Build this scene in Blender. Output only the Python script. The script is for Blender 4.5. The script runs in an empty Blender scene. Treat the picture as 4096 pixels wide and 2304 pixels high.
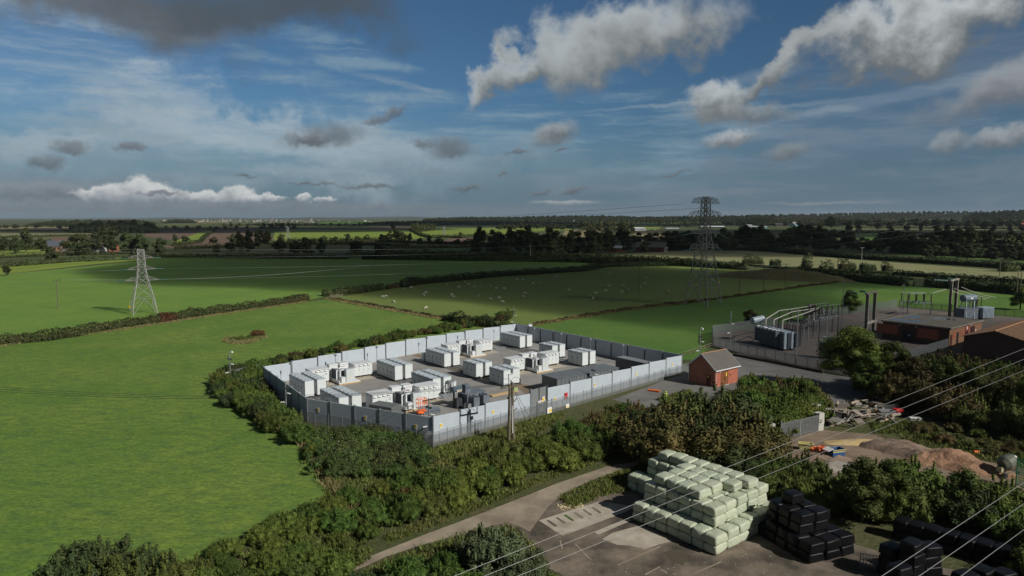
import bpy, bmesh, math, random
import numpy as np
from mathutils import Vector, Matrix
R = math.radians
scene = bpy.context.scene
col = scene.collection

# ------------------------------------------------------------------ camera
FPX = 4096*24/36; CAMZ = 33.0; PITCH = math.atan((1152-871)/FPX)
cd = bpy.data.cameras.new('camera'); cam = bpy.data.objects.new('camera', cd); col.objects.link(cam)
cd.sensor_width = 36; cd.lens = 24; cd.clip_start = 0.5; cd.clip_end = 60000
cam.location = (0, 0, CAMZ); cam.rotation_euler = (R(90)-PITCH, 0, 0)
scene.camera = cam

def ray(px, py):
    u = (px-2048)/FPX; v = (1152-py)/FPX
    c, s = math.cos(PITCH), math.sin(PITCH)
    return Vector((u, c+v*s, -s+v*c))
def at(px, py, z=0.0):
    d = ray(px, py); t = (z-CAMZ)/d.z
    return Vector((d.x*t, d.y*t, z))
def pt(px, py, y):
    d = ray(px, py); t = y/d.y
    return Vector((d.x*t, y, CAMZ+d.z*t))

# ------------------------------------------------------------------ sun, exposure
SUN_EL = 35.0
sh = Vector((0.85, -0.53, 0)).normalized()
sundir = Vector((sh.x*math.cos(R(SUN_EL)), sh.y*math.cos(R(SUN_EL)), math.sin(R(SUN_EL))))
sl = bpy.data.lights.new('sun', 'SUN'); so = bpy.data.objects.new('sun', sl); col.objects.link(so)
sl.energy = 4.7; sl.angle = R(0.53); sl.color = (1.0, 0.965, 0.91)
so.rotation_euler = sundir.to_track_quat('Z', 'Y').to_euler(); so.location = (0, 0, 300)
scene.view_settings.view_transform = 'Standard'; scene.view_settings.look = 'None'
scene.view_settings.exposure = -0.1; scene.view_settings.gamma = 1.0
scene.render.engine = 'CYCLES'
cy = scene.cycles
cy.use_denoising = True; cy.max_bounces = 5; cy.diffuse_bounces = 2; cy.glossy_bounces = 2
cy.transparent_max_bounces = 12; cy.volume_bounces = 0; cy.transmission_bounces = 2
cy.use_adaptive_sampling = True; cy.adaptive_threshold = 0.01
cy.sample_clamp_indirect = 4.0

# ------------------------------------------------------------------ world: sky with clouds by direction
w = bpy.data.worlds.new('World'); scene.world = w; w.use_nodes = True
nt = w.node_tree; nt.nodes.clear()
def N(tp, **kw):
    n = nt.nodes.new(tp)
    for k, v in kw.items():
        if k == 'inp':
            for a, b in v.items():
                if hasattr(b, 'links') or isinstance(b, bpy.types.NodeSocket): nt.links.new(b, n.inputs[a])
                else: n.inputs[a].default_value = b
        else: setattr(n, k, v)
    return n
def M(op, a, b=0.0, c=0.0):
    return N('ShaderNodeMath', operation=op, inp={0: a, 1: b, 2: c}).outputs[0]
sky = N('ShaderNodeTexSky'); sky.sky_type = 'NISHITA'; sky.sun_disc = False
sky.sun_elevation = R(SUN_EL); sky.sun_rotation = math.atan2(sh.x, sh.y)
sky.air_density = 1.0; sky.dust_density = 0.6; sky.ozone_density = 3.0; sky.altitude = 300
skyc = N('ShaderNodeVectorMath', operation='SCALE', inp={0: sky.outputs[0], 'Scale': 0.064}).outputs[0]
skyc = N('ShaderNodeVectorMath', operation='MULTIPLY', inp={0: skyc, 1: (0.54, 0.80, 0.95)}).outputs[0]
tc = N('ShaderNodeTexCoord')
sep = N('ShaderNodeSeparateXYZ', inp={0: tc.outputs['Generated']})
AZ = M('ARCTAN2', sep.outputs[0], sep.outputs[1]); EL = M('ARCSINE', sep.outputs[2])
P = N('ShaderNodeCombineXYZ', inp={0: AZ, 1: EL, 2: 0.0}).outputs[0]
def noise(vec, scale, detail, rough=0.5, dist=0.0, off=(0, 0, 0), sc=(1, 1, 1), rot=0):
    m = N('ShaderNodeMapping', inp={'Vector': vec, 'Location': off, 'Scale': sc, 'Rotation': (0, 0, R(rot))})
    return N('ShaderNodeTexNoise', inp={'Vector': m.outputs[0], 'Scale': scale, 'Detail': detail, 'Roughness': rough, 'Distortion': dist})
def warp(scale, amp, detail, off, rough=.58):
    n = noise(P, scale, detail, rough, 0, off)
    v = N('ShaderNodeVectorMath', operation='SUBTRACT', inp={0: n.outputs['Color'], 1: (0.5, 0.5, 0.5)}).outputs[0]
    v = N('ShaderNodeVectorMath', operation='MULTIPLY', inp={0: v, 1: (amp*1.5, amp, 0)}).outputs[0]
    return N('ShaderNodeVectorMath', operation='ADD', inp={0: P, 1: v}).outputs[0]
WBIG = warp(9, 0.20, 8, (3, 1, 0)); WMID = warp(22, 0.075, 7, (7, 4, 2)); WSM = warp(60, 0.022, 6, (1, 9, 5)); WT = warp(40, 0.010, 5, (2, 2, 5))
NSH = noise(P, 7, 5, 0.55, 0.2, (5, 2, 0), (1, 1.4, 1)).outputs['Fac']
NSF = noise(P, 40, 5, 0.55, 0.0, (2, 8, 0), (1, 1.3, 1)).outputs['Fac']
def smooth(x, a, b, lo=0.0, hi=1.0):
    return N('ShaderNodeMapRange', interpolation_type='SMOOTHSTEP', inp={0: x, 1: a, 2: b, 3: lo, 4: hi}).outputs[0]
def azel(px, py):
    d = ray(px, py).normalized(); return math.atan2(d.x, d.y), math.asin(d.z)
def mixc(f, a, b):
    n = N('ShaderNodeMix', data_type='RGBA'); ins = n.inputs
    for k, v in ((0, f), (6, a), (7, b)):
        if isinstance(v, bpy.types.NodeSocket): nt.links.new(v, ins[k])
        else: ins[k].default_value = v
    return n.outputs[2]
def c4(c, k=1.0): return (c[0]*k, c[1]*k, c[2]*k, 1)
cur = mixc(smooth(AZ, -.2, .75, 0, .45), skyc, c4((.026, .060, .120)))
cur = mixc(smooth(EL, 0.0, 0.17, 0.80, 0.0), cur, c4((0.115, 0.180, 0.245)))
def blob(W, px, py, rx, ry, rot=0.0, soft=0.25):
    a, e = azel(px, py)
    m = N('ShaderNodeMapping', vector_type='TEXTURE', inp={'Vector': W, 'Location': (a, e, 0), 'Rotation': (0, 0, R(rot)), 'Scale': (rx/FPX, ry/FPX, 1)})
    l = N('ShaderNodeVectorMath', operation='LENGTH', inp={0: m.outputs[0]}).outputs['Value']
    return m.outputs[0], smooth(l, 1+soft, 1-soft)
# high thin cloud: stretched streak noise gated by broad areas
s1 = smooth(noise(WSM, 3.0, 8, 0.60, 0.25, (1.3, 0.2, 0), (1.0, 4.6, 1), -10).outputs['Fac'], 0.40, 0.62)
s2 = smooth(noise(WT, 5.0, 8, 0.62, 0.1, (4.3, 3.2, 0), (1.0, 8, 1), 6).outputs['Fac'], 0.42, 0.66)
solid = M('ADD', M('ADD', M('MULTIPLY', s1, 0.75), M('MULTIPLY', s2, 0.35)), 0.08); fan = M('ADD', M('MULTIPLY', s2, .6), .4)
def veil(areas, s, colr, k):
    global cur
    acc = None
    for a in areas:
        _, m = blob(WT if a[3] < 35 else (WBIG if a[2] > 500 else WMID), *a)
        acc = m if acc is None else M('MAXIMUM', acc, m)
    f = M('MULTIPLY', M('MULTIPLY', acc, s), k); cur = mixc(f, cur, c4(colr))
veil([(200, 210, 420, 160, -14, .45), (950, 470, 560, 100, -17, .3), (760, 560, 700, 120, -4, .5), (1150, 600, 700, 130, 0, .6)], solid, (0.42, 0.50, 0.55), 1.0)
veil([(200, 620, 700, 120, 0, .6), (1400, 680, 1200, 90, 0, .6)], fan, (0.23, 0.31, 0.37), 0.7)
veil([(2200, 520, 1500, 130, 0, .7), (1550, 300, 420, 60, -22, .6), (1000, 250, 500, 60, -15, .6)], s2, (0.24, 0.35, 0.43), 0.65)
veil([(3750, 400, 800, 110, 16, .7), (3300, 560, 1000, 50, 12, .6), (3900, 200, 500, 200, 14, .8)], fan, (0.155, 0.205, 0.27), 0.62)
veil([(700, 780, 1500, 70, 0, .5), (2800, 740, 1700, 60, 0, .6)], s2, (0.19, 0.24, 0.29), 0.6)
veil([(3250, 415, 430, 8, 2, .6), (3650, 372, 420, 20, 9, .6), (2650, 420, 330, 6, 3, .6), (3060, 300, 120, 22, 8, .6), (1580, 330, 160, 10, -10, .6)], fan, (0.30, 0.37, 0.43), 0.62)
# cumulus: (warp, px, py, rx, ry, rot, soft, top, bottom, strength)
def cumulus(W, px, py, rx, ry, rot, soft, top, bot, k=1.0, nf=None, nk=1.3):
    global cur
    v, m = blob(W, px, py, rx, ry, rot, soft)
    y = N('ShaderNodeSeparateXYZ', inp={0: v}).outputs[1]
    t = M('ADD', M('MULTIPLY', y, 0.75), M('MULTIPLY', M('SUBTRACT', nf if nf is not None else NSH, 0.5), nk))
    c = mixc(smooth(t, -0.75, 0.75), c4(bot), c4(top))
    cur = mixc(M('MULTIPLY', m, k), cur, c)
LT = (0.44, 0.48, 0.50); DK = (0.17, 0.19, 0.19); GY = (0.125, 0.135, 0.145); WH = (0.66, 0.68, 0.68)
# dark cloud overhead left
cumulus(WBIG, 350, 25, 440, 100, -8, .6, (0.165, 0.17, 0.17), (0.115, 0.12, 0.125), .8)
cumulus(WBIG, 1020, 15, 480, 110, 2, .6, (0.085, 0.105, 0.12), (0.080, 0.09, 0.095), .84)
# big cumulus centre right
cumulus(WBIG, 2060, 300, 240, 62, 30, .42, LT, DK, .94)
cumulus(WBIG, 2290, 200, 170, 125, 10, .40, LT, DK, .97)
cumulus(WBIG, 2590, 130, 290, 92, 14, .48, LT, (0.19, 0.205, 0.205), .97)
# right cumulus bank
cumulus(WBIG, 3130, 280, 270, 45, 30, .45, (0.30, 0.33, 0.34), (0.14, 0.155, 0.16), .9)
cumulus(WBIG, 3720, 75, 440, 75, 16, .50, (0.56, 0.60, 0.61), (0.15, 0.165, 0.17), .95)
cumulus(WMID, 4030, 350, 170, 60, 14, .6, (0.33, 0.35, 0.36), (0.15, 0.16, 0.18), .85)
# small cumulus
cumulus(WMID, 2870, 420, 120, 66, 0, .38, (0.50, 0.54, 0.56), (0.17, 0.19, 0.20), .93, NSF)
cumulus(WMID, 3000, 450, 120, 32, -4, .6, (0.25, 0.28, 0.29), (0.15, 0.165, 0.18), .8, NSF)
cumulus(WSM, 2215, 535, 80, 38, 14, .5, (0.34, 0.37, 0.38), (0.12, 0.135, 0.145), .88, NSF)
cumulus(WSM, 2925, 555, 88, 30, 8, .5, (0.44, 0.48, 0.50), (0.17, 0.185, 0.20), .9, NSF)
cumulus(WSM, 3150, 610, 70, 26, 10, .6, (0.27, 0.30, 0.31), (0.14, 0.155, 0.175), .75, NSF)
cumulus(WSM, 3795, 568, 50, 36, 25, .5, (0.33, 0.36, 0.38), (0.15, 0.17, 0.19), .75, NSF)
cumulus(WSM, 4010, 548, 95, 32, 12, .5, (0.38, 0.41, 0.43), (0.15, 0.17, 0.19), .85, NSF)
for a in ((1300, 545, 130, 38, 8), (1230, 560, 70, 18, 0), (1800, 590, 80, 42, 0), (280, 588, 46, 20, 0), (515, 590, 46, 14, 0), (190, 655, 46, 24, 0), (1570, 455, 50, 20, 30), (1490, 482, 40, 11, 10), (1690, 575, 40, 14, 0),
          (980, 700, 26, 5, 0), (1870, 750, 50, 12, 6), (2010, 700, 26, 8, 0), (2300, 765, 42, 12, 14), (2160, 770, 40, 7, 6), (2070, 605, 50, 7, 2), (2250, 598, 22, 7, 10), (2700, 695, 50, 9, 12), (1480, 748, 110, 9, 0), (1250, 735, 90, 5, 0)):
    cumulus(WSM, *a, .6, (0.19, 0.215, 0.235), (0.10, 0.115, 0.13), .75, NSF)
# distant bank on the horizon: lit tops, grey base
cumulus(WSM, 140, 765, 240, 30, 0, .5, (0.26, 0.29, 0.32), (0.15, 0.175, 0.20), .85, NSF)
for a in ((380, 778, 70, 22), (460, 772, 60, 30), (570, 762, 62, 44), (640, 772, 60, 34), (730, 785, 60, 18), (830, 788, 60, 24), (950, 782, 62, 32), (1040, 792, 60, 18), (1110, 794, 40, 12), (1215, 794, 34, 16), (1300, 795, 34, 14)): cumulus(WSM, *a, 0, .28, WH, (0.24, 0.28, 0.32), .95, NSF, 1.2)
cumulus(WSM, 640, 772, 70, 9, 0, .4, (.2, .22, .25), (0.14, 0.16, 0.19), .8, NSF)
cumulus(WT, 2260, 812, 120, 8, 0, .5, (0.46, 0.49, 0.50), (0.22, 0.26, 0.29), .7, NSF)
cumulus(WT, 3300, 812, 190, 5, 0, .6, (0.30, 0.33, 0.34), (0.22, 0.25, 0.28), .55, NSF)
cumulus(WSM, 700, 832, 1000, 26, 0, .5, (0.215, 0.245, 0.275), (0.150, 0.185, 0.215), .9, NSF)
cumulus(WSM, 2000, 848, 1000, 18, 0, .6, (0.165, 0.210, 0.255), (0.125, 0.170, 0.215), .6, NSF)
# unseen sky above and behind the viewer, darkened to cut fill light
cur = mixc(smooth(EL, .42, .75, 0, .92), cur, c4((.032, .040, .052)))
cur = mixc(smooth(M('ABSOLUTE', AZ), .95, 1.5, 0, .85), cur, c4((.045, .058, .072)))
bg = N('ShaderNodeBackground', inp={'Color': cur, 'Strength': 1.0})
nt.links.new(bg.outputs[0], N('ShaderNodeOutputWorld').inputs[0])
w.cycles.sampling_method = 'MANUAL'; w.cycles.sample_map_resolution = 512

# ------------------------------------------------------------------ materials
MATS = {}
def mat(name, c, rough=0.7, metal=0.0, var=0.0, scale=1.0, c2=None, bump=0.0, bscale=None, spec=0.3, world=True, island=0.0, trans=0.0, detail=5.0, rnd=0.0):
    if name in MATS: return MATS[name]
    m = bpy.data.materials.new(name); m.use_nodes = True; t = m.node_tree; b = t.nodes['Principled BSDF']
    b.inputs['Roughness'].default_value = rough; b.inputs['Metallic'].default_value = metal
    b.inputs['Specular IOR Level'].default_value = spec
    b.inputs['Base Color'].default_value = (*c, 1)
    L = t.links
    geo = t.nodes.new('ShaderNodeNewGeometry'); tcn = t.nodes.new('ShaderNodeTexCoord')
    vec = geo.outputs['Position'] if world else tcn.outputs['Object']
    out = None
    if var > 0 or c2:
        n = t.nodes.new('ShaderNodeTexNoise'); n.inputs['Scale'].default_value = scale; n.inputs['Detail'].default_value = detail; n.inputs['Roughness'].default_value = 0.65
        L.new(vec, n.inputs['Vector'])
        mx = t.nodes.new('ShaderNodeMix'); mx.data_type = 'RGBA'
        mr = t.nodes.new('ShaderNodeMapRange'); mr.inputs[1].default_value = 0.36; mr.inputs[2].default_value = 0.64
        L.new(n.outputs['Fac'], mr.inputs[0]); L.new(mr.outputs[0], mx.inputs[0])
        d = c2 if c2 else tuple(x*(1-var) for x in c)
        mx.inputs[6].default_value = (*c, 1); mx.inputs[7].default_value = (*d, 1)
        out = mx.outputs[2]
    if island > 0 or rnd > 0:
        hs = t.nodes.new('ShaderNodeHueSaturation')
        if out: L.new(out, hs.inputs['Color'])
        else: hs.inputs['Color'].default_value = (*c, 1)
        if island > 0:
            mr = t.nodes.new('ShaderNodeMapRange'); mr.inputs[3].default_value = 1-island; mr.inputs[4].default_value = 1+island
            L.new(geo.outputs['Random Per Island'], mr.inputs[0]); val = mr.outputs[0]
        if rnd > 0:
            oi = t.nodes.new('ShaderNodeObjectInfo')
            m2 = t.nodes.new('ShaderNodeMapRange'); m2.inputs[3].default_value = 1-rnd; m2.inputs[4].default_value = 1+rnd*0.8
            L.new(oi.outputs['Random'], m2.inputs[0])
            if island > 0:
                mm = t.nodes.new('ShaderNodeMath'); mm.operation = 'MULTIPLY'; L.new(val, mm.inputs[0]); L.new(m2.outputs[0], mm.inputs[1]); val = mm.outputs[0]
            else: val = m2.outputs[0]
            m3 = t.nodes.new('ShaderNodeMapRange'); m3.inputs[3].default_value = 0.475; m3.inputs[4].default_value = 0.515
            wn = t.nodes.new('ShaderNodeMath'); wn.operation = 'FRACT'
            wm = t.nodes.new('ShaderNodeMath'); wm.operation = 'MULTIPLY'; wm.inputs[1].default_value = 7.31
            L.new(oi.outputs['Random'], wm.inputs[0]); L.new(wm.outputs[0], wn.inputs[0]); L.new(wn.outputs[0], m3.inputs[0]); L.new(m3.outputs[0], hs.inputs['Hue'])
        L.new(val, hs.inputs['Value']); out = hs.outputs[0]
    if out: L.new(out, b.inputs['Base Color'])
    if bump > 0:
        n2 = t.nodes.new('ShaderNodeTexNoise'); n2.inputs['Scale'].default_value = bscale or scale*6; n2.inputs['Detail'].default_value = 6; n2.inputs['Roughness'].default_value = 0.7
        L.new(vec, n2.inputs['Vector'])
        bp = t.nodes.new('ShaderNodeBump'); bp.inputs['Strength'].default_value = 1.0; bp.inputs['Distance'].default_value = bump
        L.new(n2.outputs['Fac'], bp.inputs['Height']); L.new(bp.outputs[0], b.inputs['Normal'])
    if trans > 0:
        mo = [x for x in t.nodes if x.type == 'OUTPUT_MATERIAL'][0]
        tb = t.nodes.new('ShaderNodeBsdfTransparent'); ms = t.nodes.new('ShaderNodeMixShader'); ms.inputs[0].default_value = trans
        L.new(b.outputs[0], ms.inputs[1]); L.new(tb.outputs[0], ms.inputs[2]); L.new(ms.outputs[0], mo.inputs[0])
    MATS[name] = m
    return m

def field_mat(name, c, c2, c3, streak=0.0, sdir=0.0, sscale=0.4, bump=0.12, k=1.0):
    """Grass or crop: three noises mixed, optional drill or mowing lines running one way."""
    m = bpy.data.materials.new(name); m.use_nodes = True; t = m.node_tree; b = t.nodes['Principled BSDF']; L = t.links
    b.inputs['Roughness'].default_value = 0.9; b.inputs['Specular IOR Level'].default_value = 0.12
    geo = t.nodes.new('ShaderNodeNewGeometry')
    def nz(s, d, r=0.6, sc=(1, 1, 1), rot=0):
        mp = t.nodes.new('ShaderNodeMapping'); mp.inputs['Scale'].default_value = sc; mp.inputs['Rotation'].default_value = (0, 0, rot); L.new(geo.outputs['Position'], mp.inputs[0])
        n = t.nodes.new('ShaderNodeTexNoise'); n.inputs['Scale'].default_value = s; n.inputs['Detail'].default_value = d; n.inputs['Roughness'].default_value = r
        L.new(mp.outputs[0], n.inputs['Vector']); return n.outputs['Fac']
    def mr(x, a, bb):
        n = t.nodes.new('ShaderNodeMapRange'); n.inputs[1].default_value = a; n.inputs[2].default_value = bb; L.new(x, n.inputs[0]); return n.outputs[0]
    def mx(f, a, bb):
        n = t.nodes.new('ShaderNodeMix'); n.data_type = 'RGBA'
        for q, v in ((0, f), (6, a), (7, bb)):
            if isinstance(v, bpy.types.NodeSocket): L.new(v, n.inputs[q])
            else: n.inputs[q].default_value = v
        return n.outputs[2]
    o = mx(mr(nz(0.045*k, 6, .68), .38, .62), (*c, 1), (*c2, 1))
    o = mx(mr(nz(0.35*k, 6, .7, (1, 2.2, 1), sdir), .40, .68), o, (*c3, 1))
    fine = nz(1.6*k, 5, .75, (1, 1.6, 1), sdir)
    hv = t.nodes.new('ShaderNodeHueSaturation'); L.new(o, hv.inputs['Color'])
    mv = t.nodes.new('ShaderNodeMapRange'); mv.inputs[1].default_value = .3; mv.inputs[2].default_value = .7; mv.inputs[3].default_value = .60; mv.inputs[4].default_value = 1.40
    L.new(fine, mv.inputs[0]); L.new(mv.outputs[0], hv.inputs['Value']); o = hv.outputs[0]
    if streak > 0:
        mp = t.nodes.new('ShaderNodeMapping'); mp.inputs['Rotation'].default_value = (0, 0, sdir); L.new(geo.outputs['Position'], mp.inputs[0])
        wv = t.nodes.new('ShaderNodeTexWave'); wv.inputs['Scale'].default_value = sscale; wv.inputs['Distortion'].default_value = 0.4; wv.inputs['Detail'].default_value = 2; L.new(mp.outputs[0], wv.inputs[0])
        f = mr(wv.outputs['Fac'], .75, 1.0)
        mm = t.nodes.new('ShaderNodeMath'); mm.operation = 'MULTIPLY'; mm.inputs[1].default_value = streak; L.new(f, mm.inputs[0])
        o = mx(mm.outputs[0], o, (*[x*0.72 for x in c2], 1))
    L.new(o, b.inputs['Base Color'])
    bp = t.nodes.new('ShaderNodeBump'); bp.inputs['Distance'].default_value = bump; bp.inputs['Strength'].default_value = 1; L.new(fine, bp.inputs['Height']); L.new(bp.outputs[0], b.inputs['Normal'])
    return m

# ------------------------------------------------------------------ mesh helpers
class MB:
    def __init__(s): s.v = []; s.f = []
    def add(s, vs, fs):
        o = len(s.v); s.v += [tuple(x) for x in vs]; s.f += [tuple(i+o for i in f) for f in fs]; return s
    def box(s, x0, y0, z0, x1, y1, z1, M4=None):
        vs = [Vector((x, y, z)) for z in (z0, z1) for x, y in ((x0, y0), (x1, y0), (x1, y1), (x0, y1))]
        if M4 is not None: vs = [M4 @ v for v in vs]
        return s.add(vs, [(3, 2, 1, 0), (4, 5, 6, 7), (0, 1, 5, 4), (1, 2, 6, 5), (2, 3, 7, 6), (3, 0, 4, 7)])
    def bar(s, a, b, w, h=None, up=None):
        a = Vector(a); b = Vector(b); h = h or w; d = b-a; L = d.length
        if L < 1e-6: return s
        d /= L; up = Vector(up) if up else (Vector((0, 0, 1)) if abs(d.z) < .95 else Vector((0, 1, 0)))
        x = d.cross(up).normalized(); y = x.cross(d)
        vs = [p+x*(i*w/2)+y*(j*h/2) for p in (a, b) for i, j in ((-1, -1), (1, -1), (1, 1), (-1, 1))]
        return s.add(vs, [(0, 1, 2, 3), (7, 6, 5, 4), (0, 4, 5, 1), (1, 5, 6, 2), (2, 6, 7, 3), (3, 7, 4, 0)])
    def tube(s, pts, r, n=8, r2=None, cap=True):
        pts = [Vector(p) for p in pts]; rs = r if isinstance(r, (list, tuple)) else [r+(((r2 if r2 is not None else r)-r)*i/max(1, len(pts)-1)) for i in range(len(pts))]
        o = len(s.v); prev = None
        for i, p in enumerate(pts):
            d = (pts[min(i+1, len(pts)-1)]-pts[max(i-1, 0)]).normalized()
            up = Vector((0, 0, 1)) if abs(d.z) < .95 else Vector((0, 1, 0))
            x = d.cross(up).normalized(); y = x.cross(d)
            for k in range(n):
                a = 2*math.pi*k/n; s.v.append(tuple(p+(x*math.cos(a)+y*math.sin(a))*rs[i]))
        for i in range(len(pts)-1):
            for k in range(n):
                a = o+i*n+k; b2 = o+i*n+(k+1) % n; s.f.append((a, b2, b2+n, a+n))
        if cap:
            s.f.append(tuple(o+k for k in reversed(range(n)))); s.f.append(tuple(o+(len(pts)-1)*n+k for k in range(n)))
        return s
    def ball(s, c, rx, ry=None, rz=None, n=8, m=6):
        ry = ry or rx; rz = rz or rx; c = Vector(c); vs = [c+Vector((0, 0, rz))]
        for i in range(1, m):
            t = math.pi*i/m
            for k in range(n):
                a = 2*math.pi*k/n; vs.append(c+Vector((rx*math.sin(t)*math.cos(a), ry*math.sin(t)*math.sin(a), rz*math.cos(t))))
        vs.append(c-Vector((0, 0, rz))); fs = []
        for k in range(n): fs.append((0, 1+k, 1+(k+1) % n))
        for i in range(m-2):
            for k in range(n):
                a = 1+i*n+k; b2 = 1+i*n+(k+1) % n; fs.append((a, a+n, b2+n, b2))
        l = len(vs)-1
        for k in range(n): fs.append((l, 1+(m-2)*n+(k+1) % n, 1+(m-2)*n+k))
        return s.add(vs, fs)
    def prism(s, poly, z0, z1):
        n = len(poly); vs = [(p[0], p[1], z0) for p in poly]+[(p[0], p[1], z1) for p in poly]
        return s.add(vs, [tuple(reversed(range(n))), tuple(range(n, 2*n))]+[(i, (i+1) % n, (i+1) % n+n, i+n) for i in range(n)])
    def xform(s, M4): s.v = [tuple(M4 @ Vector(v)) for v in s.v]; return s
    def mesh(s, name, m, smooth=False):
        me = bpy.data.meshes.new(name); me.from_pydata(s.v, [], s.f); me.materials.append(m); me.update()
        if smooth: me.polygons.foreach_set('use_smooth', [True]*len(me.polygons))
        return me
    def build(s, name, m, parent=None, loc=None, smooth=False):
        o = bpy.data.objects.new(name, s.mesh(name, m, smooth)); col.objects.link(o)
        if parent is not None: adopt(parent, o)
        if loc is not None: o.location = loc
        return o
KIDS = {}
def adopt(p, c): c.parent = p; KIDS.setdefault(p.name, []).append(c)
def tag(o, label=None, cat=None, group=None, kind=None):
    if label: o['label'] = label
    if cat: o['category'] = cat
    if group: o['group'] = group
    if kind: o['kind'] = kind
    return o
def empty(name, loc=(0, 0, 0), rz=0.0, label=None, cat=None, group=None):
    o = bpy.data.objects.new(name, None); col.objects.link(o); o.location = loc; o.rotation_euler = (0, 0, rz); o.empty_display_size = .5
    return tag(o, label, cat, group)
def copy_tree(o, loc=None, rz=None, scale=None, label=None, group=None, parent=None):
    c = o.copy(); col.objects.link(c)
    if parent is not None: adopt(parent, c)
    if loc is not None: c.location = loc
    if rz is not None: c.rotation_euler = (0, 0, rz)
    if scale is not None: c.scale = scale
    if label: c['label'] = label
    if group: c['group'] = group
    for ch in list(KIDS.get(o.name, [])): copy_tree(ch, parent=c)
    return c
def struct(name, poly, m, z=0.0):
    me = bpy.data.meshes.new(name); me.from_pydata([(p[0], p[1], z) for p in poly], [], [tuple(range(len(poly)))]); me.materials.append(m); me.update()
    if me.polygons[0].normal.z < 0: me.flip_normals()
    o = bpy.data.objects.new(name, me); col.objects.link(o); o['kind'] = 'structure'; return o
def spoly(pts, z=0.0): return [at(x, y) for x, y in pts]
def mesh_np(name, V, F, m):
    """V (n,3), F (k,4) arrays to a mesh, fast."""
    me = bpy.data.meshes.new(name); me.vertices.add(len(V)); me.vertices.foreach_set('co', V.astype(np.float32).ravel())
    k = len(F); w4 = F.shape[1]; me.loops.add(k*w4); me.loops.foreach_set('vertex_index', F.astype(np.int32).ravel())
    me.polygons.add(k); me.polygons.foreach_set('loop_start', np.arange(0, k*w4, w4, dtype=np.int32)); me.polygons.foreach_set('loop_total', np.full(k, w4, dtype=np.int32))
    me.materials.append(m); me.update(calc_edges=True); return me
def leaves(rng, C, Nn, size):
    """quads at C with normals Nn (jittered) and edge size."""
    n = len(C); Nn = Nn+rng.normal(0, .55, (n, 3)); Nn /= np.linalg.norm(Nn, axis=1)[:, None]+1e-9
    a = rng.normal(0, 1, (n, 3)); t = np.cross(Nn, a); t /= np.linalg.norm(t, axis=1)[:, None]+1e-9; b = np.cross(Nn, t)
    s = (size*rng.uniform(.55, 1.25, n))[:, None]*.5; e = rng.uniform(.5, 1.0, n)[:, None]
    V = np.stack([C-t*s, C-b*s*e, C+t*s, C+b*s*e], 1).reshape(-1, 3)
    return V, np.arange(4*n).reshape(-1, 4)
def lobes_cloud(rng, lobes, n, size, core=0.78, zmin=-.6):
    L = np.array(lobes, float); A = (L[:, 3]*L[:, 4]+L[:, 3]*L[:, 5]+L[:, 4]*L[:, 5]); A = A/A.sum()
    idx = rng.choice(len(L), n, p=A); d = rng.normal(0, 1, (n, 3)); d /= np.linalg.norm(d, axis=1)[:, None]
    d[:, 2] = np.where(d[:, 2] < zmin, -d[:, 2], d[:, 2])
    r = rng.uniform(.80, 1.06, n)**1.0; r = np.where(rng.random(n) < .08, r*1.14, r)
    C = L[idx, :3]+d*L[idx, 3:6]*r[:, None]; C[:, 2] = np.maximum(C[:, 2], 0.02)
    V, F = leaves(rng, C, d/L[idx, 3:6]*L[idx, 3:6].mean(1)[:, None], np.full(n, size))
    if core:
        cb = MB()
        for l in L: cb.ball(l[:3], l[3]*core, l[4]*core, l[5]*core, 7, 5)
        cv = np.array(cb.v); cv[:, 2] = np.maximum(cv[:, 2], 0.0)
        q = np.array([f if len(f) == 4 else (f[0], f[1], f[2], f[2]) for f in cb.f])
        tri = np.array([len(f) == 3 for f in cb.f])
        return V, F, cv, q, tri, cb.f
    return V, F, None, None, None, None
def cloud_mesh(name, rng, lobes, n, size, m, core=0.78, zmin=-.6):
    V, F, cv, q, tri, cf = lobes_cloud(rng, lobes, n, size, core, zmin)
    if cv is None: return mesh_np(name, V, F, m)
    me = bpy.data.meshes.new(name); VV = np.vstack([V, cv]); o = len(V)
    lv = [F.ravel()]+[np.array(f)+o for f in cf]; lt = np.concatenate([np.full(len(F), 4), [len(f) for f in cf]]).astype(np.int32)
    li = np.concatenate(lv).astype(np.int32); ls = np.concatenate([[0], np.cumsum(lt)[:-1]]).astype(np.int32)
    me.vertices.add(len(VV)); me.vertices.foreach_set('co', VV.astype(np.float32).ravel()); me.loops.add(len(li)); me.loops.foreach_set('vertex_index', li)
    me.polygons.add(len(lt)); me.polygons.foreach_set('loop_start', ls); me.polygons.foreach_set('loop_total', lt); me.materials.append(m); me.update(calc_edges=True)
    return me
def skin_mesh(name, verts, edges, radii, m, sub=1, root=0):
    me = bpy.data.meshes.new(name); me.from_pydata(verts, edges, []); o = bpy.data.objects.new(name, me); col.objects.link(o)
    sk = o.modifiers.new('s', 'SKIN'); sk.use_smooth_shade = True
    for i, sv in enumerate(me.skin_vertices[0].data):
        r = radii[i]; sv.radius = (r, r) if not isinstance(r, tuple) else r; sv.use_root = (i == root)
    if sub: ss = o.modifiers.new('u', 'SUBSURF'); ss.levels = sub; ss.render_levels = sub
    dg = bpy.context.evaluated_depsgraph_get(); res = bpy.data.meshes.new_from_object(o.evaluated_get(dg)); res.name = name
    bpy.data.objects.remove(o); res.materials.clear(); res.materials.append(m); return res
def place(name, me, loc=(0, 0, 0), rz=0, sc=(1, 1, 1), label=None, cat=None, group=None, kind=None, parent=None):
    o = bpy.data.objects.new(name, me); col.objects.link(o); o.location = loc; o.rotation_euler = (0, 0, rz); o.scale = sc
    if parent is not None: adopt(parent, o)
    return tag(o, label, cat, group, kind)
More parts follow.
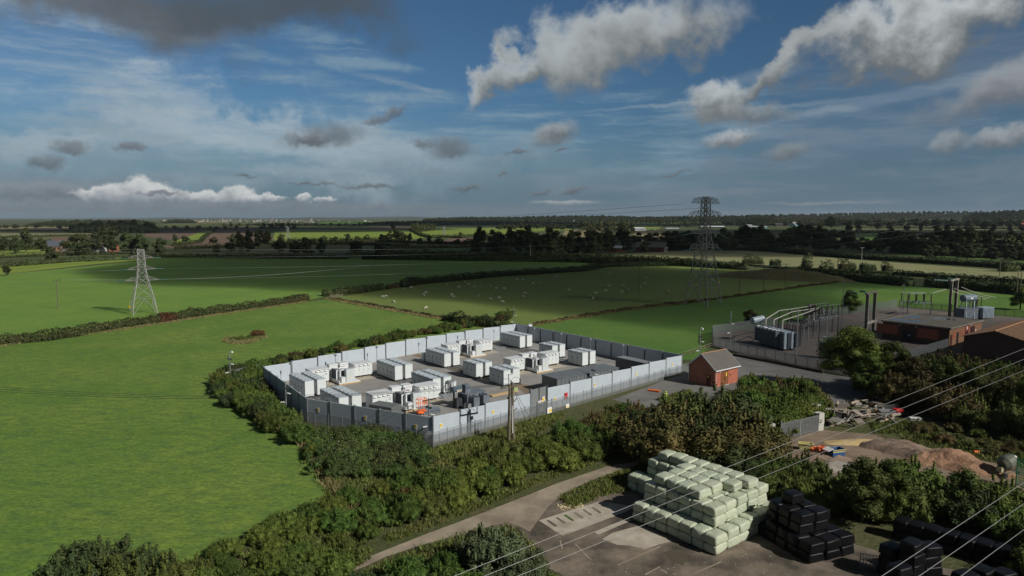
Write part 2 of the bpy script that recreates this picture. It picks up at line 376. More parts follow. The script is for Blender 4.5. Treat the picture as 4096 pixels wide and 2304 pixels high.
def ordn(i): return ['first', 'second', 'third', 'fourth', 'fifth', 'sixth', 'seventh', 'eighth', 'ninth', 'tenth', 'eleventh', 'twelfth', 'thirteenth', 'fourteenth', 'fifteenth', 'sixteenth', 'seventeenth', 'eighteenth', 'nineteenth', 'twentieth'][i] if i < 20 else f'{i+1}th'

# ------------------------------------------------------------------ colours
G_BRIGHT = field_mat('grass_near', (0.112, 0.196, 0.032), (0.178, 0.246, 0.044), (0.078, 0.142, 0.040), sdir=R(25), bump=.10, streak=.16, sscale=.10)
G_MID = field_mat('grass_mid', (0.160, 0.250, 0.046), (0.112, 0.205, 0.043), (0.150, 0.240, 0.044), sdir=R(5), streak=.10, sscale=.03, bump=.06)
G_SHEEP = field_mat('pasture_grazed', (0.135, 0.190, 0.042), (0.110, 0.172, 0.037), (0.170, 0.195, 0.058), sdir=R(10))
G_LOW = field_mat('grass_right', (0.080, 0.158, 0.030), (0.125, 0.195, 0.036), (0.066, 0.135, 0.031), sdir=R(-20))
G_STRAW = field_mat('meadow_pale', (0.20, 0.205, 0.095), (0.135, 0.15, 0.062), (0.29, 0.28, 0.14), sdir=R(4), k=.7)
G_YEL = field_mat('crop_yellow', (0.190, 0.250, 0.040), (0.165, 0.235, 0.040), (0.21, 0.26, 0.05), streak=.5, sdir=R(8), sscale=.012, k=.3)  # yellow-green crop with drill lines
G_OLIVE = field_mat('stubble_olive', (0.115, 0.125, 0.055), (0.095, 0.110, 0.045), (0.13, 0.14, 0.06), k=.3)
G_PALE = field_mat('stubble_pale', (0.19, 0.19, 0.09), (0.16, 0.17, 0.075), (0.21, 0.20, 0.10), k=.3)
G_BROWN = field_mat('ploughed_soil', (0.155, 0.105, 0.072), (0.13, 0.088, 0.062), (0.17, 0.12, 0.082), streak=.4, sdir=R(60), sscale=.02, k=.3)
G_TAN = field_mat('stubble_tan', (0.24, 0.20, 0.105), (0.21, 0.175, 0.09), (0.26, 0.21, 0.12), k=.3)
G_DARK = field_mat('pasture_dark', (0.060, 0.110, 0.026), (0.050, 0.095, 0.022), (0.075, 0.12, 0.03), k=.3)
G_ROUGH = field_mat('rough_ground', (0.085, 0.092, 0.036), (0.11, 0.10, 0.05), (0.065, 0.085, 0.028), sdir=R(40), bump=.25)
M_GRAVEL = mat('gravel_grey', (0.285, 0.275, 0.255), .95, scale=.25, c2=(0.225, 0.215, 0.20), bump=.06, bscale=2.2)
M_GRAVEL2 = mat('gravel_pink', (0.150, 0.125, 0.106), .95, scale=.3, c2=(0.105, 0.09, 0.08), bump=.05, bscale=2.0)
M_DIRT = mat('dirt_track', (0.235, 0.175, 0.120), .95, scale=.25, c2=(0.150, 0.112, 0.078), bump=.06, bscale=1.5)
M_YARD = mat('yard_dirt', (0.225, 0.182, 0.135), .9, scale=.2, c2=(0.062, 0.052, 0.040), bump=.06, bscale=1.2, detail=8)
M_TRACK = mat('track_surface', (0.340, 0.285, 0.205), .95, scale=.22, c2=(0.200, 0.160, 0.118), bump=.05, bscale=1.5, detail=8)
M_SLAB = mat('slab_concrete', (0.46, 0.41, 0.33), .9, scale=.45, c2=(0.31, 0.265, 0.205), bump=.02, bscale=2.0, detail=8)
M_CONC = mat('concrete', (0.40, 0.375, 0.33), .9, scale=1.2, c2=(0.32, 0.30, 0.26), bump=.01)
M_CONCD = mat('concrete_old', (0.34, 0.305, 0.255), .92, scale=1.5, c2=(0.19, 0.17, 0.145), bump=.01)
M_ASPH = mat('asphalt_old', (0.095, 0.090, 0.082), .95, scale=.3, c2=(0.075, 0.072, 0.066), bump=.02, bscale=2)
M_WHITE = mat('cabinet_paint', (0.62, 0.66, 0.645), .42, scale=.9, c2=(0.59, 0.63, 0.615), spec=.4)
M_WHITE2 = mat('inverter_paint', (0.66, 0.685, 0.685), .42, scale=.9, c2=(0.60, 0.61, 0.60), spec=.4)
M_LID = mat('lid_paint', (0.50, 0.54, 0.555), .35, scale=2.0, c2=(0.44, 0.48, 0.50), spec=.5)
M_DOOR = mat('cabinet_door_paint', (0.54, 0.575, 0.575), .45, scale=1.0, c2=(0.52, 0.555, 0.555))
M_FENCE = mat('acoustic_panel_paint', (0.47, 0.52, 0.56), .5, scale=.6, c2=(0.43, 0.48, 0.52), spec=.4)
M_FPOST = mat('galvanised_post', (0.26, 0.275, 0.285), .5, metal=.3, scale=2, c2=(0.20, 0.21, 0.22))
M_GATEP = mat('gate_panel_paint', (0.20, 0.215, 0.215), .55, scale=.6, c2=(0.17, 0.185, 0.185))
M_MESH = mat('weld_mesh', (0.26, 0.275, 0.28), .6, trans=.74, scale=2, c2=(0.22, 0.235, 0.24))
M_DGREY = mat('dark_steel', (0.060, 0.065, 0.070), .55, metal=.2, scale=2, c2=(0.045, 0.048, 0.052))
M_BLACK = mat('black_rubber', (0.018, 0.018, 0.020), .6, scale=3, c2=(0.025, 0.025, 0.027))
M_TGREY = mat('transformer_paint', (0.155, 0.18, 0.205), .45, scale=1.2, c2=(0.12, 0.14, 0.165), spec=.5)
M_TLIGHT = mat('transformer_light_paint', (0.33, 0.40, 0.45), .42, scale=1.2, c2=(0.29, 0.35, 0.40), spec=.5)
M_CORR = mat('container_paint_grey', (0.165, 0.180, 0.172), .5, scale=.8, c2=(0.135, 0.15, 0.142), spec=.4)
M_PLANT = mat('plant_room_paint', (0.150, 0.165, 0.170), .5, scale=.8, c2=(0.125, 0.135, 0.14), spec=.4)
M_GALV = mat('galvanised_steel', (0.34, 0.355, 0.365), .45, metal=.45, scale=3, c2=(0.27, 0.285, 0.295))
M_PYL = mat('pylon_steel', (0.34, 0.34, 0.325), .6, metal=.2, scale=1.5, c2=(0.18, 0.18, 0.175))
M_PYL2 = mat('pylon_steel_pale', (0.29, 0.29, 0.275), .6, metal=.15, scale=1.5, c2=(0.23, 0.23, 0.22))
M_CABLE = mat('aluminium_cable', (0.33, 0.325, 0.315), .45, metal=.3)
M_INS = mat('insulator_brown', (0.035, 0.022, 0.020), .3, spec=.6)
M_INSG = mat('insulator_green', (0.045, 0.14, 0.13), .3, spec=.6)
M_BUS = mat('busbar_aluminium', (0.52, 0.50, 0.44), .5, metal=.2)
M_WOOD = mat('pole_wood', (0.175, 0.150, 0.105), .9, scale=2.5, c2=(0.11, 0.092, 0.062))
M_PLANK = mat('new_timber', (0.50, 0.36, 0.19), .8, scale=3, c2=(0.42, 0.30, 0.15))
M_RAIL = mat('fence_timber', (0.25, 0.215, 0.14), .9, scale=2, c2=(0.17, 0.145, 0.095))
M_YELLOW = mat('sign_yellow', (0.75, 0.52, 0.03), .5)
M_SIGNW = mat('sign_white', (0.72, 0.72, 0.70), .5)
M_RED = mat('sign_red', (0.50, 0.02, 0.02), .5)
M_ORANGE = mat('orange_paint', (0.85, 0.16, 0.03), .5)
M_TILE = mat('roof_tile_grey', (0.125, 0.115, 0.103), .85, scale=1.5, c2=(0.105, 0.092, 0.08))
M_TILEB = mat('roof_tile_brown', (0.27, 0.155, 0.09), .85, scale=1.2, c2=(0.21, 0.12, 0.07))
M_FELT = mat('roof_felt', (0.19, 0.165, 0.125), .9, scale=.3, c2=(0.145, 0.13, 0.105))
M_WATER = mat('puddle_water', (0.03, 0.035, 0.04), .06, spec=.6)
M_DOORB = mat('door_brown', (0.20, 0.075, 0.03), .6, scale=1, c2=(0.17, 0.065, 0.027))
M_DOORD = mat('door_dark_red', (0.07, 0.022, 0.02), .6)
M_UPVC = mat('fascia_white', (0.66, 0.66, 0.66), .4)
M_BALE = mat('bale_wrap_green', (0.50, 0.545, 0.40), .38, scale=1.3, c2=(0.44, 0.485, 0.345), bump=.14, bscale=3, spec=.5, rnd=.05)
M_BALEK = mat('bale_wrap_black', (0.004, 0.004, 0.005), .42, scale=1.5, c2=(0.006, 0.006, 0.007), bump=.05, bscale=2.5, spec=.22)
M_WOOL = mat('sheep_wool', (0.56, 0.52, 0.44), .95, scale=5, c2=(0.46, 0.43, 0.36))
M_WOOLD = mat('sheep_face_dark', (0.03, 0.028, 0.025), .9)
M_SKIN = mat('skin', (0.45, 0.27, 0.19), .6)
M_HIVIS = mat('hi_vis_yellow', (0.55, 0.80, 0.03), .7)
M_SAND = mat('sand_pink', (0.40, 0.235, 0.140), .95, scale=.9, c2=(0.25, 0.145, 0.09), bump=.5, bscale=1.3)
M_SANDY = mat('sand_yellow', (0.50, 0.375, 0.18), .95, scale=.8, c2=(0.42, 0.31, 0.15), bump=.1, bscale=1.2)
M_SPOIL = mat('spoil_brown', (0.235, 0.17, 0.125), .95, scale=.6, c2=(0.17, 0.12, 0.09), bump=.2, bscale=.9)
M_LOGW = mat('grey_dead_wood', (0.34, 0.29, 0.235), .9, scale=2, c2=(0.22, 0.185, 0.15))
M_CUT = mat('cut_wood_end', (0.62, 0.42, 0.23), .8)
M_BLUE = mat('bin_blue', (0.02, 0.08, 0.25), .5, scale=1.5, c2=(0.05, 0.10, 0.20))
M_GREENP = mat('green_paint', (0.02, 0.14, 0.06), .5)
M_BLOCK = mat('concrete_block', (0.50, 0.485, 0.44), .9, scale=1.5, c2=(0.42, 0.40, 0.365), bump=.02)
M_MIXER = mat('mixer_green_grey', (0.10, 0.115, 0.085), .6, scale=2, c2=(0.13, 0.13, 0.10))
def brick(name, c1, c2, mortar, sc=2.2):
    m = bpy.data.materials.new(name); m.use_nodes = True; t = m.node_tree; b = t.nodes['Principled BSDF']; b.inputs['Roughness'].default_value = .9
    tcn = t.nodes.new('ShaderNodeTexCoord'); mp = t.nodes.new('ShaderNodeMapping'); mp.inputs['Rotation'].default_value = (R(90), 0, 0)
    br = t.nodes.new('ShaderNodeTexBrick'); br.inputs['Scale'].default_value = sc; br.inputs['Color1'].default_value = (*c1, 1); br.inputs['Color2'].default_value = (*c2, 1); br.inputs['Mortar'].default_value = (*mortar, 1)
    br.inputs['Mortar Size'].default_value = .012
    n = t.nodes.new('ShaderNodeTexNoise'); n.inputs['Scale'].default_value = 1.3; n.inputs['Detail'].default_value = 6
    mx = t.nodes.new('ShaderNodeMix'); mx.data_type = 'RGBA'; mx.blend_type = 'MULTIPLY'; mx.inputs[0].default_value = .45
    L = t.links; L.new(tcn.outputs['Object'], mp.inputs[0]); L.new(mp.outputs[0], br.inputs[0]); L.new(tcn.outputs['Object'], n.inputs['Vector'])
    L.new(br.outputs[0], mx.inputs[6]); L.new(n.outputs[0], mx.inputs[7]); L.new(mx.outputs[2], b.inputs['Base Color']); return m
M_BRICK = brick('brick_red', (0.52, 0.155, 0.085), (0.44, 0.125, 0.07), (0.40, 0.20, 0.14))
M_BRICKO = brick('brick_orange_buff', (0.42, 0.23, 0.115), (0.34, 0.15, 0.08), (0.28, 0.19, 0.12))
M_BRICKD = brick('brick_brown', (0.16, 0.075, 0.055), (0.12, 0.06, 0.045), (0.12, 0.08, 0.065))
# foliage
def fol(name, c, c2, **k): return mat(name, c, .75, scale=.22, c2=c2, spec=.16, island=k.get('island', .36), rnd=k.get('rnd', .28))
F_GREEN = fol('leaf_green', (0.080, 0.126, 0.023), (0.060, 0.098, 0.019))
F_OLIVE = fol('leaf_olive', (0.094, 0.118, 0.027), (0.070, 0.092, 0.021))
F_FRESH = fol('leaf_fresh', (0.105, 0.140, 0.025), (0.078, 0.108, 0.021))
F_RUST = fol('leaf_rust', (0.105, 0.078, 0.028), (0.082, 0.080, 0.025))
F_RED = fol('leaf_red', (0.13, 0.045, 0.022), (0.09, 0.055, 0.02))
F_DARK = fol('leaf_dark', (0.052, 0.074, 0.024), (0.040, 0.058, 0.020))
F_BRAM = fol('leaf_bramble', (0.060, 0.112, 0.024), (0.068, 0.080, 0.028))
F_SILV = fol('leaf_silver', (0.095, 0.122, 0.058), (0.070, 0.095, 0.042))
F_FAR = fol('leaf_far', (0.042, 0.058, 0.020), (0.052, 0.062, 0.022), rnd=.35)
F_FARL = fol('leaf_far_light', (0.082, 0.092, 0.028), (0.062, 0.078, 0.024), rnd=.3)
F_HEDGE = fol('leaf_hedge', (0.040, 0.056, 0.018), (0.052, 0.058, 0.020))
F_HEDGR = fol('leaf_hedge_rust', (0.075, 0.055, 0.022), (0.055, 0.062, 0.020))
F_STRAW = fol('dry_grass_blade', (0.26, 0.215, 0.10), (0.19, 0.18, 0.07), rnd=.1)
F_LGR = fol('long_grass_blade', (0.125, 0.165, 0.035), (0.17, 0.17, 0.055), rnd=.1)
M_TRUNK = mat('bark', (0.095, 0.08, 0.06), .95, scale=3, c2=(0.065, 0.055, 0.04))
M_LIMB = mat('pale_twigs', (0.22, 0.19, 0.13), .95)

# ------------------------------------------------------------------ ground and fields
GB = field_mat('far_ground', (0.070, 0.090, 0.032), (0.085, 0.095, 0.042), (0.06, 0.08, 0.028), k=.12)
struct('ground', [(-22000, -300), (22000, -300), (22000, 34000), (-22000, 34000)], GB, 0.0)
def fld(pts, m, z=0.06, name='field'): return struct(name, spoly(pts), m, z)
NEARF = [(-900, 1385), (0, 1383), (300, 1350), (512, 1310), (854, 1259), (1100, 1224), (1316, 1196), (1500, 1226), (1700, 1262), (1910, 1296), (2065, 1330), (1560, 1440), (1056, 1565), (1100, 1640), (1230, 1760), (1330, 1960), (1400, 2070), (1000, 2180), (700, 2400), (-900, 2400)]
fld(NEARF, G_BRIGHT)
fld([(-900, 1383), (0, 1380), (512, 1308), (854, 1257), (1230, 1203), (1300, 1186), (1530, 1160), (1615, 1142), (2000, 1104), (2333, 1083), (2420, 1066), (2341, 1052), (2100, 1046), (1500, 1036), (1000, 1031), (700, 1031), (0, 1100), (-900, 1170)], G_MID)
fld([(-900, 1170), (0, 1100), (384, 1056), (700, 1031), (640, 1024), (250, 1040), (0, 1060), (-900, 1110)], G_YEL, .05)
fld([(1316, 1195), (1530, 1161), (1615, 1143), (2000, 1105), (2333, 1084), (2427, 1068), (2683, 1064), (2960, 1075), (3200, 1110), (3383, 1126), (3213, 1146), (3025, 1174), (2794, 1206), (2504, 1239), (2131, 1300), (2065, 1330), (1910, 1298)], G_SHEEP, .055)
fld([(2065, 1330), (2131, 1302), (2504, 1241), (2794, 1208), (3025, 1176), (3213, 1148), (3400, 1126), (3700, 1150), (4096, 1185), (4700, 1240), (4700, 1300), (3600, 1250), (2853, 1352), (2800, 1440), (2650, 1440), (2200, 1345)], G_LOW, .05)
fld([(2500, 1016), (2800, 1000), (3000, 1003), (3425, 1040), (3800, 1066), (4096, 1088), (4700, 1130), (4700, 1170), (4096, 1128), (3851, 1112), (3596, 1090), (3170, 1068), (2980, 1068), (2700, 1058), (2427, 1050), (2380, 1030)], G_STRAW, .05)
F = fld
F([(3590, 1020), (3979, 1045), (4200, 1062), (4700, 1100), (4700, 1075), (4096, 1043), (3600, 1012)], G_DARK, .05)
F([(1030, 1013), (1034, 980), (1400, 978), (1560, 985), (1400, 1006), (1300, 1013)], G_OLIVE, .05)
F([(640, 1024), (640, 1005), (1030, 985), (1030, 1013), (1300, 1016), (1380, 1028), (1000, 1028)], G_OLIVE, .045)
F([(1380, 1020), (1546, 998), (2100, 992), (2100, 1012), (1560, 1014), (1500, 1024)], G_DARK, .055)
F([(1300, 977), (1560, 984), (2000, 990), (2000, 982), (1700, 975), (1320, 967)], G_OLIVE, .06)
F([(1090, 962), (1100, 926), (1150, 920), (1600, 918), (1640, 922), (1717, 950), (1600, 962), (1380, 962)], G_YEL, .05)
F([(1640, 922), (1690, 950), (1800, 953), (2000, 940), (2089, 930), (2200, 922), (2300, 920), (2250, 908), (1700, 915)], G_YEL, .055)
F([(1750, 970), (1800, 955), (1920, 946), (1960, 950), (1920, 970)], G_BROWN, .05)
F([(576, 945), (590, 922), (1025, 918), (1070, 935), (760, 975), (650, 955)], G_BROWN, .05)
F([(640, 985), (760, 975), (1070, 936), (1100, 960), (880, 985), (700, 995)], G_BROWN, .055)
F([(680, 972), (820, 922), (850, 921), (780, 973)], G_YEL, .075)
F([(-900, 940), (0, 924), (384, 925), (360, 940), (0, 949), (-900, 970)], G_PALE, .05)
F([(-900, 975), (0, 952), (360, 944), (365, 958), (200, 965), (0, 970), (-900, 1000)], G_OLIVE, .05)
F([(200, 949), (363, 949), (370, 966), (200, 968)], G_BROWN, .06)
F([(-900, 915), (0, 907), (300, 908), (300, 921), (0, 921), (-900, 930)], G_TAN, .045)
F([(560, 921), (900, 918), (900, 914), (560, 916)], G_YEL, .05)
F([(0, 1000), (200, 995), (250, 1020), (0, 1030), (-600, 1050), (-600, 1010)], G_YEL, .05)
F([(2248, 946), (2260, 922), (2414, 922), (2430, 934), (2340, 948)], G_TAN, .05)
F([(2530, 935), (2550, 924), (2680, 926), (2660, 950), (2560, 955)], G_TAN, .05)
F([(2550, 975), (2560, 950), (2650, 950), (2600, 980)], G_BROWN, .055)
F([(2000, 921), (2000, 909), (2260, 909), (2300, 920), (2200, 922)], G_YEL, .06)
F([(2450, 920), (2460, 908), (2640, 906), (2640, 914), (2500, 920)], G_YEL, .05)
F([(3396, 929), (3396, 914), (4700, 922), (4700, 942), (3900, 935)], G_STRAW, .05)
F([(3400, 975), (3400, 931), (3515, 931), (3490, 965), (3420, 985)], G_LOW, .05)
F([(4030, 945), (4700, 945), (4700, 990), (4060, 975)], G_LOW, .05)
F([(3094, 888), (3094, 879), (3300, 880), (3280, 888)], G_YEL, .05)
F([(1240, 905), (1300, 885), (1700, 884), (1680, 900), (1450, 906)], G_LOW, .05)
F([(900, 912), (1000, 900), (1700, 905), (1700, 914), (1150, 919)], G_OLIVE, .05)
F([(1470, 918), (1490, 906), (1650, 905), (1640, 917)], G_BROWN, .06)
F([(1700, 898), (1900, 893), (2300, 896), (2250, 906), (1750, 908)], G_DARK, .05)
F([(580, 906), (700, 892), (1000, 893), (960, 903), (700, 908)], G_OLIVE, .05)
F([(640, 890), (800, 884), (900, 886), (850, 892)], G_TAN, .055)
F([(2550, 905), (2600, 888), (2800, 887), (2790, 897), (2650, 905)], G_DARK, .05)
F([(3350, 895), (3400, 880), (3700, 876), (3650, 888)], G_BROWN, .05)
F([(3900, 898), (3950, 883), (4500, 880), (4500, 895)], G_OLIVE, .05)

# rough ground, compound, yards
fld([(840, 1560), (1054, 1500), (1240, 1660), (1731, 1740), (2160, 1640), (2735, 1480), (2960, 1440), (3400, 1560), (4300, 1640), (4700, 1900), (4700, 2900), (600, 2900), (690, 2420), (1000, 2170), (1400, 2060), (1330, 1960), (1200, 1760), (1060, 1640), (900, 1600)], G_ROUGH, .07)
C0, C1, C2, C3, C4 = at(1054, 1467, 4), at(1229, 1593.4, 4), at(1731, 1668, 4), at(2727.5, 1418, 4), at(2065, 1293.6, 4)
C5 = at(1621, 1359.5, 4)
struct('compound_gravel', [C0, C1, C2, C3, C4, C5], M_GRAVEL, .11)
CA = R(38); UA = Vector((math.cos(CA), math.sin(CA), 0)); VA = Vector((math.sin(CA), -math.cos(CA), 0))
struct('compound_track', spoly([(2165, 1640), (2080, 1560), (1960, 1530), (1830, 1490), (1690, 1435), (1640, 1420), (1655, 1412), (1760, 1440), (1880, 1485), (2000, 1515), (2120, 1545), (2260, 1600)]), M_DIRT, .118)
struct('yard_gravel', spoly([(2450, 1600), (2720, 1500), (2850, 1440), (2960, 1410), (3320, 1500), (3480, 1520), (3560, 1560), (3300, 1640), (3100, 1600), (2950, 1600), (2780, 1640), (2600, 1640)]), mat('gravel_dark', (0.18, 0.172, 0.158), .95, scale=.22, c2=(0.125, 0.12, 0.11), bump=.05, bscale=2.2), .085)
SUBP = [(2853, 1338), (2853, 1384), (2960, 1412), (3062, 1432), (3182, 1462), (3325, 1490), (3480, 1500), (3640, 1420), (3795, 1390), (3960, 1380), (4700, 1330), (4700, 1270), (4096, 1272), (3595, 1228)]
struct('substation_gravel', spoly(SUBP), M_GRAVEL2, .09)
struct('substation_road', spoly([(3640, 1425), (3800, 1392), (3925, 1360), (4010, 1338), (4400, 1330), (4400, 1560), (3990, 1570), (3760, 1500), (3560, 1500)]), M_ASPH, .097)
struct('works_yard', spoly([(3060, 1790), (3140, 1740), (3290, 1722), (3500, 1740), (3620, 1790), (3900, 1840), (4060, 1870), (4500, 1960), (4500, 2250), (4096, 2120), (3900, 1990), (3640, 1930), (3400, 1930), (3250, 1880), (3150, 1850)]), M_DIRT, .09)
struct('farm_yard', spoly([(1960, 2120), (2100, 2030), (2300, 1955), (2520, 1960), (3200, 2120), (3700, 2260), (4500, 2420), (4500, 3000), (1900, 3000), (2250, 2304), (2120, 2240)]), M_YARD, .092)
struct('farm_track', spoly([(1400, 2262), (1492, 2224), (1713, 2136), (1838, 2090), (2060, 2004), (2223, 1938), (2425, 1869), (2560, 1846), (2540, 1868), (2470, 1888), (2360, 1926), (2261, 1974), (2194, 2028), (2150, 2086), (2120, 2130), (2080, 2110), (2030, 2092), (1950, 2112), (1870, 2138), (1704, 2178), (1540, 2232), (1460, 2270), (1380, 2300)]), M_TRACK, .098)
for lb, p in (('pale concrete slab with weeds growing in slots beside the bale heap', [(2155, 2085), (2250, 2147), (2480, 2060), (2545, 2030), (2400, 2008)]), ('', [(2408, 2160), (2450, 2135), (2550, 2107), (2620, 2130), (2690, 2168), (2640, 2180), (2579, 2200), (2520, 2186), (2470, 2184)]), ('', [(2377, 2134), (2440, 2106), (2515, 2078), (2525, 2086), (2450, 2118), (2395, 2142)])):
    struct('concrete_slab', spoly(p), M_SLAB, .104)
for q, (x, y) in enumerate(((2208, 2097), (2243, 2085), (2276, 2075), (2314, 2064), (2349, 2053), (2385, 2044))):
    c = at(x, y); u = (at(x+13, y+9)-at(x-13, y-9)).normalized(); n = Vector((-u.y, u.x, 0))
    me = struct('slab_slot', [c-u*.85-n*.17, c+u*.85-n*.17, c+u*.85+n*.17, c-u*.85+n*.17], G_DARK if q == 2 else M_YARD, .109)
struct('puddle', [at(2700, 2235)+Vector((math.cos(a)*(.9+.35*math.sin(3*a+1)), math.sin(a)*(1.9+.6*math.cos(2*a)+.3*math.sin(5*a)), 0)) for a in [i*math.pi/9 for i in range(18)]], mat('mud_wet', (0.10, 0.082, 0.058), .2, spec=.4), .099)
for i, (x1, y1, x2, y2) in enumerate(((2580, 2304, 2640, 2270), (2470, 2265, 2640, 2190), (2775, 2300, 2885, 2250), (2640, 2280, 2670, 2297), (2300, 2180, 2360, 2240), (2240, 2165, 2250, 2200))):
    a, b = at(x1, y1), at(x2, y2); d = (b-a).normalized(); n = Vector((-d.y, d.x, 0))*.07
    struct('concrete_strip', [a-n, b-n*1.6, b+n, a+n*1.3], M_TRACK, .1115)
# earth mound beyond the sheep field
def mound(name, c, rx, ry, h, m, rz=0, seed=0, z0=0, nx=34, jit=.18, label=None, cat=None, kind=None, group=None):
    rg = np.random.default_rng(seed); b = MB(); o = []
    ph = rg.uniform(0, 6.28, 8)
    for i in range(nx+1):
        for j in range(nx+1):
            x = -1.4+2.8*i/nx; y = -1.4+2.8*j/nx; r = math.hypot(x, y); ang = math.atan2(y, x)
            rr = r*(1+jit*math.sin(2*ang+ph[0])+jit*.6*math.sin(3*ang+ph[1])+jit*.35*math.sin(7*ang+ph[4]))
            f = max(0.0, 1-rr*rr)**1.15
            z = h*f*(1+.07*rg.uniform(-1, 1)+.22*math.sin(5*x+ph[2])*math.cos(4*y+ph[3])+.10*math.sin(13*x+ph[5])*math.cos(11*y+ph[6])) if f > 0 else -.3
            b.v.append((x*rx, y*ry, z))
    for i in range(nx):
        for j in range(nx):
            a = i*(nx+1)+j; b.f.append((a, a+nx+1, a+nx+2, a+1))
    o = b.build(name, m, smooth=True); o.location = (c[0], c[1], z0); o.rotation_euler = (0, 0, rz); return tag(o, label, cat, group, kind)
c = at(3140, 1112); mound('earth_bank', c, 42, 18, 4.4, field_mat('bank_grass', (.105, .10, .045), (.075, .08, .033), (.14, .12, .06)), R(-12), 3, kind='structure')

# ------------------------------------------------------------------ acoustic fence
def hbar(b, A, B, z0, z1, t):
    """upright board between ground points A and B, bottom z0 top z1 (z1 may be a pair), thickness t"""
    A = Vector((A[0], A[1], 0)); B = Vector((B[0], B[1], 0)); d = (B-A).normalized(); n = Vector((-d.y, d.x, 0))*t/2
    za, zb = z1 if isinstance(z1, tuple) else (z1, z1)
    vs = [A-n, B-n, B+n, A+n]; lo = [v+Vector((0, 0, z0)) for v in vs]; hi = [vs[0]+Vector((0, 0, za)), vs[1]+Vector((0, 0, zb)), vs[2]+Vector((0, 0, zb)), vs[3]+Vector((0, 0, za))]
    b.add(lo+hi, [(3, 2, 1, 0), (4, 5, 6, 7), (0, 1, 5, 4), (1, 2, 6, 5), (2, 3, 7, 6), (3, 0, 4, 7)])
def acoustic(A, B, n, label, step=0.0, H=4.0, skip=(), first=True, inner=1):
    A = Vector((A[0], A[1], 0)); B = Vector((B[0], B[1], 0)); root = empty('acoustic_fence', A, 0, label, 'fence', 'acoustic fence round the battery compound')
    d = (B-A)/n; u = d.normalized(); nn = Vector((-u.y, u.x, 0))*inner
    for k in range(n):
        a = d*k; b2 = d*(k+1)
        if k in skip: continue
        b = MB(); a1 = a+u*.13; b1 = b2-u*.13
        nb = 8; top = H+step*.5
        hh = (H-.35)/nb
        for q in range(nb):
            z0 = .32+q*hh; hbar(b, a1, b1, z0, (z0+hh-.03+step*.5, z0+hh-.03-step*.5) if q == nb-1 else z0+hh-.03, .11)
        hbar(b, a1, b1, .33, (H-.06+step*.5-.02, H-.06-step*.5-.02), .05)
        b.build('panel', M_FENCE, root)
        b = MB(); hbar(b, a1, b1, 0, .30, .14); b.build('plinth', M_CONC, root)
    for k in range(n+1):
        p = d*k; b = MB(); top = H+abs(step)*.5+.06
        b.bar(p, p+Vector((0, 0, top)), .24, .20, up=u); b.bar(p+nn*.16, p+nn*.16+Vector((0, 0, top*.98)), .30, .03, up=u)
        b.build('post', M_FPOST, root)
    return root
C5g = at(1621, 1359.5, 4)
acoustic(C0, C5g, 6, 'pale grey acoustic fence with stepped top behind the left cabinets, field side', .24, inner=-1)
acoustic(C5g, C4, 6, 'pale grey acoustic fence with stepped top running to the back corner of the compound', .24, inner=-1)
acoustic(C4, C3, 11, 'shaded grey acoustic fence along the back right of the battery compound', -.05, inner=-1)
acoustic(C0, C1, 6, 'dark shaded grey acoustic fence on the left side facing the bushes', 0.03, inner=1)
acoustic(C1, C2, 5, 'grey acoustic fence behind the bramble mound at the front left', 0.05, inner=1)
g0, g1 = at(1800+1700/5.795, 1450+1310/5.795), at(1800+2235/5.795, 1450+1240/5.795)
# front right run in two stretches with the gate between
f0 = at(1800+1700/5.795, 1450+650/5.795, 4.0); f1 = at(1800+2235/5.795, 1450+560/5.795, 4.3)
dF = (Vector(C3)-Vector(C2)).normalized()
def onF(p): return Vector(C2)+dF*((Vector((p[0], p[1], 4))-Vector(C2)).dot(dF))
gA, gB = onF(f0), onF(f1)
acoustic(C2, gA, 4, 'bright grey acoustic fence between the front corner and the gate', .24)
acoustic(gB, C3, 7, 'bright grey acoustic fence from the gate to the brick hut', .24)
gt = empty('compound_gate', (gA.x, gA.y, 0), math.atan2(dF.y, dF.x), 'tall grey double gate in the front acoustic fence', 'gate')
gw = (gB-gA).length
for k in range(2):
    b = MB(); x0 = .25+k*(gw/2-.1); x1 = x0+gw/2-.40
    for q in range(3): b.box(x0+.06, -.05, .2+q*1.42, x1-.06, .03, .2+q*1.42+1.37)
    b.box(x0, -.045, .17, x1, .02, 4.42)
    lf = b.build('gate_leaf', M_GATEP, gt)
    b = MB()
    for xa, xb, za, zb in ((x0-.05, x0+.05, .15, 4.45), (x1-.05, x1+.05, .15, 4.45)): b.box(xa, -.09, za, xb, .05, zb)
    b.build('leaf_frame', M_FPOST, lf)
    b = MB(); b.box(x1-.5 if k == 0 else x0+.2, -.14, 1.2, x1-.2 if k == 0 else x0+.5, -.092, 1.5); b.build('lock', M_DGREY, lf)
for x in (0, gw): b = MB(); b.box(x-.16, -.16, 0, x+.16, .16, 4.6); b.build('gate_post', M_FPOST if x == 0 else M_DGREY, gt)
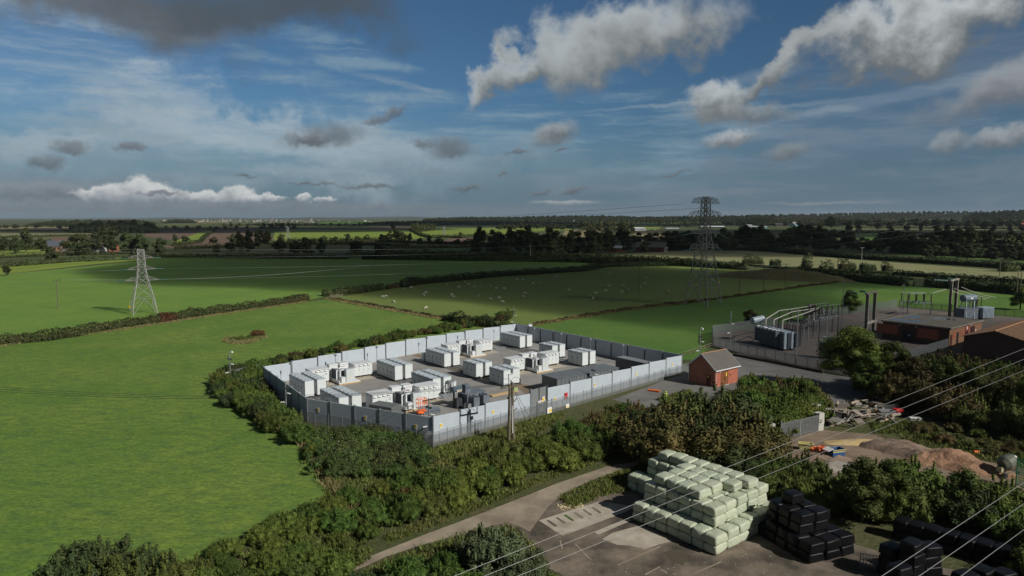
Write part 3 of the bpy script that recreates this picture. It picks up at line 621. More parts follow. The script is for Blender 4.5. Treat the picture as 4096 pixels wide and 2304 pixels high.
# lamp posts just inside the back fences
def lamp_post():
    r = empty('floodlight_post'); b = MB(); b.tube([(0, 0, 0), (0, 0, 4.1)], .07, 6, r2=.055); b.build('post', M_FPOST, r)
    b = MB(); b.box(-.28, -.12, 4.1, .28, .14, 4.42, Matrix.Rotation(R(20), 4, 'X') if 0 else None); b.box(-.05, -.05, 4.0, .05, .05, 4.12); b.build('lamp_head', M_GALV, r)
    return r
zA = lambda x, y: (1150+x/4.831, 1350+y/4.831)
zB = lambda x, y: (1550+x/4.684, 1300+y/4.684)
zC = lambda x, y: (2000+x/4.14, 1250+y/4.14)
zD = lambda x, y: (1400+x/4.83, 1500+y/4.83)
zE = lambda x, y: (1800+x/5.795, 1450+y/5.795)
lp = lamp_post(); first = True
for i, (q, lb) in enumerate(((zA(38, 500), 'leftmost floodlight post at the back fence, behind the far left cabinets'), (zA(905, 335), 'floodlight post at the back fence behind the left transformer unit'), (zA(1703, 180), 'floodlight post at the back fence left of the five cabinet block'),
        (zB(715, 232), 'floodlight post at the middle of the back fence'), (zB(1425, 122), 'floodlight post at the back fence behind the upper transformer unit'), (zB(2092, 20), 'floodlight post near the back corner, at the pale fence'),
        (zC(588, 255), 'floodlight post on the dark back fence nearest the corner'), (zC(1032, 345), 'second floodlight post along the dark back fence'), (zC(1518, 435), 'third floodlight post along the dark back fence'), (zC(2058, 535), 'floodlight post on the dark back fence beside the corrugated container'))):
    p = at(*q, 4.3); n = Vector((.62, -.78, 0))*.5 if i < 6 else Vector((-.62, -.78, 0))*.5
    o = lp if i == 0 else copy_tree(lp); o.location = (p.x+n.x, p.y+n.y, .03); tag(o, lb, 'lamp post', 'floodlight posts along the back fence')
    o.rotation_euler = (0, 0, R(-35) if i < 6 else R(35))

# yellow warning signs on the fence
def wsign():
    r = empty('warning_sign'); b = MB(); b.box(-.30, -.012, -.42, .30, .012, .42); b.build('sign_plate', M_SIGNW, r)
    b = MB(); b.box(-.25, -.018, -.26, .25, -.0125, .36); b.build('yellow_field', M_YELLOW, r)
    b = MB(); b.add([(-.10, -.024, .02), (.10, -.024, .02), (0, -.024, .22), (-.10, -.019, .02), (.10, -.019, .02), (0, -.019, .22)], [(0, 1, 2), (5, 4, 3), (0, 3, 4, 1), (1, 4, 5, 2), (2, 5, 3, 0)]); b.build('triangle', M_BLACK, r)
    return r
ws = wsign(); ws.scale = (.78, 1, .78); GRP = 'yellow warning signs on the acoustic fence'
def sign_on(A, B, px, py, lb, k, off=.10, mir=1):
    """place on the fence plane through A-B where the ray of (px,py) meets it"""
    A = Vector((A[0], A[1], 0)); B = Vector((B[0], B[1], 0)); d = (B-A).normalized(); n = Vector((d.y, -d.x, 0))
    r = ray(px, py); t = (A-Vector((0, 0, 0))).dot(n)/Vector((r.x, r.y, 0)).dot(n); p = Vector((r.x*t, r.y*t, CAMZ+r.z*t))+n*off
    o = ws if k == 0 else copy_tree(ws); o.location = p; o.rotation_euler = (0, 0, math.atan2(d.y, d.x)); return tag(o, lb, 'warning sign', GRP)
for i, (A, B, px, py, lb) in enumerate(((C1, C2, 1274, 1639, 'leftmost yellow warning sign, on the front left fence panel by the kink'), (C1, C2, 1462, 1671, 'yellow warning sign above the bramble mound'), (C1, C2, 1664, 1705, 'yellow warning sign in pole shadow left of the front corner'),
        (C2, C3, 1763, 1702, 'yellow warning sign just right of the front corner'), (C2, C3, 1971, 1648, 'yellow warning sign left of the twin wooden pole'), (C2, C3, 2219, 1597, 'yellow warning sign right of the gate'),
        (C2, C3, 2378, 1540, 'yellow warning sign on the panel after the red box'), (C2, C3, 2544, 1497, 'yellow warning sign below the far dark container'), (C2, C3, 2688, 1459, 'rightmost yellow warning sign on the fence near the hut'))): sign_on(A, B, px, py, lb, i)
def flat_on(A, B, px, py, w2, h2, m, name, lb, cat, off=.12, extra=None):
    A = Vector((A[0], A[1], 0)); B = Vector((B[0], B[1], 0)); d = (B-A).normalized(); n = Vector((d.y, -d.x, 0))
    r = ray(px, py); t = A.dot(n)/Vector((r.x, r.y, 0)).dot(n); p = Vector((r.x*t, r.y*t, CAMZ+r.z*t))+n*off
    b = MB(); b.box(-w2, -.03, -h2, w2, .03, h2); o = b.build(name, m); o.location = p; o.rotation_euler = (0, 0, math.atan2(d.y, d.x)); tag(o, lb, cat)
    if extra:
        b = MB(); b.box(*extra[:6]); b.build(extra[7], extra[6], o)
    return o
flat_on(C2, C3, 2262, 1583, .36, .52, M_RED, 'fire_point_box', 'red box fixed on the fence right of the gate', 'box', .16, (-.40, -.05, .44, .40, .05, .56, M_RED, 'box_lid'))
flat_on(C2, C3, 2171, 1597, .30, .48, M_SIGNW, 'gate_sign', 'white and yellow sign high on the right gate leaf', 'sign', .17, (-.25, -.037, -.30, .25, -.031, .30, M_YELLOW, 'yellow_field'))
flat_on(C2, C3, 2164, 1604, .9, .16, M_SIGNW, 'gate_banner', 'narrow white strip sign on the right gate leaf', 'sign', .15, (-.80, -.036, -.04, .1, -.031, .03, M_RED, 'red_text_line'))
flat_on(C2, C3, 2173, 1634, .55, .50, M_SIGNW, 'notice_board', 'white notice with yellow block in front of the gate', 'sign', 1.45, (-.10, -.037, -.35, .47, -.031, .18, M_YELLOW, 'yellow_block'))
flat_on(C2, C3, 2245, 1617, .42, .34, M_SIGNW, 'notice_board', 'white and yellow notice on the mesh fence right of the gate', 'sign', 1.45, (-.30, -.037, -.28, .30, -.031, -.05, M_YELLOW, 'yellow_block'))

# outer weld mesh fence in front of the acoustic fence
def mesh_fence(pts, label, H=2.4, n0=2.7):
    root = empty('mesh_fence', pts[0], 0, label, 'fence', 'mesh fence outside the acoustic fence'); o0 = Vector(pts[0])
    for i in range(len(pts)-1):
        A = Vector(pts[i])-o0; B = Vector(pts[i+1])-o0; n = max(1, round((B-A).length/n0)); d = (B-A)/n
        for k in range(n):
            b = MB(); hbar(b, A+d*k+d.normalized()*.04, A+d*(k+1)-d.normalized()*.04, .05, H-.1, .008); b.build('mesh_panel', M_MESH, root)
        for k in range(n+(i == len(pts)-2)):
            b = MB(); p = A+d*k; b.bar(p, p+Vector((0, 0, H+.12)), .07, .07); b.build('post', M_FPOST, root)
nL = Vector((-.45, -.89, 0)); nR = Vector((.69, -.72, 0)).normalized()
cc = Vector((C2.x, C2.y, 0))+Vector((.15, -1.9, 0))
mesh_fence([Vector((C1.x, C1.y, 0))+nL*1.3, cc], 'grey weld mesh fence below the front left acoustic fence')
mesh_fence([cc, Vector((gA.x, gA.y, 0))+nR*1.3], 'grey weld mesh fence left of the compound gate')
mesh_fence([Vector((gB.x, gB.y, 0))+nR*1.3, Vector((C3.x, C3.y, 0))+nR*1.3+dF*1.5-Vector((0, 0, dF.z))], 'grey weld mesh fence right of the compound gate')
mesh_fence([at(930, 1520), at(1040, 1495)], 'short grey mesh fence left of the compound corner', 2.2)
gm = empty('mesh_gate', Vector((gA.x, gA.y, 0))+nR*1.3, math.atan2(dF.y, dF.x), 'grey mesh double gate in front of the tall compound gate', 'gate')
b = MB(); b.box(.2, -.004, .1, gw-.2, .004, 2.2); b.build('mesh_leaf', M_MESH, gm)
b = MB()
for x in (.15, gw/2-.04, gw/2+.04, gw-.15): b.box(x-.035, -.035, 0, x+.035, .035, 2.5)
b.box(.2, -.03, 2.25, gw-.2, .03, 2.32); b.build('gate_frame', M_FPOST, gm)

# ------------------------------------------------------------------ battery cabinets
def cabinet():
    r = empty('battery_cabinet'); b = MB()
    b.box(.02, -.0, .0, 1.58, 1.66, 2.80); b.build('body', M_WHITE, r)
    b = MB(); b.box(.0, -.02, 2.80, 1.60, 1.68, 2.87)
    for x in (.12, 1.42):
        for y in (.10, 1.5): b.box(x, y, 2.87, x+.14, y+.12, 2.97)
    b.box(.35, .3, 2.87, 1.25, 1.35, 2.90); b.build('lid', M_LID, r)
    b = MB(); b.box(.05, 1.66, .08, 1.55, 1.70, 2.74); d = b.build('door', M_DOOR, r)
    b = MB(); b.box(.18, 1.70, 1.25, .27, 1.75, 1.55); b.build('handle', M_BLACK, d)
    b = MB()
    for z in (2.45, 2.52, 2.59): b.box(.5, 1.70, z, 1.1, 1.712, z+.03)
    b.build('vent', M_DGREY, d)
    b = MB()
    for z in (.35, 1.4, 2.45): b.box(1.50, 1.66, z, 1.60, 1.73, z+.12)
    b.build('hinge', M_DGREY, d)
    b = MB(); b.box(.05, .05, -.12, 1.55, .18, 0); b.box(.05, 1.5, -.12, 1.55, 1.62, 0); b.build('foot_rail', M_DGREY, r)
    return r
# local frame: x runs along the row (away, 128 deg), y towards the shaded door side
ROWA = R(128.0)
proto = cabinet(); used = False
U2 = Vector((math.cos(R(38)), math.sin(R(38)), 0))
blocks = [('A', (-37.7, 121.9), 5, 'far left block beside the left fence'), ('B', (-28.6, 110.4), 5, 'front left block beside the front fence'), ('C', (-23.5, 134.8), 5, 'left middle block near the left transformer unit'),
          ('D', (-14.6, 123.7), 5, 'block behind the front transformer unit'), ('E', (-14.8, 147.2), 5, 'middle block below the upper transformer unit'), ('F', (-7.3, 136.9), 3, 'three deep centre block'),
          ('G', (-1.6, 130.7), 3, 'three deep block behind the twin wooden pole'), ('H', (2.0, 169.3), 5, 'rearmost block by the back corner'), ('I', (9.4, 156.6), 3, 'three deep block behind the right transformer unit'), ('J', (15.6, 148.5), 3, 'three deep block behind the plant rooms')]
BZ = .45
for nm, o0, n, where in blocks:
    for rw in range(2):
        base = Vector((o0[0], o0[1], BZ))+U2*(rw*2.33)
        for k in range(n):
            # y axis = door side = -U2 direction: rotate so that local x = 128 deg, local y = 218 deg
            p = base+Vector((math.cos(ROWA), math.sin(ROWA), 0))*(k*1.61)+U2*1.68
            o = proto if not used else copy_tree(proto)
            used = True; o.location = p; o.rotation_euler = (0, 0, ROWA)
            pos = 'frontmost' if k == 0 else ('rearmost' if k == n-1 else ordn(k+1)+' from front')
            tag(o, f'white battery cabinet, {pos}, {"left" if rw == 0 else "right"} row, {where}', 'battery cabinet', 'white battery cabinets in the compound')
def skid(o0, L, label, back=0.0):
    """steel support frame and concrete beams under a line of cabinets; o0 front corner, L length to the rear"""
    r = empty('support_frame', (o0[0], o0[1], 0), ROWA, label, 'steel frame', 'support frames under the cabinets')
    b = MB()
    for y in (.25, 1.6, -.75, -2.05): b.box(-back, y-1.68-.05-.0, .22, L, y-1.68+.05, .32)
    b.build('long_beams', M_GALV, r)
    b = MB(); x = -back+.2
    while x < L: b.box(x, -4.05, .12, x+.10, .05, .218); x += 1.1
    b.build('cross_beams', M_DGREY, r)
    b = MB(); b.box(-back, -.28, .0, L, -.02, .115); b.box(-back, -3.95, 0, L, -3.7, .115); b.build('footing', M_CONCD, r)
    return r
def ax(o0, s): return (o0[0]+math.cos(ROWA)*s, o0[1]+math.sin(ROWA)*s)
skid((-28.6, 110.4), 22.6, 'steel frame under the two leftmost cabinet blocks', .6)
skid((-14.6, 123.7), 22.4, 'steel frame under the second line of cabinet blocks', .6)
skid((-1.6, 130.7), 28.9, 'steel frame under the third line of cabinet blocks', 1.0)
skid((9.4, 156.6), 22.6, 'steel frame under the rear line of cabinets', .5)
skid((15.6, 148.5), 6.0, 'steel frame under the block behind the plant rooms', .6)

# ------------------------------------------------------------------ inverter and transformer stations
def station_parts():
    """prototypes in local coordinates: x = along 38 deg, y = towards the rear (-V)"""
    P_ = {}
    def inv(w, name):
        r = empty(name); b = MB(); b.box(0, .12, .55, w, 2.7, 2.95); b.build('body', M_WHITE2, r)
        b = MB(); b.box(-.06, -.10, 2.95, w+.06, 2.76, 3.10); b.box(-.06, .1, 2.72, 0, 2.7, 2.95); b.build('roof', M_WHITE2, r)
        for k in range(4):
            x = .12+k*(w-.2)/4; b = MB(); ww = (w-.2)/4-.28
            b.add([(x, .12, 2.9), (x+ww, .12, 2.9), (x+ww, -.16, 2.62), (x, -.16, 2.62), (x, .12, 2.62), (x+ww, .12, 2.62)], [(0, 3, 2, 1), (0, 4, 3), (1, 2, 5), (3, 4, 5, 2)]); b.build('vent_hood', M_WHITE2, r)
            b = MB(); b.box(x+.04, .095, 2.52, x+ww-.04, .125, 2.6); b.build('vent_slot', M_BLACK, r)
        n = 4 if w > 3.8 else 3
        for k in range(n):
            b = MB(); x = .03+k*(w-.06)/n; b.box(x+.015, .085, 1.15, x+(w-.06)/n-.015, .115, 2.45); d = b.build('door', M_WHITE, r)
            b = MB(); b.box(x+.12, .06, 1.6, x+.17, .084, 1.85); b.build('handle', M_DGREY, d)
            b = MB(); b.box(x+.015, .085, .62, x+(w-.06)/n-.015, .115, 1.12); b.build('lower_panel', M_WHITE, r)
        b = MB()
        for x in (.1, w-.35): b.box(x, .3, .12, x+.25, 2.4, .545)
        b.build('foot_beam', M_CONC, r)
        return r
    P_['invL'] = inv(3.8, 'inverter_container'); P_['invR'] = inv(4.1, 'inverter_container')
    for q in range(2):
        b = MB()
        for i in (0, 1):
            for j in (0, 1): b.box(3.05+i*.22, .058, 1.75+j*.26, 3.15+i*.22, .082, 1.87+j*.26)
        if q == 0: b.build('switch_panel', M_DGREY, P_['invL'])
    r = empty('station_transformer'); b = MB(); b.box(4.95, -1.7, .62, 7.2, 1.6, 2.55); b.box(5.1, -1.0, 2.55, 7.0, 1.3, 2.62); b.build('tank', M_WHITE2, r)
    b = MB()
    for k in range(14): y = -1.55+k*.16; b.box(4.58, y, .95, 4.93, y+.05, 2.75)
    b.box(4.62, -1.6, 2.72, 4.94, .72, 2.80); b.build('radiator_fins', M_TGREY, r)
    b = MB()
    for k in range(8): x = 5.25+k*.16; b.box(x, -2.05, .95, x+.05, -1.72, 2.6)
    b.build('radiator_fins', M_TGREY, r)
    b = MB(); b.box(4.55, -1.72, .75, 4.95, -1.62, 2.78); b.box(5.0, -2.4, .75, 5.22, -1.72, 2.9); b.build('white_frame', M_WHITE2, r)
    b = MB(); b.tube([(5.9, -.6, 2.6), (5.9, -.6, 3.55)], .13, 8); b.box(5.72, -.85, 3.35, 6.08, -.35, 3.6); b.build('cable_riser', M_WHITE2, r)
    b = MB(); b.tube([(5.3, -1.1, 3.0), (6.4, -1.1, 3.0)], .16, 8); b.build('small_conservator', M_GALV, r)
    for k in range(3):
        b = MB(); b.tube([(6.2+k*.3, .2, 2.6), (6.3+k*.3, .15, 2.85), (6.55+k*.3, .1, 3.0)], .045, 6); b.build('bushing', mat('bushing_red', (.25, .03, .03), .4), r)
    b = MB(); b.box(4.45, -3.3, .32, 8.9, 3.2, .48); b.box(4.45, -3.3, .48, 4.60, 2.6, .95); b.build('skid_base', M_WHITE2, r)
    b = MB(); b.box(4.3, -3.5, .105, 8.95, -3.2, .32); b.box(4.3, 2.8, .105, 8.95, 3.3, .32); b.box(4.3, -.3, .105, 8.95, .2, .32); b.build('timber_bearers', M_PLANK, r)
    P_['tr'] = r
    r = empty('low_voltage_cabinet'); b = MB(); b.box(4.65, 1.9, .5, 6.45, 3.2, 3.05); b.build('body', M_WHITE2, r); b = MB(); b.box(4.58, 1.8, 3.05, 6.55, 3.28, 3.32); b.build('roof', M_WHITE2, r); P_['lv1'] = r
    r = empty('low_voltage_cabinet'); b = MB(); b.box(6.85, 1.7, .5, 8.55, 3.2, 3.0); b.build('body', M_WHITE2, r); b = MB(); b.box(6.78, 1.6, 3.0, 8.62, 3.28, 3.36); b.build('roof', M_WHITE2, r); P_['lv2'] = r
    r = empty('switchgear_cabinet'); b = MB(); b.box(6.0, -3.2, .5, 7.75, -2.2, 3.0); b.build('body', M_WHITE, r)
    b = MB(); b.box(5.97, -3.23, 3.0, 7.78, -2.17, 3.06); b.build('roof', M_LID, r)
    for k in range(2):
        b = MB(); b.box(6.04+k*.85, -3.225, 1.75, 6.86+k*.85, -3.20, 2.92); d = b.build('door', M_DOOR, r)
        b = MB(); b.box(6.12+k*.85, -3.24, 2.3, 6.16+k*.85, -3.226, 2.42); b.build('handle', M_DGREY, d)
    b = MB(); b.box(6.04, -3.225, .6, 7.71, -3.20, 1.70); b.build('lower_panel', M_DOOR, r)
    b = MB(); b.box(6.75, -3.24, 1.35, 6.92, -3.226, 1.6); b.build('warning_label', M_YELLOW, r); P_['sw'] = r
    r = empty('terminal_box'); b = MB(); b.box(5.0, -3.2, .5, 5.85, -2.35, 1.55); b.build('body', M_WHITE2, r); b = MB(); b.box(4.97, -3.23, 1.55, 5.88, -2.32, 1.6); b.build('lid', M_LID, r)
    b = MB(); b.tube([(5.92, -3.3, .5), (5.92, -3.3, 2.3)], .03, 6); b.build('conduit', M_GALV, r); P_['tb'] = r
    return P_
SP = station_parts(); su = {}
stations = [((-39.6, 131.9), 'left transformer unit beside the far left cabinets', 9.2, 0), ((-23.6, 113.2), 'front transformer unit by the orange lift', 9.0, 0), ((-0.2, 142.3), 'right transformer unit by the long grey plant rooms', 9.6, 0)]
o2 = at(*zB(1118, 385), 3.1)
stations.append(((o2.x, o2.y), 'rear transformer unit near the back fence', 9.2, 0))
for (x0, y0), where, ur, _ in stations:
    for k, nm, lb, ct in (('invL', 'inverter_container', 'white hooded inverter, left end of the', 'inverter'), ('invR', 'inverter_container', 'white hooded inverter, right end of the', 'inverter'), ('tr', 'station_transformer', 'white finned transformer of the', 'transformer'),
                         ('lv1', 'low_voltage_cabinet', 'white roofed cabinet, rear left of the', 'cabinet'), ('lv2', 'low_voltage_cabinet', 'white roofed cabinet, rear right of the', 'cabinet'), ('sw', 'switchgear_cabinet', 'tall white switchgear cabinet of the', 'cabinet'), ('tb', 'terminal_box', 'small white terminal box of the', 'box')):
        o = SP[k] if k not in su else copy_tree(SP[k]); su[k] = 1
        p = Vector((x0, y0, 0.0))
        if k == 'invR': p = p+U2*ur
        o.location = p; o.rotation_euler = (0, 0, CA); tag(o, f'{lb} {where}', ct, {'inv': 'white inverter containers', 'sta': 'station transformers'}.get(nm[:3], nm.replace('_', ' ')+'s of the transformer units'))
    for u0, u1 in ((-.3, 4.1), (ur-.1, ur+4.6)):
        b = MB(); b.box(u0, -2.0, .0, u1, 3.0, .16); o = b.build('concrete_pad', M_SLAB); o.location = (x0, y0, 0); o.rotation_euler = (0, 0, CA); o['kind'] = 'structure'
# ------------------------------------------------------------------ containers
def container(A, ang, L, W, H, m, label, name='shipping_container', corr=.22, door=False, flat=False, z=.12):
    """A = near left bottom corner; x along ang, y to the left of it"""
    r = empty(name, (A[0], A[1], z), ang, label, 'container')
    if not flat:
        for side in range(4):
            b = MB(); n = int((L if side % 2 == 0 else W)/corr)
            l = (L if side % 2 == 0 else W); s = (l-.2)/n
            pts = []
            for k in range(n):
                a = .1+k*s; pts += [(a, 0), (a+s*.35, 0), (a+s*.5, .06), (a+s*.85, .06)]
            pts.append((l-.1, 0))
            vs = []
            for p, d in pts: vs += [(p, d, .12), (p, d, H-.1)]
            fs = [(2*i, 2*i+2, 2*i+3, 2*i+1) for i in range(len(pts)-1)]; b.add(vs, fs)
            T = [Matrix.Identity(4), Matrix.Translation((L, 0, 0)) @ Matrix.Rotation(R(90), 4, 'Z'), Matrix.Translation((L, W, 0)) @ Matrix.Rotation(R(180), 4, 'Z'), Matrix.Translation((0, W, 0)) @ Matrix.Rotation(R(270), 4, 'Z')][side]
            b.xform(T); b.build('side_wall', m, r)
        b = MB(); n = int(L/.45); s = (L-.2)/n; vs = []
        for k in range(n):
            a = .1+k*s; vs += [(a, .08, H-.03), (a, W-.08, H-.03), (a+s*.45, .08, H-.03), (a+s*.45, W-.08, H-.03), (a+s*.55, .08, H+.02), (a+s*.55, W-.08, H+.02), (a+s*.92, .08, H+.02), (a+s*.92, W-.08, H+.02)]
        b.add(vs, [(2*i, 2*i+2, 2*i+3, 2*i+1) for i in range(len(vs)//2-1)]); b.box(.1, .1, H-.12, L-.1, W-.1, H-.05); b.build('roof', m, r)
        b = MB()
        for x in (0, L-.14):
            for y in (0, W-.14): b.box(x, y, 0, x+.14, y+.14, H)
        for z0 in (.0, H-.11):
            for y in (0, W-.1): b.box(.14, y+.005, z0+.004, L-.14, y+.095, z0+.105)
            for x in (0, L-.1): b.box(x+.005, .14, z0+.004, x+.095, W-.14, z0+.105)
        b.build('corner_frame', m, r)
    else:
        b = MB(); b.box(.05, .05, 0, L-.05, W-.05, H-.12); b.build('body', m, r)
        b = MB(); b.box(-.06, -.06, H-.12, L+.06, W+.06, H); b.build('roof', M_PLANT, r)
        n = int(L/1.0)
        for k in range(n+1):
            b = MB(); x = .08+(L-.2)*k/n; b.box(x-.03, .01, .0, x+.03, .049, H-.14); b.build('seam_trim', M_DGREY if k % 2 else M_PLANT, r)
    return r
p = at(*zD(800, 650), 2.6); q = at(*zD(375, 575), 2.6); container((p.x, p.y), math.atan2(q.y-p.y, q.x-p.x)-R(90)+R(0) if 0 else R(62), 2.6, 4.6, 2.6, M_CORR, 'small grey corrugated container with a dark hatch behind the front left fence')
pl = at(*zC(945, 1110), 3.0)
c1 = container((pl.x, pl.y), R(36.5), 8.0, 4.6, 3.0, M_PLANT, 'near one of two long flat roofed grey plant rooms behind the gate', 'plant_room', flat=True)
e = Vector((math.cos(R(36.5)), math.sin(R(36.5)), 0))
c2 = container((pl.x+e.x*8.25, pl.y+e.y*8.25), R(36.5), 8.0, 4.6, 3.0, M_PLANT, 'far one of two long flat roofed grey plant rooms, joined end to end', 'plant_room', flat=True)
pf = at(2494, 1424, 2.9); n_ = Vector((math.cos(R(-52)), math.sin(R(-52)), 0))*9.0
container((pf.x+n_.x, pf.y+n_.y), R(128), 9.0, 2.5, 2.9, M_PLANT, 'dark green grey corrugated container in the right corner of the compound')
# white slim kiosks
for q, lb, s in ((zC(1235, 590), 'slim white kiosk with a cap beside the dark back fence', (.45, .45, 2.9)), (zC(490, 350), 'white kiosk behind the rearmost cabinets', (.6, .4, 2.9)), (zE(1400, 500), 'low white box at the end of the block behind the twin pole', (.55, .3, 2.3)), (zD(1990, 320), 'white box at the end of the block by the front transformer unit', (.5, .35, 2.2)), (zB(685, 640), 'small grey box at the rear end of the middle block', (.4, .4, 1.8))):
    p = at(*q, .4); r = empty('kiosk', (p.x, p.y, .12), CA, lb, 'kiosk', 'white kiosks in the compound'); b = MB(); b.box(-s[0], -s[1], 0, s[0], s[1], s[2]); b.build('body', M_WHITE, r)
    b = MB(); b.box(-s[0]-.08, -s[1]-.08, s[2], s[0]+.08, s[1]+.08, s[2]+.1); b.build('cap', M_LID, r)
# dark auxiliary transformer behind the fence left of the twin pole
p = at(*zE(430, 1075), 0.2); A0 = math.atan2(dF.y, dF.x)
r = empty('oil_transformer', (p.x, p.y, .11), A0, 'dark grey oil transformer with conservator tank lying inside the front fence', 'transformer')
b = MB(); b.box(.2, .6, 0, 4.4, 2.9, 2.35); b.box(.1, .5, 2.35, 4.5, 3.0, 2.47)
for k in range(9): b.box(.3+k*.48, .56, 2.47, .38+k*.48, .64, 2.58)
b.build('tank', M_TGREY, r)
b = MB()
for k in range(2):
    x = .6+k*2.2; b.box(x, -.75, .5, x+1.3, .5, 2.0); b.tube([(x+.2, -.7, 2.1), (x+.2, .55, 2.2)], .09, 8); b.tube([(x+.9, -.7, 2.1), (x+.9, .55, 2.2)], .09, 8)
b.build('radiator_bank', M_TGREY, r)
b = MB(); b.tube([(-1.5, 2.6, 3.2), (.4, 2.6, 3.2)], .55, 14); b.build('conservator', mat('conservator_paint', (.085, .125, .15), .35, spec=.5), r)
b = MB(); b.box(-1.2, 2.4, 0, -1.0, 2.8, 2.7); b.box(-.1, 2.4, 0, .1, 2.8, 2.7); b.box(-1.3, 1.6, .1, .1, 2.2, 1.8); b.build('support_legs', M_DGREY, r)
b = MB(); b.box(.6, 1.5, 2.47, 1.7, 2.5, 3.9); b.build('control_box', M_TGREY, r)
b = MB(); b.tube([(-.3, .2, .6), (-.3, .5, .6)], .6, 14); b.build('cooling_fan', M_DGREY, r)
b = MB(); b.tube([(.15, -.2, .6), (.15, .1, .6)], .45, 14); b.build('cooling_fan', M_GALV, r)
b = MB(); b.box(-.95, 1.98, 2.75, .2, 2.02, 3.25); b.build('name_plate', M_CONC, r)
b = MB()
for x in (-.2, .05):
    b.bar((x, -.1, 0), (x, -.1, 2.4), .05)
for k in range(6): b.bar((-.2, -.1, .3+k*.38), (.05, -.1, .3+k*.38), .04)
b.build('ladder', M_DGREY, r)
# stacked timber boards on the gravel
p = at(*zE(985, 800), .15); r = empty('timber_stack', p, math.atan2((at(*zE(1570, 670))-at(*zE(985, 790))).y, (at(*zE(1570, 670))-at(*zE(985, 790))).x), 'new pale timber beams lying near the gate inside the compound', 'timber')
for k in range(3): b = MB(); b.box(0, k*.34, 0, 6.2, k*.34+.28, .22); b.build('beam', M_PLANK, r)
# orange scissor lift
p = at(*zD(1385, 760), .1); r = empty('scissor_lift', (p.x, p.y, .11), CA, 'orange scissor lift with raised guard rail beside the front transformer unit', 'lift')
b = MB(); b.box(-.85, -.5, .25, .85, .5, .6); b.build('chassis', M_ORANGE, r)
for x in (-.6, .6):
    for y in (-.5, .5): b = MB(); b.tube([(x, y-.08, .22), (x, y+.08, .22)], .22, 10); b.build('wheel', M_BLACK, r)
b = MB()
for s in (-1, 1):
    b.bar((-.7, .3*s, .6), (.7, .3*s, 1.15), .07); b.bar((.7, .3*s, .6), (-.7, .3*s, 1.15), .07)
b.build('scissor_arms', M_ORANGE, r)
b = MB(); b.box(-.85, -.45, 1.15, .85, .45, 1.25); b.build('platform', M_GALV, r)
b = MB()
for x in (-.8, 0, .8):
    for y in (-.42, .42): b.bar((x, y, 1.25), (x, y, 2.7), .07)
for z in (1.95, 2.7):
    for y in (-.42, .42): b.bar((-.8, y, z), (.8, y, z), .07)
    for x in (-.8, .8): b.bar((x, -.42, z), (x, .42, z), .07)
b.build('guard_rail', M_ORANGE, r)
# pole mounted camera arm stand and ramp plates
p = at(*zD(1910, 370), .2); r = empty('cable_rack', (p.x, p.y, .11), CA, 'grey steel cable rack with a slanting tube behind the front transformer unit', 'rack')
b = MB()
for x in (0, .5, 1.0): b.box(x, 0, 0, x+.08, .5, 2.6)
b.box(-.1, -.1, 2.5, 1.2, .6, 2.6); b.build('rack_frame', M_GALV, r); b = MB(); b.tube([(.2, -.3, 2.5), (-2.6, -2.2, .15)], .1, 8); b.build('slanting_tube', M_GALV, r)
for q, (z_, lb) in enumerate(((zD(1870, 410), 'flat grey cable tray on the gravel behind the front transformer unit'), (zB(2110, 430), 'narrow grey cable cover leading to the rearmost block'), (zA(1660, 665), 'narrow grey cable cover behind the left transformer unit'), (zC(1050, 800), 'narrow grey cable cover beside the right transformer unit'))):
    p = at(*z_, .15); b = MB(); b.box(-1.9, -.45 if q else -1.2, 0, 1.9, .45 if q else 1.2, .14); b.box(-1.9, -.5 if q else -1.25, .14, 1.9, .5 if q else 1.25, .18); o = b.build('cable_cover', M_GALV); o.location = (p.x, p.y, .115); o.rotation_euler = (0, 0, CA); tag(o, lb, 'cable cover', 'cable covers on the gravel')
# dark pallets tarpaulin near the lift
p = at(*zD(1560, 720), .1); b = MB(); b.box(-1.4, -1.1, 0, 1.4, 1.1, .5); b.box(-1.5, -1.2, .5, 1.5, 1.2, .56); o = b.build('covered_pallet', M_TGREY); o.location = (p.x, p.y, .12); o.rotation_euler = (0, 0, R(20)); tag(o, 'low dark covered pallet inside the front corner of the fence', 'pallet')

# ------------------------------------------------------------------ brick hut
def wallbox(r, name, m, x0, y0, z0, x1, y1, z1): b = MB(); b.box(x0, y0, z0, x1, y1, z1); return b.build(name, m, r)
hc = at(2859, 1552); hr = at(2950, 1529); ha = math.atan2(hr.y-hc.y, hr.x-hc.x)
r = empty('brick_hut', (hc.x, hc.y, .08), ha, 'small red brick hut with grey tiled gable roof at the end of the fence', 'hut')
HW, HD, HE, HR = (hr-hc).length, 6.3, 3.55, 6.2       # x = lit front, y = depth (rear)
t = MB(); t.prism([(0, 0), (HW, 0), (HW, HD), (0, HD)], 0, HE)
t.add([(0, 0, HE), (0, HD, HE), (0, HD/2, HR-.15), (HW, 0, HE), (HW, HD, HE), (HW, HD/2, HR-.15)], [(0, 2, 1), (3, 4, 5), (0, 3, 5, 2), (1, 2, 5, 4)])
t.build('brick_walls', M_BRICK, r)
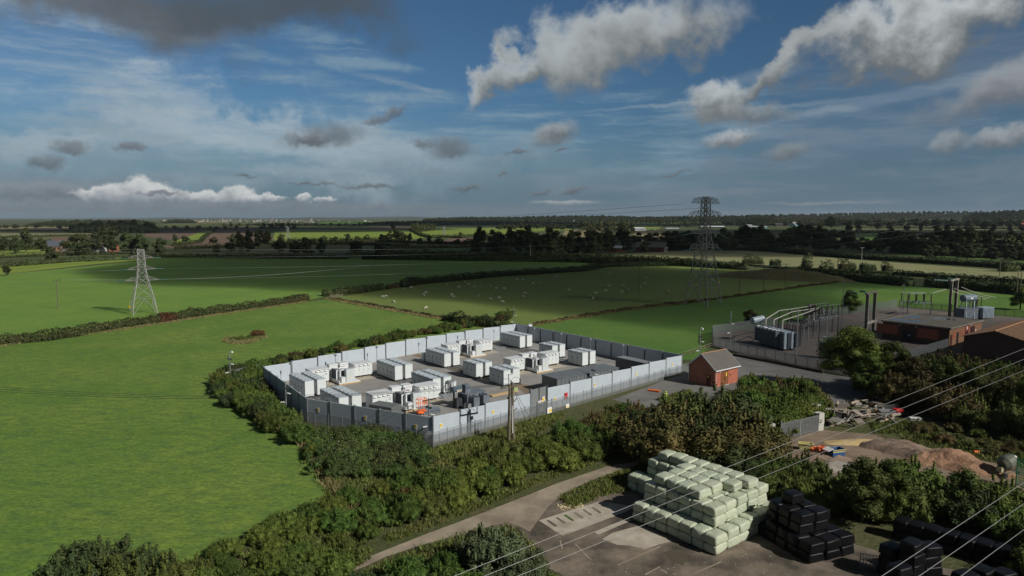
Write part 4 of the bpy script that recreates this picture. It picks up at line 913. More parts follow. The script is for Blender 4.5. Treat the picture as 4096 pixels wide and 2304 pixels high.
for s in (0, 1):
    b = MB(); n = 11
    for k in range(n):   # stepped tile courses
        f0, f1 = k/n, (k+1)/n; ya = -.35+(HD/2+.35)*f0; yb = -.35+(HD/2+.35)*f1
        za = HE-.30+(HR-HE+.30)*f0; zb = HE-.30+(HR-HE+.30)*f1
        if s: ya, yb = HD-ya, HD-yb
        vs = [(-.25, ya, za+.09), (HW+.25, ya, za+.09), (HW+.25, yb, zb+.03), (-.25, yb, zb+.03), (-.25, ya, za), (HW+.25, ya, za), (HW+.25, yb, zb-.03), (-.25, yb, zb-.03)]
        b.add(vs, [(0, 1, 2, 3), (7, 6, 5, 4), (0, 4, 5, 1), (0, 3, 7, 4), (1, 5, 6, 2)] if not s else [(3, 2, 1, 0), (4, 5, 6, 7), (1, 5, 4, 0), (4, 7, 3, 0), (2, 6, 5, 1)])
    b.build('roof_slope', M_TILE, r)
b = MB(); b.tube([(-.27, HD/2, HR+.03), (HW+.27, HD/2, HR+.03)], .12, 8); b.build('ridge_tiles', mat('ridge_tile', (.30, .17, .10), .9), r)
for x in (-.30, HW+.26):
    for s in (0, 1):
        y0 = -.40 if not s else HD+.40; b = MB(); b.bar((x+.02, y0, HE-.33), (x+.02, HD/2, HR-.02), .05, .24); b.build('verge_board', M_UPVC, r)
b = MB(); b.tube([(-.3, -.42, HE-.30), (HW+.3, -.42, HE-.30)], .08, 8); b.box(-.28, -.36, HE-.42, HW+.28, -.33, HE-.2); b.build('gutter', M_UPVC, r)
b = MB(); b.tube([(.28, -.40, HE-.33), (.28, -.08, HE-.6), (.28, -.08, .05)], .055, 8); b.build('downpipe', M_UPVC, r)
b = MB(); b.tube([(-.10, HD-.15, HE-.4), (-.10, HD-.15, .05)], .055, 8); b.build('downpipe', M_UPVC, r)
wallbox(r, 'door_surround', M_DOORB, 1.85, -.03, 2.62, 4.35, -.005, 3.34)
for k in range(2):
    d = wallbox(r, 'door', M_DOORB, 1.87+k*1.25, -.045, .12, 3.08+k*1.25, -.006, 2.58)
    wallbox(d, 'handle', M_BLACK, 3.0+k*.15, -.09, 1.1, 3.05+k*.15, -.046, 1.7)
wallbox(r, 'threshold', M_CONC, 1.8, -.2, 0, 4.4, -.01, .11)
wallbox(r, 'warning_plate', M_YELLOW, 3.45, -.07, 1.75, 3.78, -.048, 2.5)
wallbox(r, 'air_vent', M_BLACK, 4.85, -.03, 1.65, 5.15, -.004, 1.95)
b = MB(); b.tube([(1.6, -.12, 3.0), (1.6, -.005, 3.0)], .2, 10); b.build('wall_lamp', M_SIGNW, r)
d = wallbox(r, 'side_door', M_DOORD, -.03, 1.0, .1, -.004, 2.0, 2.3); wallbox(d, 'handle_bar', M_DOORB, -.10, 1.75, 1.1, -.032, 1.85, 1.5); wallbox(r, 'warning_plate', M_YELLOW, -.05, 1.45, 1.7, -.032, 1.75, 2.1)

# ------------------------------------------------------------------ palisade fences
def palisade(pts, label, H=2.6, post=2.75, lean=0, m=M_GALV, grp='palisade fences of the substation', dark=None, pitch=.155):
    root = empty('palisade_fence', pts[0], 0, label, 'fence', grp); o0 = Vector(pts[0])
    for i in range(len(pts)-1):
        A = Vector(pts[i])-o0; B = Vector(pts[i+1])-o0; A.z = B.z = 0; L = (B-A).length; n = max(1, round(L/post)); d = (B-A)/n; u = d.normalized(); nn = Vector((-u.y, u.x, 0))
        for k in range(n):
            b = MB(); q = int(d.length/pitch)
            for j in range(q):
                p = A+d*k+u*(.06+(j+.5)*(d.length-.1)/q)
                b.bar(p, p+Vector((0, 0, H-.18)), .072, .022, up=nn); b.add([p-u*.036+Vector((0, 0, H-.18)), p+u*.036+Vector((0, 0, H-.18)), p+Vector((0, 0, H))], [(0, 1, 2)])
            b.build('pales', m, root)
            b = MB()
            for z in (.4, H-.5): b.bar(A+d*k+nn*.04+Vector((0, 0, z)), A+d*(k+1)+nn*.04+Vector((0, 0, z)), .05, .05)
            b.build('rails', m, root)
        for k in range(n+(i == len(pts)-2)):
            p = A+d*k+nn*.08; b = MB(); b.bar(p, p+Vector((0, 0, H-.1)), .10, .06, up=nn); b.build('post', m, root)
    return root
palisade([at(2853, 1384), at(2960, 1412), at(3062, 1432), at(3182, 1460), at(3330, 1492), at(3480, 1520)], 'grey palisade fence in front of the near substation transformer')
palisade([at(2853, 1384), at(2850, 1343), at(2930, 1330), at(3110, 1305)], 'grey palisade fence on the field side of the near transformer', H=3.0)
palisade([at(3240, 1280), at(3420, 1255), at(3589, 1229)], 'grey palisade fence along the field behind the left concrete portal', H=3.0, pitch=.2)
palisade([at(3595, 1229), at(3800, 1248), at(4096, 1272), at(4400, 1296)], 'dark palisade fence along the field behind the flat roofed building', H=2.6, m=M_DGREY, pitch=.22)
palisade([at(3640, 1440), at(3792, 1392)], 'pale palisade fence joining the left corner of the flat roofed building')
palisade([at(3925, 1360), at(4010, 1338), at(4120, 1312), at(4300, 1280)], 'pale palisade fence right of the orange brick wall', H=2.8)
# timber rail fence between hut and palisade
pts = [at(2735, 1425), at(2800, 1405), at(2852, 1386)]
r = empty('timber_fence', pts[0], 0, 'low timber post and rail fence behind the brick hut', 'fence')
for i in range(2):
    A = pts[i]-pts[0]; B = pts[i+1]-pts[0]
    for z in (.45, 1.0): b = MB(); b.bar(A+Vector((0, 0, z)), B+Vector((0, 0, z)), .14, .05); b.build('rail', M_RAIL, r)
    for k in range(4): p = A+(B-A)*k/3; b = MB(); b.bar(p, p+Vector((0, 0, 1.3)), .13); b.build('post', M_RAIL, r)
# fallen dark log
a, b_ = at(2935, 1424), at(3292, 1494); b = MB(); b.tube([a+Vector((0, 0, .35)), (a+b_)/2+Vector((.3, 0, .35)), b_+Vector((0, 0, .38))], .36, 10)
o = b.build('pole_log', mat('dark_log', (.060, .035, .028), .9, scale=2, c2=(.04, .025, .02))); tag(o, 'long dark brown pole lying on the gravel in front of the palisade', 'log')

# ------------------------------------------------------------------ substation plant
def power_tr(loc, rz, label, L=9.6, W=4.6, H=4.2):
    r = empty('power_transformer', loc, rz, label, 'transformer')   # x along length, y back
    b = MB(); b.box(.6, .9, .3, L-.8, W, H-.6); b.box(.5, .8, H-.6, L-.7, W+.1, H-.45); b.build('tank', M_TGREY, r)
    for k in range(6):
        b = MB(); x = k*1.5
        for q in range(7): b.box(x+q*.17, -.25, .9, x+q*.17+.07, .75, H)
        b.box(x-.02, -.28, H-.02, x+1.1, .8, H+.04); b.build('radiator', M_TGREY, r)
        b = MB(); b.tube([(x+.5, .2, H+.15), (x+.5, 1.2, H+.1)], .09, 6); b.build('radiator_pipe', M_GALV, r)
    for k in range(2):
        b = MB(); b.box(L-.75, .4+k*2.1, .5, L-.35, 1.1+k*2.1, H+.1); b.box(L-.72, .3+k*2.1, 2.0, L-.3, 1.2+k*2.1, 2.3); b.build('end_column', M_TLIGHT, r)
    b = MB()
    for q in range(8): b.box(L-.6, 1.25+q*.14, .9, L-.1, 1.30+q*.14, H-.1)
    b.build('end_radiator', M_TGREY, r)
    b = MB()
    for q in range(6): b.box(L-.6, 3.4+q*.16, .9, L+.1, 3.45+q*.16, H-.1)
    b.build('end_radiator', M_TGREY, r)
    b = MB(); b.box(1, 1.2, H-.45, L-1.5, 3.9, H-.1)
    for k in range(5): b.box(1.2+k*1.4, 1.4, H-.1, 1.8+k*1.4, 2.0, H+.3)
    b.build('tank_cover', M_TLIGHT, r)
    return r
ta = at(3020, 1375); tb_ = at(3134, 1408); az_ = math.atan2(tb_.y-ta.y, tb_.x-ta.x); LT_ = (tb_-ta).length
pt1 = power_tr((ta.x, ta.y, .1), az_, 'large dark grey power transformer with six radiators behind the palisade', LT_, 4.6, 4.6)
zH = lambda x, y: (2950+x/4.83, 1200+y/4.83)
ca, cb = pt(*zH(285, 400), 180), pt(*zH(490, 355), 181.5)
b = MB(); d = (cb-ca).normalized(); b.tube([ca-d*.15, ca, cb, cb+d*.15], [.6, .86, .86, .6], 18); o = b.build('conservator_tank', M_TLIGHT, smooth=False); tag(o, 'pale blue cylindrical oil tank raised above the near power transformer', 'tank')
for f in (.25, .8):
    q = ca+(cb-ca)*f; b = MB(); b.bar(q-Vector((0, 0, .8)), (q.x+.9, q.y-1.0, 4.4), .16); b.bar(q-Vector((0, 0, .8)), (q.x+.2, q.y, .1), .16); b.build('tank_leg', M_TLIGHT, o)
b = MB(); b.ball(ca-d*.16, .1, n=6, m=4); b.build('level_gauge', M_YELLOW, o)
# bushings and busbars
def insul(a, b2, r_=.16, n=None, m=M_INS, name='insulator', parent=None):
    a = Vector(a); b2 = Vector(b2); L = (b2-a).length; n = n or max(5, int(L/.16)); pts = [a+(b2-a)*i/n for i in range(n+1)]; rs = [r_ if i % 2 else r_*.62 for i in range(n+1)]
    b = MB(); b.tube(pts, rs, 8); return b.build(name, m, parent)
bus = [[((545, 370), 176.5), ((810, 205), 183), ((1010, 180), 187), ((1420, 115), 194)], [((700, 385), 174), ((1050, 230), 182), ((1490, 165), 190)], [((870, 395), 171.5), ((1300, 260), 179), ((1575, 150), 186)]]
for i, ln in enumerate(bus):
    r = empty('busbar', (0, 0, 0), 0, ['rear', 'middle', 'front'][i]+' one of three pale tubular busbars rising from the near power transformer', 'busbar', 'tubular busbars')
    P3 = [pt(*zH(*q), y) for q, y in ln]; r.location = P3[0]; o0 = P3[0].copy()
    b = MB(); b.tube([p-o0 for p in P3], .13, 8); b.build('tube', M_BUS, r)
    q = P3[0]-o0; insul(q-Vector((0, 0, 3.2)), q-Vector((0, 0, .1)), .24, 14, M_BUS, 'bushing', r)
    for p in P3[1:]:
        q = p-o0; b = MB(); b.ball(q, .28, n=8, m=6); b.build('clamp', M_GALV, r); insul(q-Vector((0, 0, 2.9)), q-Vector((0, 0, .2)), .17, 14, M_INS, 'post_insulator', r)
        b = MB(); b.bar(q-Vector((0, 0, 2.9)), (q.x, q.y, -P3[0].z+.1), .16); b.build('support_column', M_GALV, r)
# busbar support frame
def frame_beam(pa, pb, label, name='beam_gantry', legs=(0.0, 1.0), m=M_GALV, w_=.3):
    r = empty(name, (pa.x, pa.y, 0), 0, label, 'gantry'); o0 = Vector((pa.x, pa.y, 0)); b = MB(); b.bar(pa-o0, pb-o0, w_, .2); b.build('crossbeam', m, r)
    for f in legs: q = pa-o0+(pb-pa)*f; b = MB(); b.bar(q, (q.x, q.y, 0.1), w_*.8); b.build('column', m, r)
    return r
frame_beam(pt(*zH(800, 375), 183), pt(*zH(1300, 440), 172), 'dark steel beam gantry behind the near power transformer', legs=(.0, .35, .86), m=M_DGREY)
# cable sealing rack behind
ra, rb = pt(*zH(900, 545), 176), pt(*zH(1170, 590), 171); r = frame_beam(ra, rb, 'low steel rack carrying a row of brown insulators beside the near transformer', 'insulator_rack', (.0, .5, 1.0), M_DGREY, .18)
for k in range(6): q = (rb-ra)*(k/5)+Vector((0, 0, ra.z)); insul(q+Vector((0, 0, .1)), q+Vector((0, 0, 1.3)), .12, 8, mat('insulator_red', (.09, .02, .018), .4), 'insulator', r); b = MB(); b.ball(q+Vector((0, 0, 1.45)), .14, n=6, m=4); b.build('cap', M_GALV, r)
# disconnector stands
def discon(P0, P1, depth, z, nleg, nins, label, hi=2.4, m=M_GALV):
    """platform between two end points with post insulators and contact bars on top"""
    r = empty('disconnector_stand', (P0.x, P0.y, .1), math.atan2(P1.y-P0.y, P1.x-P0.x), label, 'switch', 'disconnector stands'); L = (P1-P0).length
    b = MB()
    for y in (0, depth): b.box(0, y-.09, z-.2, L, y+.09, z)
    for k in range(5): x = L*k/4; b.box(x-.08, -.3, z+.003, x+.08, depth+.3, z+.15)
    b.build('platform', m, r)
    for k in range(nleg):
        for y in (0, depth): x = .3+(L-.6)*k/(nleg-1); b = MB(); b.bar((x, y, 0), (x, y, z-.2), .2); b.build('leg', m if y else M_DGREY, r)
    b = MB(); b.bar((.3, 0, z-2.2), (1.5, 0, z-.2), .1); b.bar((L-.3, 0, z-2.2), (L-1.5, 0, z-.2), .1); b.build('brace', m, r)
    for j in range(nins):
        for y in (.1, depth-.1):
            x = .3+(L-.6)*j/(nins-1); insul((x, y, z+.15), (x, y, z+.15+hi), .21, 12, M_INS, 'post_insulator', r); b = MB(); b.ball((x, y, z+.3+hi), .18, n=6, m=4); b.build('contact_cap', M_GALV, r)
    for y in (.1, depth-.1): b = MB(); b.tube([(.3, y, z+.35+hi), (L-.3, y, z+.38+hi)], .035, 6); b.build('contact_bar', M_GALV, r)
    return r
discon(pt(*zH(1560, 720), 179), pt(*zH(1945, 690), 183), 3.4, 6.6, 2, 4, 'steel disconnector stand with black insulators left of the left concrete portal', 2.7)
g_ = at(3625, 1262); g2 = at(3725, 1262); discon(g_, g2, 4.0, 4.3, 2, 4, 'steel disconnector stand with tall black insulators behind the flat roofed building', 2.7)
discon(at(3250, 1345), at(3330, 1330), 3.0, 4.2, 2, 5, 'low disconnector stand with brown insulators beyond the near transformer', 2.0)
def pole(loc, H, r_, m, name, label, cat='pole', extra=None):
    rr = empty(name, loc, 0, label, cat); b = MB(); b.tube([(0, 0, 0), (0, 0, H)], r_, 8, r2=r_*.75); b.build('shaft', m, rr)
    b = MB(); b.tube([(0, 0, 0), (0, 0, .06)], r_*2.2, 10); b.build('base_plate', M_GALV, rr); return rr
for (bx, by, ty, lb) in ((3183, 1462, 1237, 'tall thin white lightning mast in front of the near transformer'), (3366, 1322, 1125, 'tall thin grey lightning mast left of the left concrete portal'), (3612, 1255, 1150, 'thin lightning mast with floodlights behind the flat roofed building')):
    p = at(bx, by); d_ = pt(bx, ty, p.y); pole(p, d_.z, .13, M_GALV, 'lightning_mast', lb, 'mast')
# concrete portals
def portal(P0, P1, H, label, low=None, over=1.6):
    r = empty('concrete_portal', (P0.x, P0.y, .09), math.atan2(P1.y-P0.y, P1.x-P0.x), label, 'portal', 'concrete portals'); L = (P1-P0).length
    for x in (0, L):
        b = MB(); b.box(x-.28, -.40, 0, x+.28, -.25, H-.5); b.box(x-.28, .25, 0, x+.28, .40, H-.5); b.box(x-.1, -.26, 0, x+.1, .26, H-.5); b.box(x-.42, -.43, H-.5, x+.42, .43, H-.1); b.build('concrete_post', M_CONCD, r)
    b = MB(); b.box(-over, -.28, H-.1, L+over, .28, H+.35); b.build('crossbeam', M_CONCD, r)
    if low: b = MB(); b.box(.37, -.3, low, L+1.4, .3, low+.7); b.build('lower_beam', M_CONC, r)
    return r
p0 = at(3463, 1335); hp = pt(3463, 1176, p0.y).z; p1 = pt(3502, 1162, p0.y+4.2); portal(p0, Vector((p1.x, p1.y, 0)), hp, 'left concrete portal of two posts and a crossbeam', low=2.6)
p0 = at(3797, 1272); hp = pt(3797, 1124, p0.y).z; p1 = pt(3829, 1118, p0.y+4.5); portal(p0, Vector((p1.x, p1.y, 0)), hp, 'right concrete portal behind the flat roofed building')
for i, (x0, y0, x1, y1, yy) in enumerate(((3400, 1168, 3430, 1174, 196), (3438, 1165, 3462, 1166, 199), (3735, 1120, 3790, 1123, 232), (3790, 1113, 3820, 1116, 235))):
    o = insul(pt(x0, y0, yy), pt(x1, y1, yy-1.0), .34, 14, M_INSG, 'strain_insulator'); tag(o, ['left green strain insulator string at the left portal', 'right green strain insulator string at the left portal', 'left green insulator string at the right portal', 'right green insulator string at the right portal'][i], 'insulator', 'green insulator strings')
# small transformer on legs
q = pt(*zH(1530, 1100), 150); q = at(*zH(1560, 1130)); r = empty('small_transformer', (q.x, q.y, .1), R(-38), 'small grey transformer on steel legs with cylindrical tank in front of the tree', 'transformer')
b = MB(); b.box(0, 0, 1.7, 3.4, 2.0, 3.7); b.box(-.1, -.1, 3.7, 3.5, 2.1, 3.85); b.build('tank', M_TGREY, r)
b = MB(); b.tube([(.6, 1.4, 4.75), (3.0, 1.4, 4.75)], .40, 12); b.build('conservator', M_TLIGHT, r)
b = MB(); b.box(3.2, 0, 3.9, 3.5, .35, 5.0); b.box(1.2, -.75, 2.2, 2.3, -.02, 3.4); b.build('terminal_boxes', M_TLIGHT, r)
for x in (.2, 3.2):
    for y in (.2, 1.8): b = MB(); b.bar((x, y, 0), (x, y, 1.7), .22); b.build('leg', M_DGREY, r)
# far right transformer
q = at(3862, 1283); r = empty('power_transformer', (q.x, q.y, .1), R(20), 'grey power transformer with pale radiators right of the right portal', 'transformer')
b = MB(); b.box(0, .5, .2, 6.6, 4.0, 3.6); b.build('tank', M_TGREY, r)
b = MB()
for k in range(9): b.box(7.1+k*.58, -.6, .4, 7.4+k*.58, 2.2, 3.6)
b.box(7.0, -.6, 3.6, 12.2, 2.3, 3.8); b.build('radiator_bank', M_TLIGHT, r)
b = MB(); b.tube([(.0, 1.6, 7.0), (.3, 1.6, 7.0), (5.6, 1.6, 7.0), (5.9, 1.6, 7.0)], [.8, 1.15, 1.15, .8], 18); b.build('conservator', mat('conservator_blue_grey', (.16, .205, .245), .45), r)
b = MB(); b.box(2.2, .38, 6.7, 3.4, .42, 7.3); b.build('name_plate', M_SIGNW, r)
for x in (1.0, 4.6): b = MB(); b.bar((x, 1.0, 6.2), (x-.3, .4, .2), .3); b.bar((x, 2.2, 6.2), (x+.4, 3.0, 3.5), .22); b.build('tank_leg', M_TLIGHT, r)
for k in range(3): insul((5.4+k*1.5, 3, 3.5), (6.5+k*1.5, 3.6, 6.4), .22, 14, M_INS, 'bushing', r)
for k in range(2): insul((10.5+k*1.8, 4, 3.2), (10.5+k*1.8, 4, 6.6), .16, 14, M_INS, 'post_insulator', r)
# lines from the right portal to its transformer
def cable(pts, rad, label, m=M_CABLE, sag=0.0, name='power_line', group=None, cat='cable', n=16, kids=False):
    """tube through points with a sagging curve between each pair"""
    P3 = []
    for i in range(len(pts)-1):
        A, B = Vector(pts[i]), Vector(pts[i+1])
        for k in range(n+(i == len(pts)-2)):
            f = k/n; P3.append(A+(B-A)*f-Vector((0, 0, sag*4*f*(1-f))))
    b = MB(); b.tube(P3, rad, 5); o = b.build(name, m, smooth=True); return tag(o, label, cat, group)
for i, (a, b2) in enumerate((((3787, 1157, 224), (3945, 1197, 233)), ((3815, 1153, 227), (3960, 1192, 236)), ((3845, 1148, 230), (3985, 1190, 239)))):
    cable([pt(*a[:2], a[2]), pt(*b2[:2], b2[2])], .07, ['lowest', 'middle', 'top'][i]+' of three busbars sloping from the right portal to its transformer', M_BUS, .4, 'overhead_busbar', 'sloping busbars', 'busbar')
cable([pt(3730, 1172, 215), pt(3785, 1157, 224)], .09, 'pale busbar between the disconnector stand and the right portal', M_BUS, 0, 'overhead_busbar', None, 'busbar')
# ------------------------------------------------------------------ brick buildings
nc = at(3795, 1389); rc = at(3923, 1352); A1 = math.atan2(rc.y-nc.y, rc.x-nc.x); BW = (rc-nc).length; BH = 4.9
lf = at(3527, 1284, BH); BD = (Vector((lf.x, lf.y, 0))-nc).length
r = empty('flat_roofed_building', (nc.x, nc.y, .1), A1, 'brick switch house with a wet flat roof and orange brick front', 'building')
b = MB(); b.box(0, 0, 0, BW, BD, BH-.25); b.build('brick_walls', M_BRICKO, r)
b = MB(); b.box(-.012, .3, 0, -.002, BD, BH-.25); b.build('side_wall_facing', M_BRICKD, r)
b = MB(); b.box(-.35, -.35, BH-.25, BW+.35, BD+.35, BH-.02); b.build('roof_slab', M_FELT, r)
b = MB()
for x0, y0, x1, y1 in ((-.4, -.4, BW+.4, -.15), (-.4, BD+.15, BW+.4, BD+.4), (-.4, -.15, -.15, BD+.15), (BW+.15, -.15, BW+.4, BD+.15)): b.box(x0, y0, BH-.3, x1, y1, BH+.08)
b.build('roof_edge', M_CONCD, r)
for x0, y0, rx, ry in ((BW*.2, BD*.8, 2.0, 5.0), (BW*.62, BD*.86, 3.2, 2.2), (BW*.75, BD*.45, 2.0, 4.0), (BW*.3, BD*.62, 1.0, 3.0)):
    b = MB(); pts = [(x0+rx*math.cos(a)*(1+.2*math.sin(3*a)), y0+ry*math.sin(a)*(1+.15*math.cos(2*a))) for a in [k*math.pi/9 for k in range(18)]]; b.add([(x, y, BH-.012) for x, y in pts], [tuple(range(18))]); b.build('roof_puddle', M_WATER, r)
for x0, x1, z1, m in ((.5, 1.7, 3.0, M_DOORD), (4.6, 6.0, 3.2, M_BLACK), (10.2, 12.6, 3.1, M_DOORD), (13.8, 17.0, 3.9, M_DOORD)):
    d = wallbox(r, 'door', m, x0, -.05, .05, x1, -.004, z1); wallbox(d, 'handle', M_GALV, x1-.3, -.09, 1.2, x1-.2, -.051, 1.5)
for x0, x1 in ((2.0, 4.4), (7.4, 9.8)): wallbox(r, 'red_panel', M_BRICK, x0, -.03, 1.9, x1, -.004, 3.3)
wallbox(r, 'red_sign', M_RED, 10.3, -.06, 3.25, 12.6, -.004, 4.4); wallbox(r, 'white_sign', M_SIGNW, 11.0, -.09, 3.4, 11.9, -.061, 4.2)
wallbox(r, 'white_notice', M_SIGNW, 17.4, -.05, 2.2, 18.0, -.004, 2.9); b = MB(); b.tube([(13.2, -.3, 4.5), (13.2, -.01, 4.5)], .25, 10); b.build('alarm_lamp', M_SIGNW, r)
for y0, y1, z1 in ((8.6, 11.2, 3.0),): d = wallbox(r, 'side_door', M_BLACK, -.07, y0, .1, -.014, y1, z1); wallbox(d, 'door_notice', M_SIGNW, -.10, y0+.8, 1.5, -.071, y0+1.2, 1.9)
for y0, y1 in ((2.5, 7.6), (12.5, 18)): wallbox(r, 'red_panel', M_BRICK, -.04, y0, 1.4, -.014, y1, 4.0)
for y in (7.9, 12.0, 19.5): wallbox(r, 'wall_light', M_SIGNW, -.3, y-.12, 4.0, -.014, y+.12, 4.3)
# right edge gabled building
cB = at(3972, 1463); HB = pt(3968, 1326, cB.y).z; ang = A1+R(2); e1 = Vector((math.cos(ang), math.sin(ang), 0)); e2 = Vector((math.sin(ang), -math.cos(ang), 0))
r = empty('gabled_building', (cB.x, cB.y, .1), ang, 'dark brick building with brown tiled roof at the right edge', 'building')   # x = ridge direction, -y = towards camera
W2 = 16.0; L2 = 30.0; E2 = HB-4.2
b = MB(); b.add([(0, 0, 0), (0, -W2, 0), (0, -W2, E2-.2), (0, 0, HB-.2), (L2, 0, 0), (L2, -W2, 0), (L2, -W2, E2-.2), (L2, 0, HB-.2), (0, 6, 0), (0, 6, HB-2), (L2, 6, 0), (L2, 6, HB-2)],
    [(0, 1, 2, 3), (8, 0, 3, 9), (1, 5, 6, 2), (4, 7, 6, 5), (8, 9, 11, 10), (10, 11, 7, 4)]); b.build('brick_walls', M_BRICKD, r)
for s in (0, 1):
    b = MB(); n = 18
    for k in range(n):
        y0 = -W2-.5+(W2+.5)*k/n; y1 = -W2-.5+(W2+.5)*(k+1)/n; z0 = E2-.15+(HB-E2+.12)*k/n; z1 = E2-.15+(HB-E2+.12)*(k+1)/n
        if s: y0, y1 = 6.4*(1-k/n), 6.4*(1-(k+1)/n); z0 = HB-2+1.97*k/n; z1 = HB-2+1.97*(k+1)/n
        f = [(-.4, y0, z0+.14), (L2, y0, z0+.14), (L2, y1, z1+.05), (-.4, y1, z1+.05), (-.4, y0, z0), (L2, y0, z0), (L2, y1, z1-.05), (-.4, y1, z1-.05)]
        b.add(f, [(0, 1, 2, 3), (7, 6, 5, 4), (0, 4, 5, 1), (0, 3, 7, 4)])
    b.build('roof_slope', M_TILEB, r)
b = MB(); b.tube([(-.4, 0, HB+.06), (L2, 0, HB+.06)], .15, 8); b.build('ridge_tiles', mat('ridge_orange', (.50, .29, .16), .9), r)
wallbox(r, 'doorway', M_BLACK, -.05, -13.5, .05, -.004, -11.5, 4.2); wallbox(r, 'lamp', M_SIGNW, -.25, -9.3, 3.9, -.004, -9.0, 4.2)

# ------------------------------------------------------------------ cctv masts near the compound
def cctv(loc, H, label, head=True, lamp=False, hook=False, m=M_GALV):
    r = empty('camera_mast', loc, 0, label, 'camera mast', 'camera masts round the compound'); b = MB(); b.tube([(0, 0, 0), (0, 0, H)], .11, 8, r2=.085); b.build('mast', m, r)
    if hook: b = MB(); b.tube([(0, 0, H-.02), (.05, 0, H+.3), (.3, 0, H+.42), (.5, 0, H+.3)], .06, 6); b.build('hook_arm', m, r); b = MB(); b.ball((.52, 0, H+.05), .22); b.build('dome_camera', M_SIGNW, r)
    for z, s in ((H*.62, 1), (H*.35, -1)):
        b = MB(); b.bar((.08*s, 0, z), (.5*s, -.1, z+.05), .08); b.tube([(.3*s, -.1, z+.12), (.85*s, -.2, z+.02)], .11, 8); b.build('bullet_camera', M_SIGNW, r)
    b = MB(); b.box(-.45, -.12, H*.78, -.05, .12, H*.78+.3); b.box(.05, -.12, H*.76, .4, .12, H*.76+.3); b.build('infrared_lamp', M_DGREY, r)
    return r
for bx, by, ty, lb, kw in ((923, 1535, 1410, 'white camera mast with hooked top in the bushes left of the compound', dict(hook=True)), (1146, 1655, 1525, 'camera mast standing beside the dark left fence', {}), (1717, 1770, 1592, 'camera mast at the front corner of the compound', {}),
                       (2055, 1322, 1226, 'camera mast behind the back corner of the compound', {}), (2798, 1450, 1318, 'camera mast behind the brick hut', dict(hook=True)), (2920, 1380, 1245, 'camera mast at the corner of the substation palisade', {}), (2373, 1560, 1462, 'short camera mast above the plant rooms', {})):
    p = at(bx, by); cctv(p, pt(bx, ty, p.y).z, lb, **kw)
p = at(1717, 1770); b = MB(); b.prism([(-.55, -.35), (.55, -.35), (.55, .35), (-.55, .35)], 0, 1.5); b.add([(-.6, -.4, 1.5), (.6, -.4, 1.5), (.6, .4, 1.5), (-.6, .4, 1.5), (0, 0, 1.95)], [(0, 1, 4), (1, 2, 4), (2, 3, 4), (3, 0, 4), (3, 2, 1, 0)])
o = b.build('control_kiosk', M_FPOST); o.location = p+Vector((0, -.6, 0)); tag(o, 'small grey kiosk with pointed lid at the foot of the front corner mast', 'kiosk')
# twin wooden pole
p = at(2044, 1768); hT = pt(2044, 1531, p.y).z
r = empty('twin_wooden_pole', p, R(38), 'weathered twin wooden pole with crossarm in front of the compound', 'power pole')
for s in (-1, 1): b = MB(); b.tube([(s*.42, 0, 0), (s*.22, 0, hT*.99+s*.15)], .24, 10, r2=.18); b.build('pole', M_WOOD, r)
b = MB()
for k in range(4): z = 1.4+k*1.5; b.bar((.30, -.1, z), (.85, -.35, z+.7), .12)
b.build('pole_steps', M_RAIL, r)
b = MB(); b.bar((-1.9, 0, hT-.6), (1.9, 0, hT-.6), .14, .18); b.build('crossarm', M_WOOD, r)
for x in (-1.7, 0, 1.7): insul((x, 0, hT-.5), (x, 0, hT+.35), .11, 8, M_INS, 'insulator', r)
b = MB()
for x in (-1.7, 0): b.tube([(x, 0, hT+.3), (x+.5, .1, hT+.7), (x+1.2, .1, hT+.65), (x+1.6, 0, hT+.3)], .025, 4)
b.build('jumper_cable', M_BLACK, r); b = MB(); b.box(.05, -.3, 1.4, .15, -.2, 5.5); b.build('white_conduit', M_SIGNW, r)
b = MB(); b.box(.35, -.32, hT-1.3, 1.0, -.28, hT-.75); b.build('number_plate', mat('plate_green', (.35, .42, .18), .6), r)
tp = p+Vector((0, 0, hT-.2)); TP = tp.copy()
for i, s in enumerate((-1.3, 0, 1.3)):
    off = Vector((s*math.cos(R(38)), s*math.sin(R(38)), 0))
    cable([tp+off, Vector((-75, 96, 8.6))+off*1.0], .022, ['nearest', 'middle', 'farthest'][i]+' thin dark line running left from the twin wooden pole', M_BLACK, 1.6, 'service_line', 'lines left of the twin pole')
for i, (gx, gy) in enumerate(((2130, 1760), (2160, 1750))): cable([tp+Vector((.3, 0, -.4)), at(gx, gy)], .03, ['left', 'right'][i]+' guy wire of the twin wooden pole', M_DGREY, 0, 'guy_wire', 'guy wires', 'wire', 2)

# ------------------------------------------------------------------ small wood poles
def wpole(bx, by, ty, label, twin=False, top='T', yaw=0, arm=1.15):
    p = at(bx, by); H = pt(bx, ty, p.y).z; r = empty('wood_pole', p, yaw, label, 'power pole', 'wooden power poles in the fields'); sc = max(1.0, p.y/330)
    for s in ((-.7, .7) if twin else (0,)): b = MB(); b.tube([(s, 0, 0), (s, 0, H)], .19*sc, 7, r2=.13*sc); b.build('pole', M_WOOD if p.y < 400 else M_PYL, r)
    b = MB(); b.bar((-arm, 0, H-.15), (arm, 0, H-.15), .14*sc); b.build('crossarm', M_PYL if p.y > 250 else M_WOOD, r)
    for x in (-arm*.92, 0, arm*.92): b = MB(); b.tube([(x, 0, H-.05), (x, 0, H+.45)], .10*sc, 6); b.build('insulator', M_INS, r)
    return p+Vector((0, 0, H+.3))
W1 = wpole(233, 1236, 1122, 'leaning wooden power pole standing alone in the left field', yaw=R(10))
W2_ = wpole(1493, 1160, 1064, 'wooden power pole at the hedge between the two fields', yaw=R(-25), arm=1.9)
W3 = wpole(2555, 1178, 1068, 'wooden power pole standing in the sheep field', yaw=R(10))
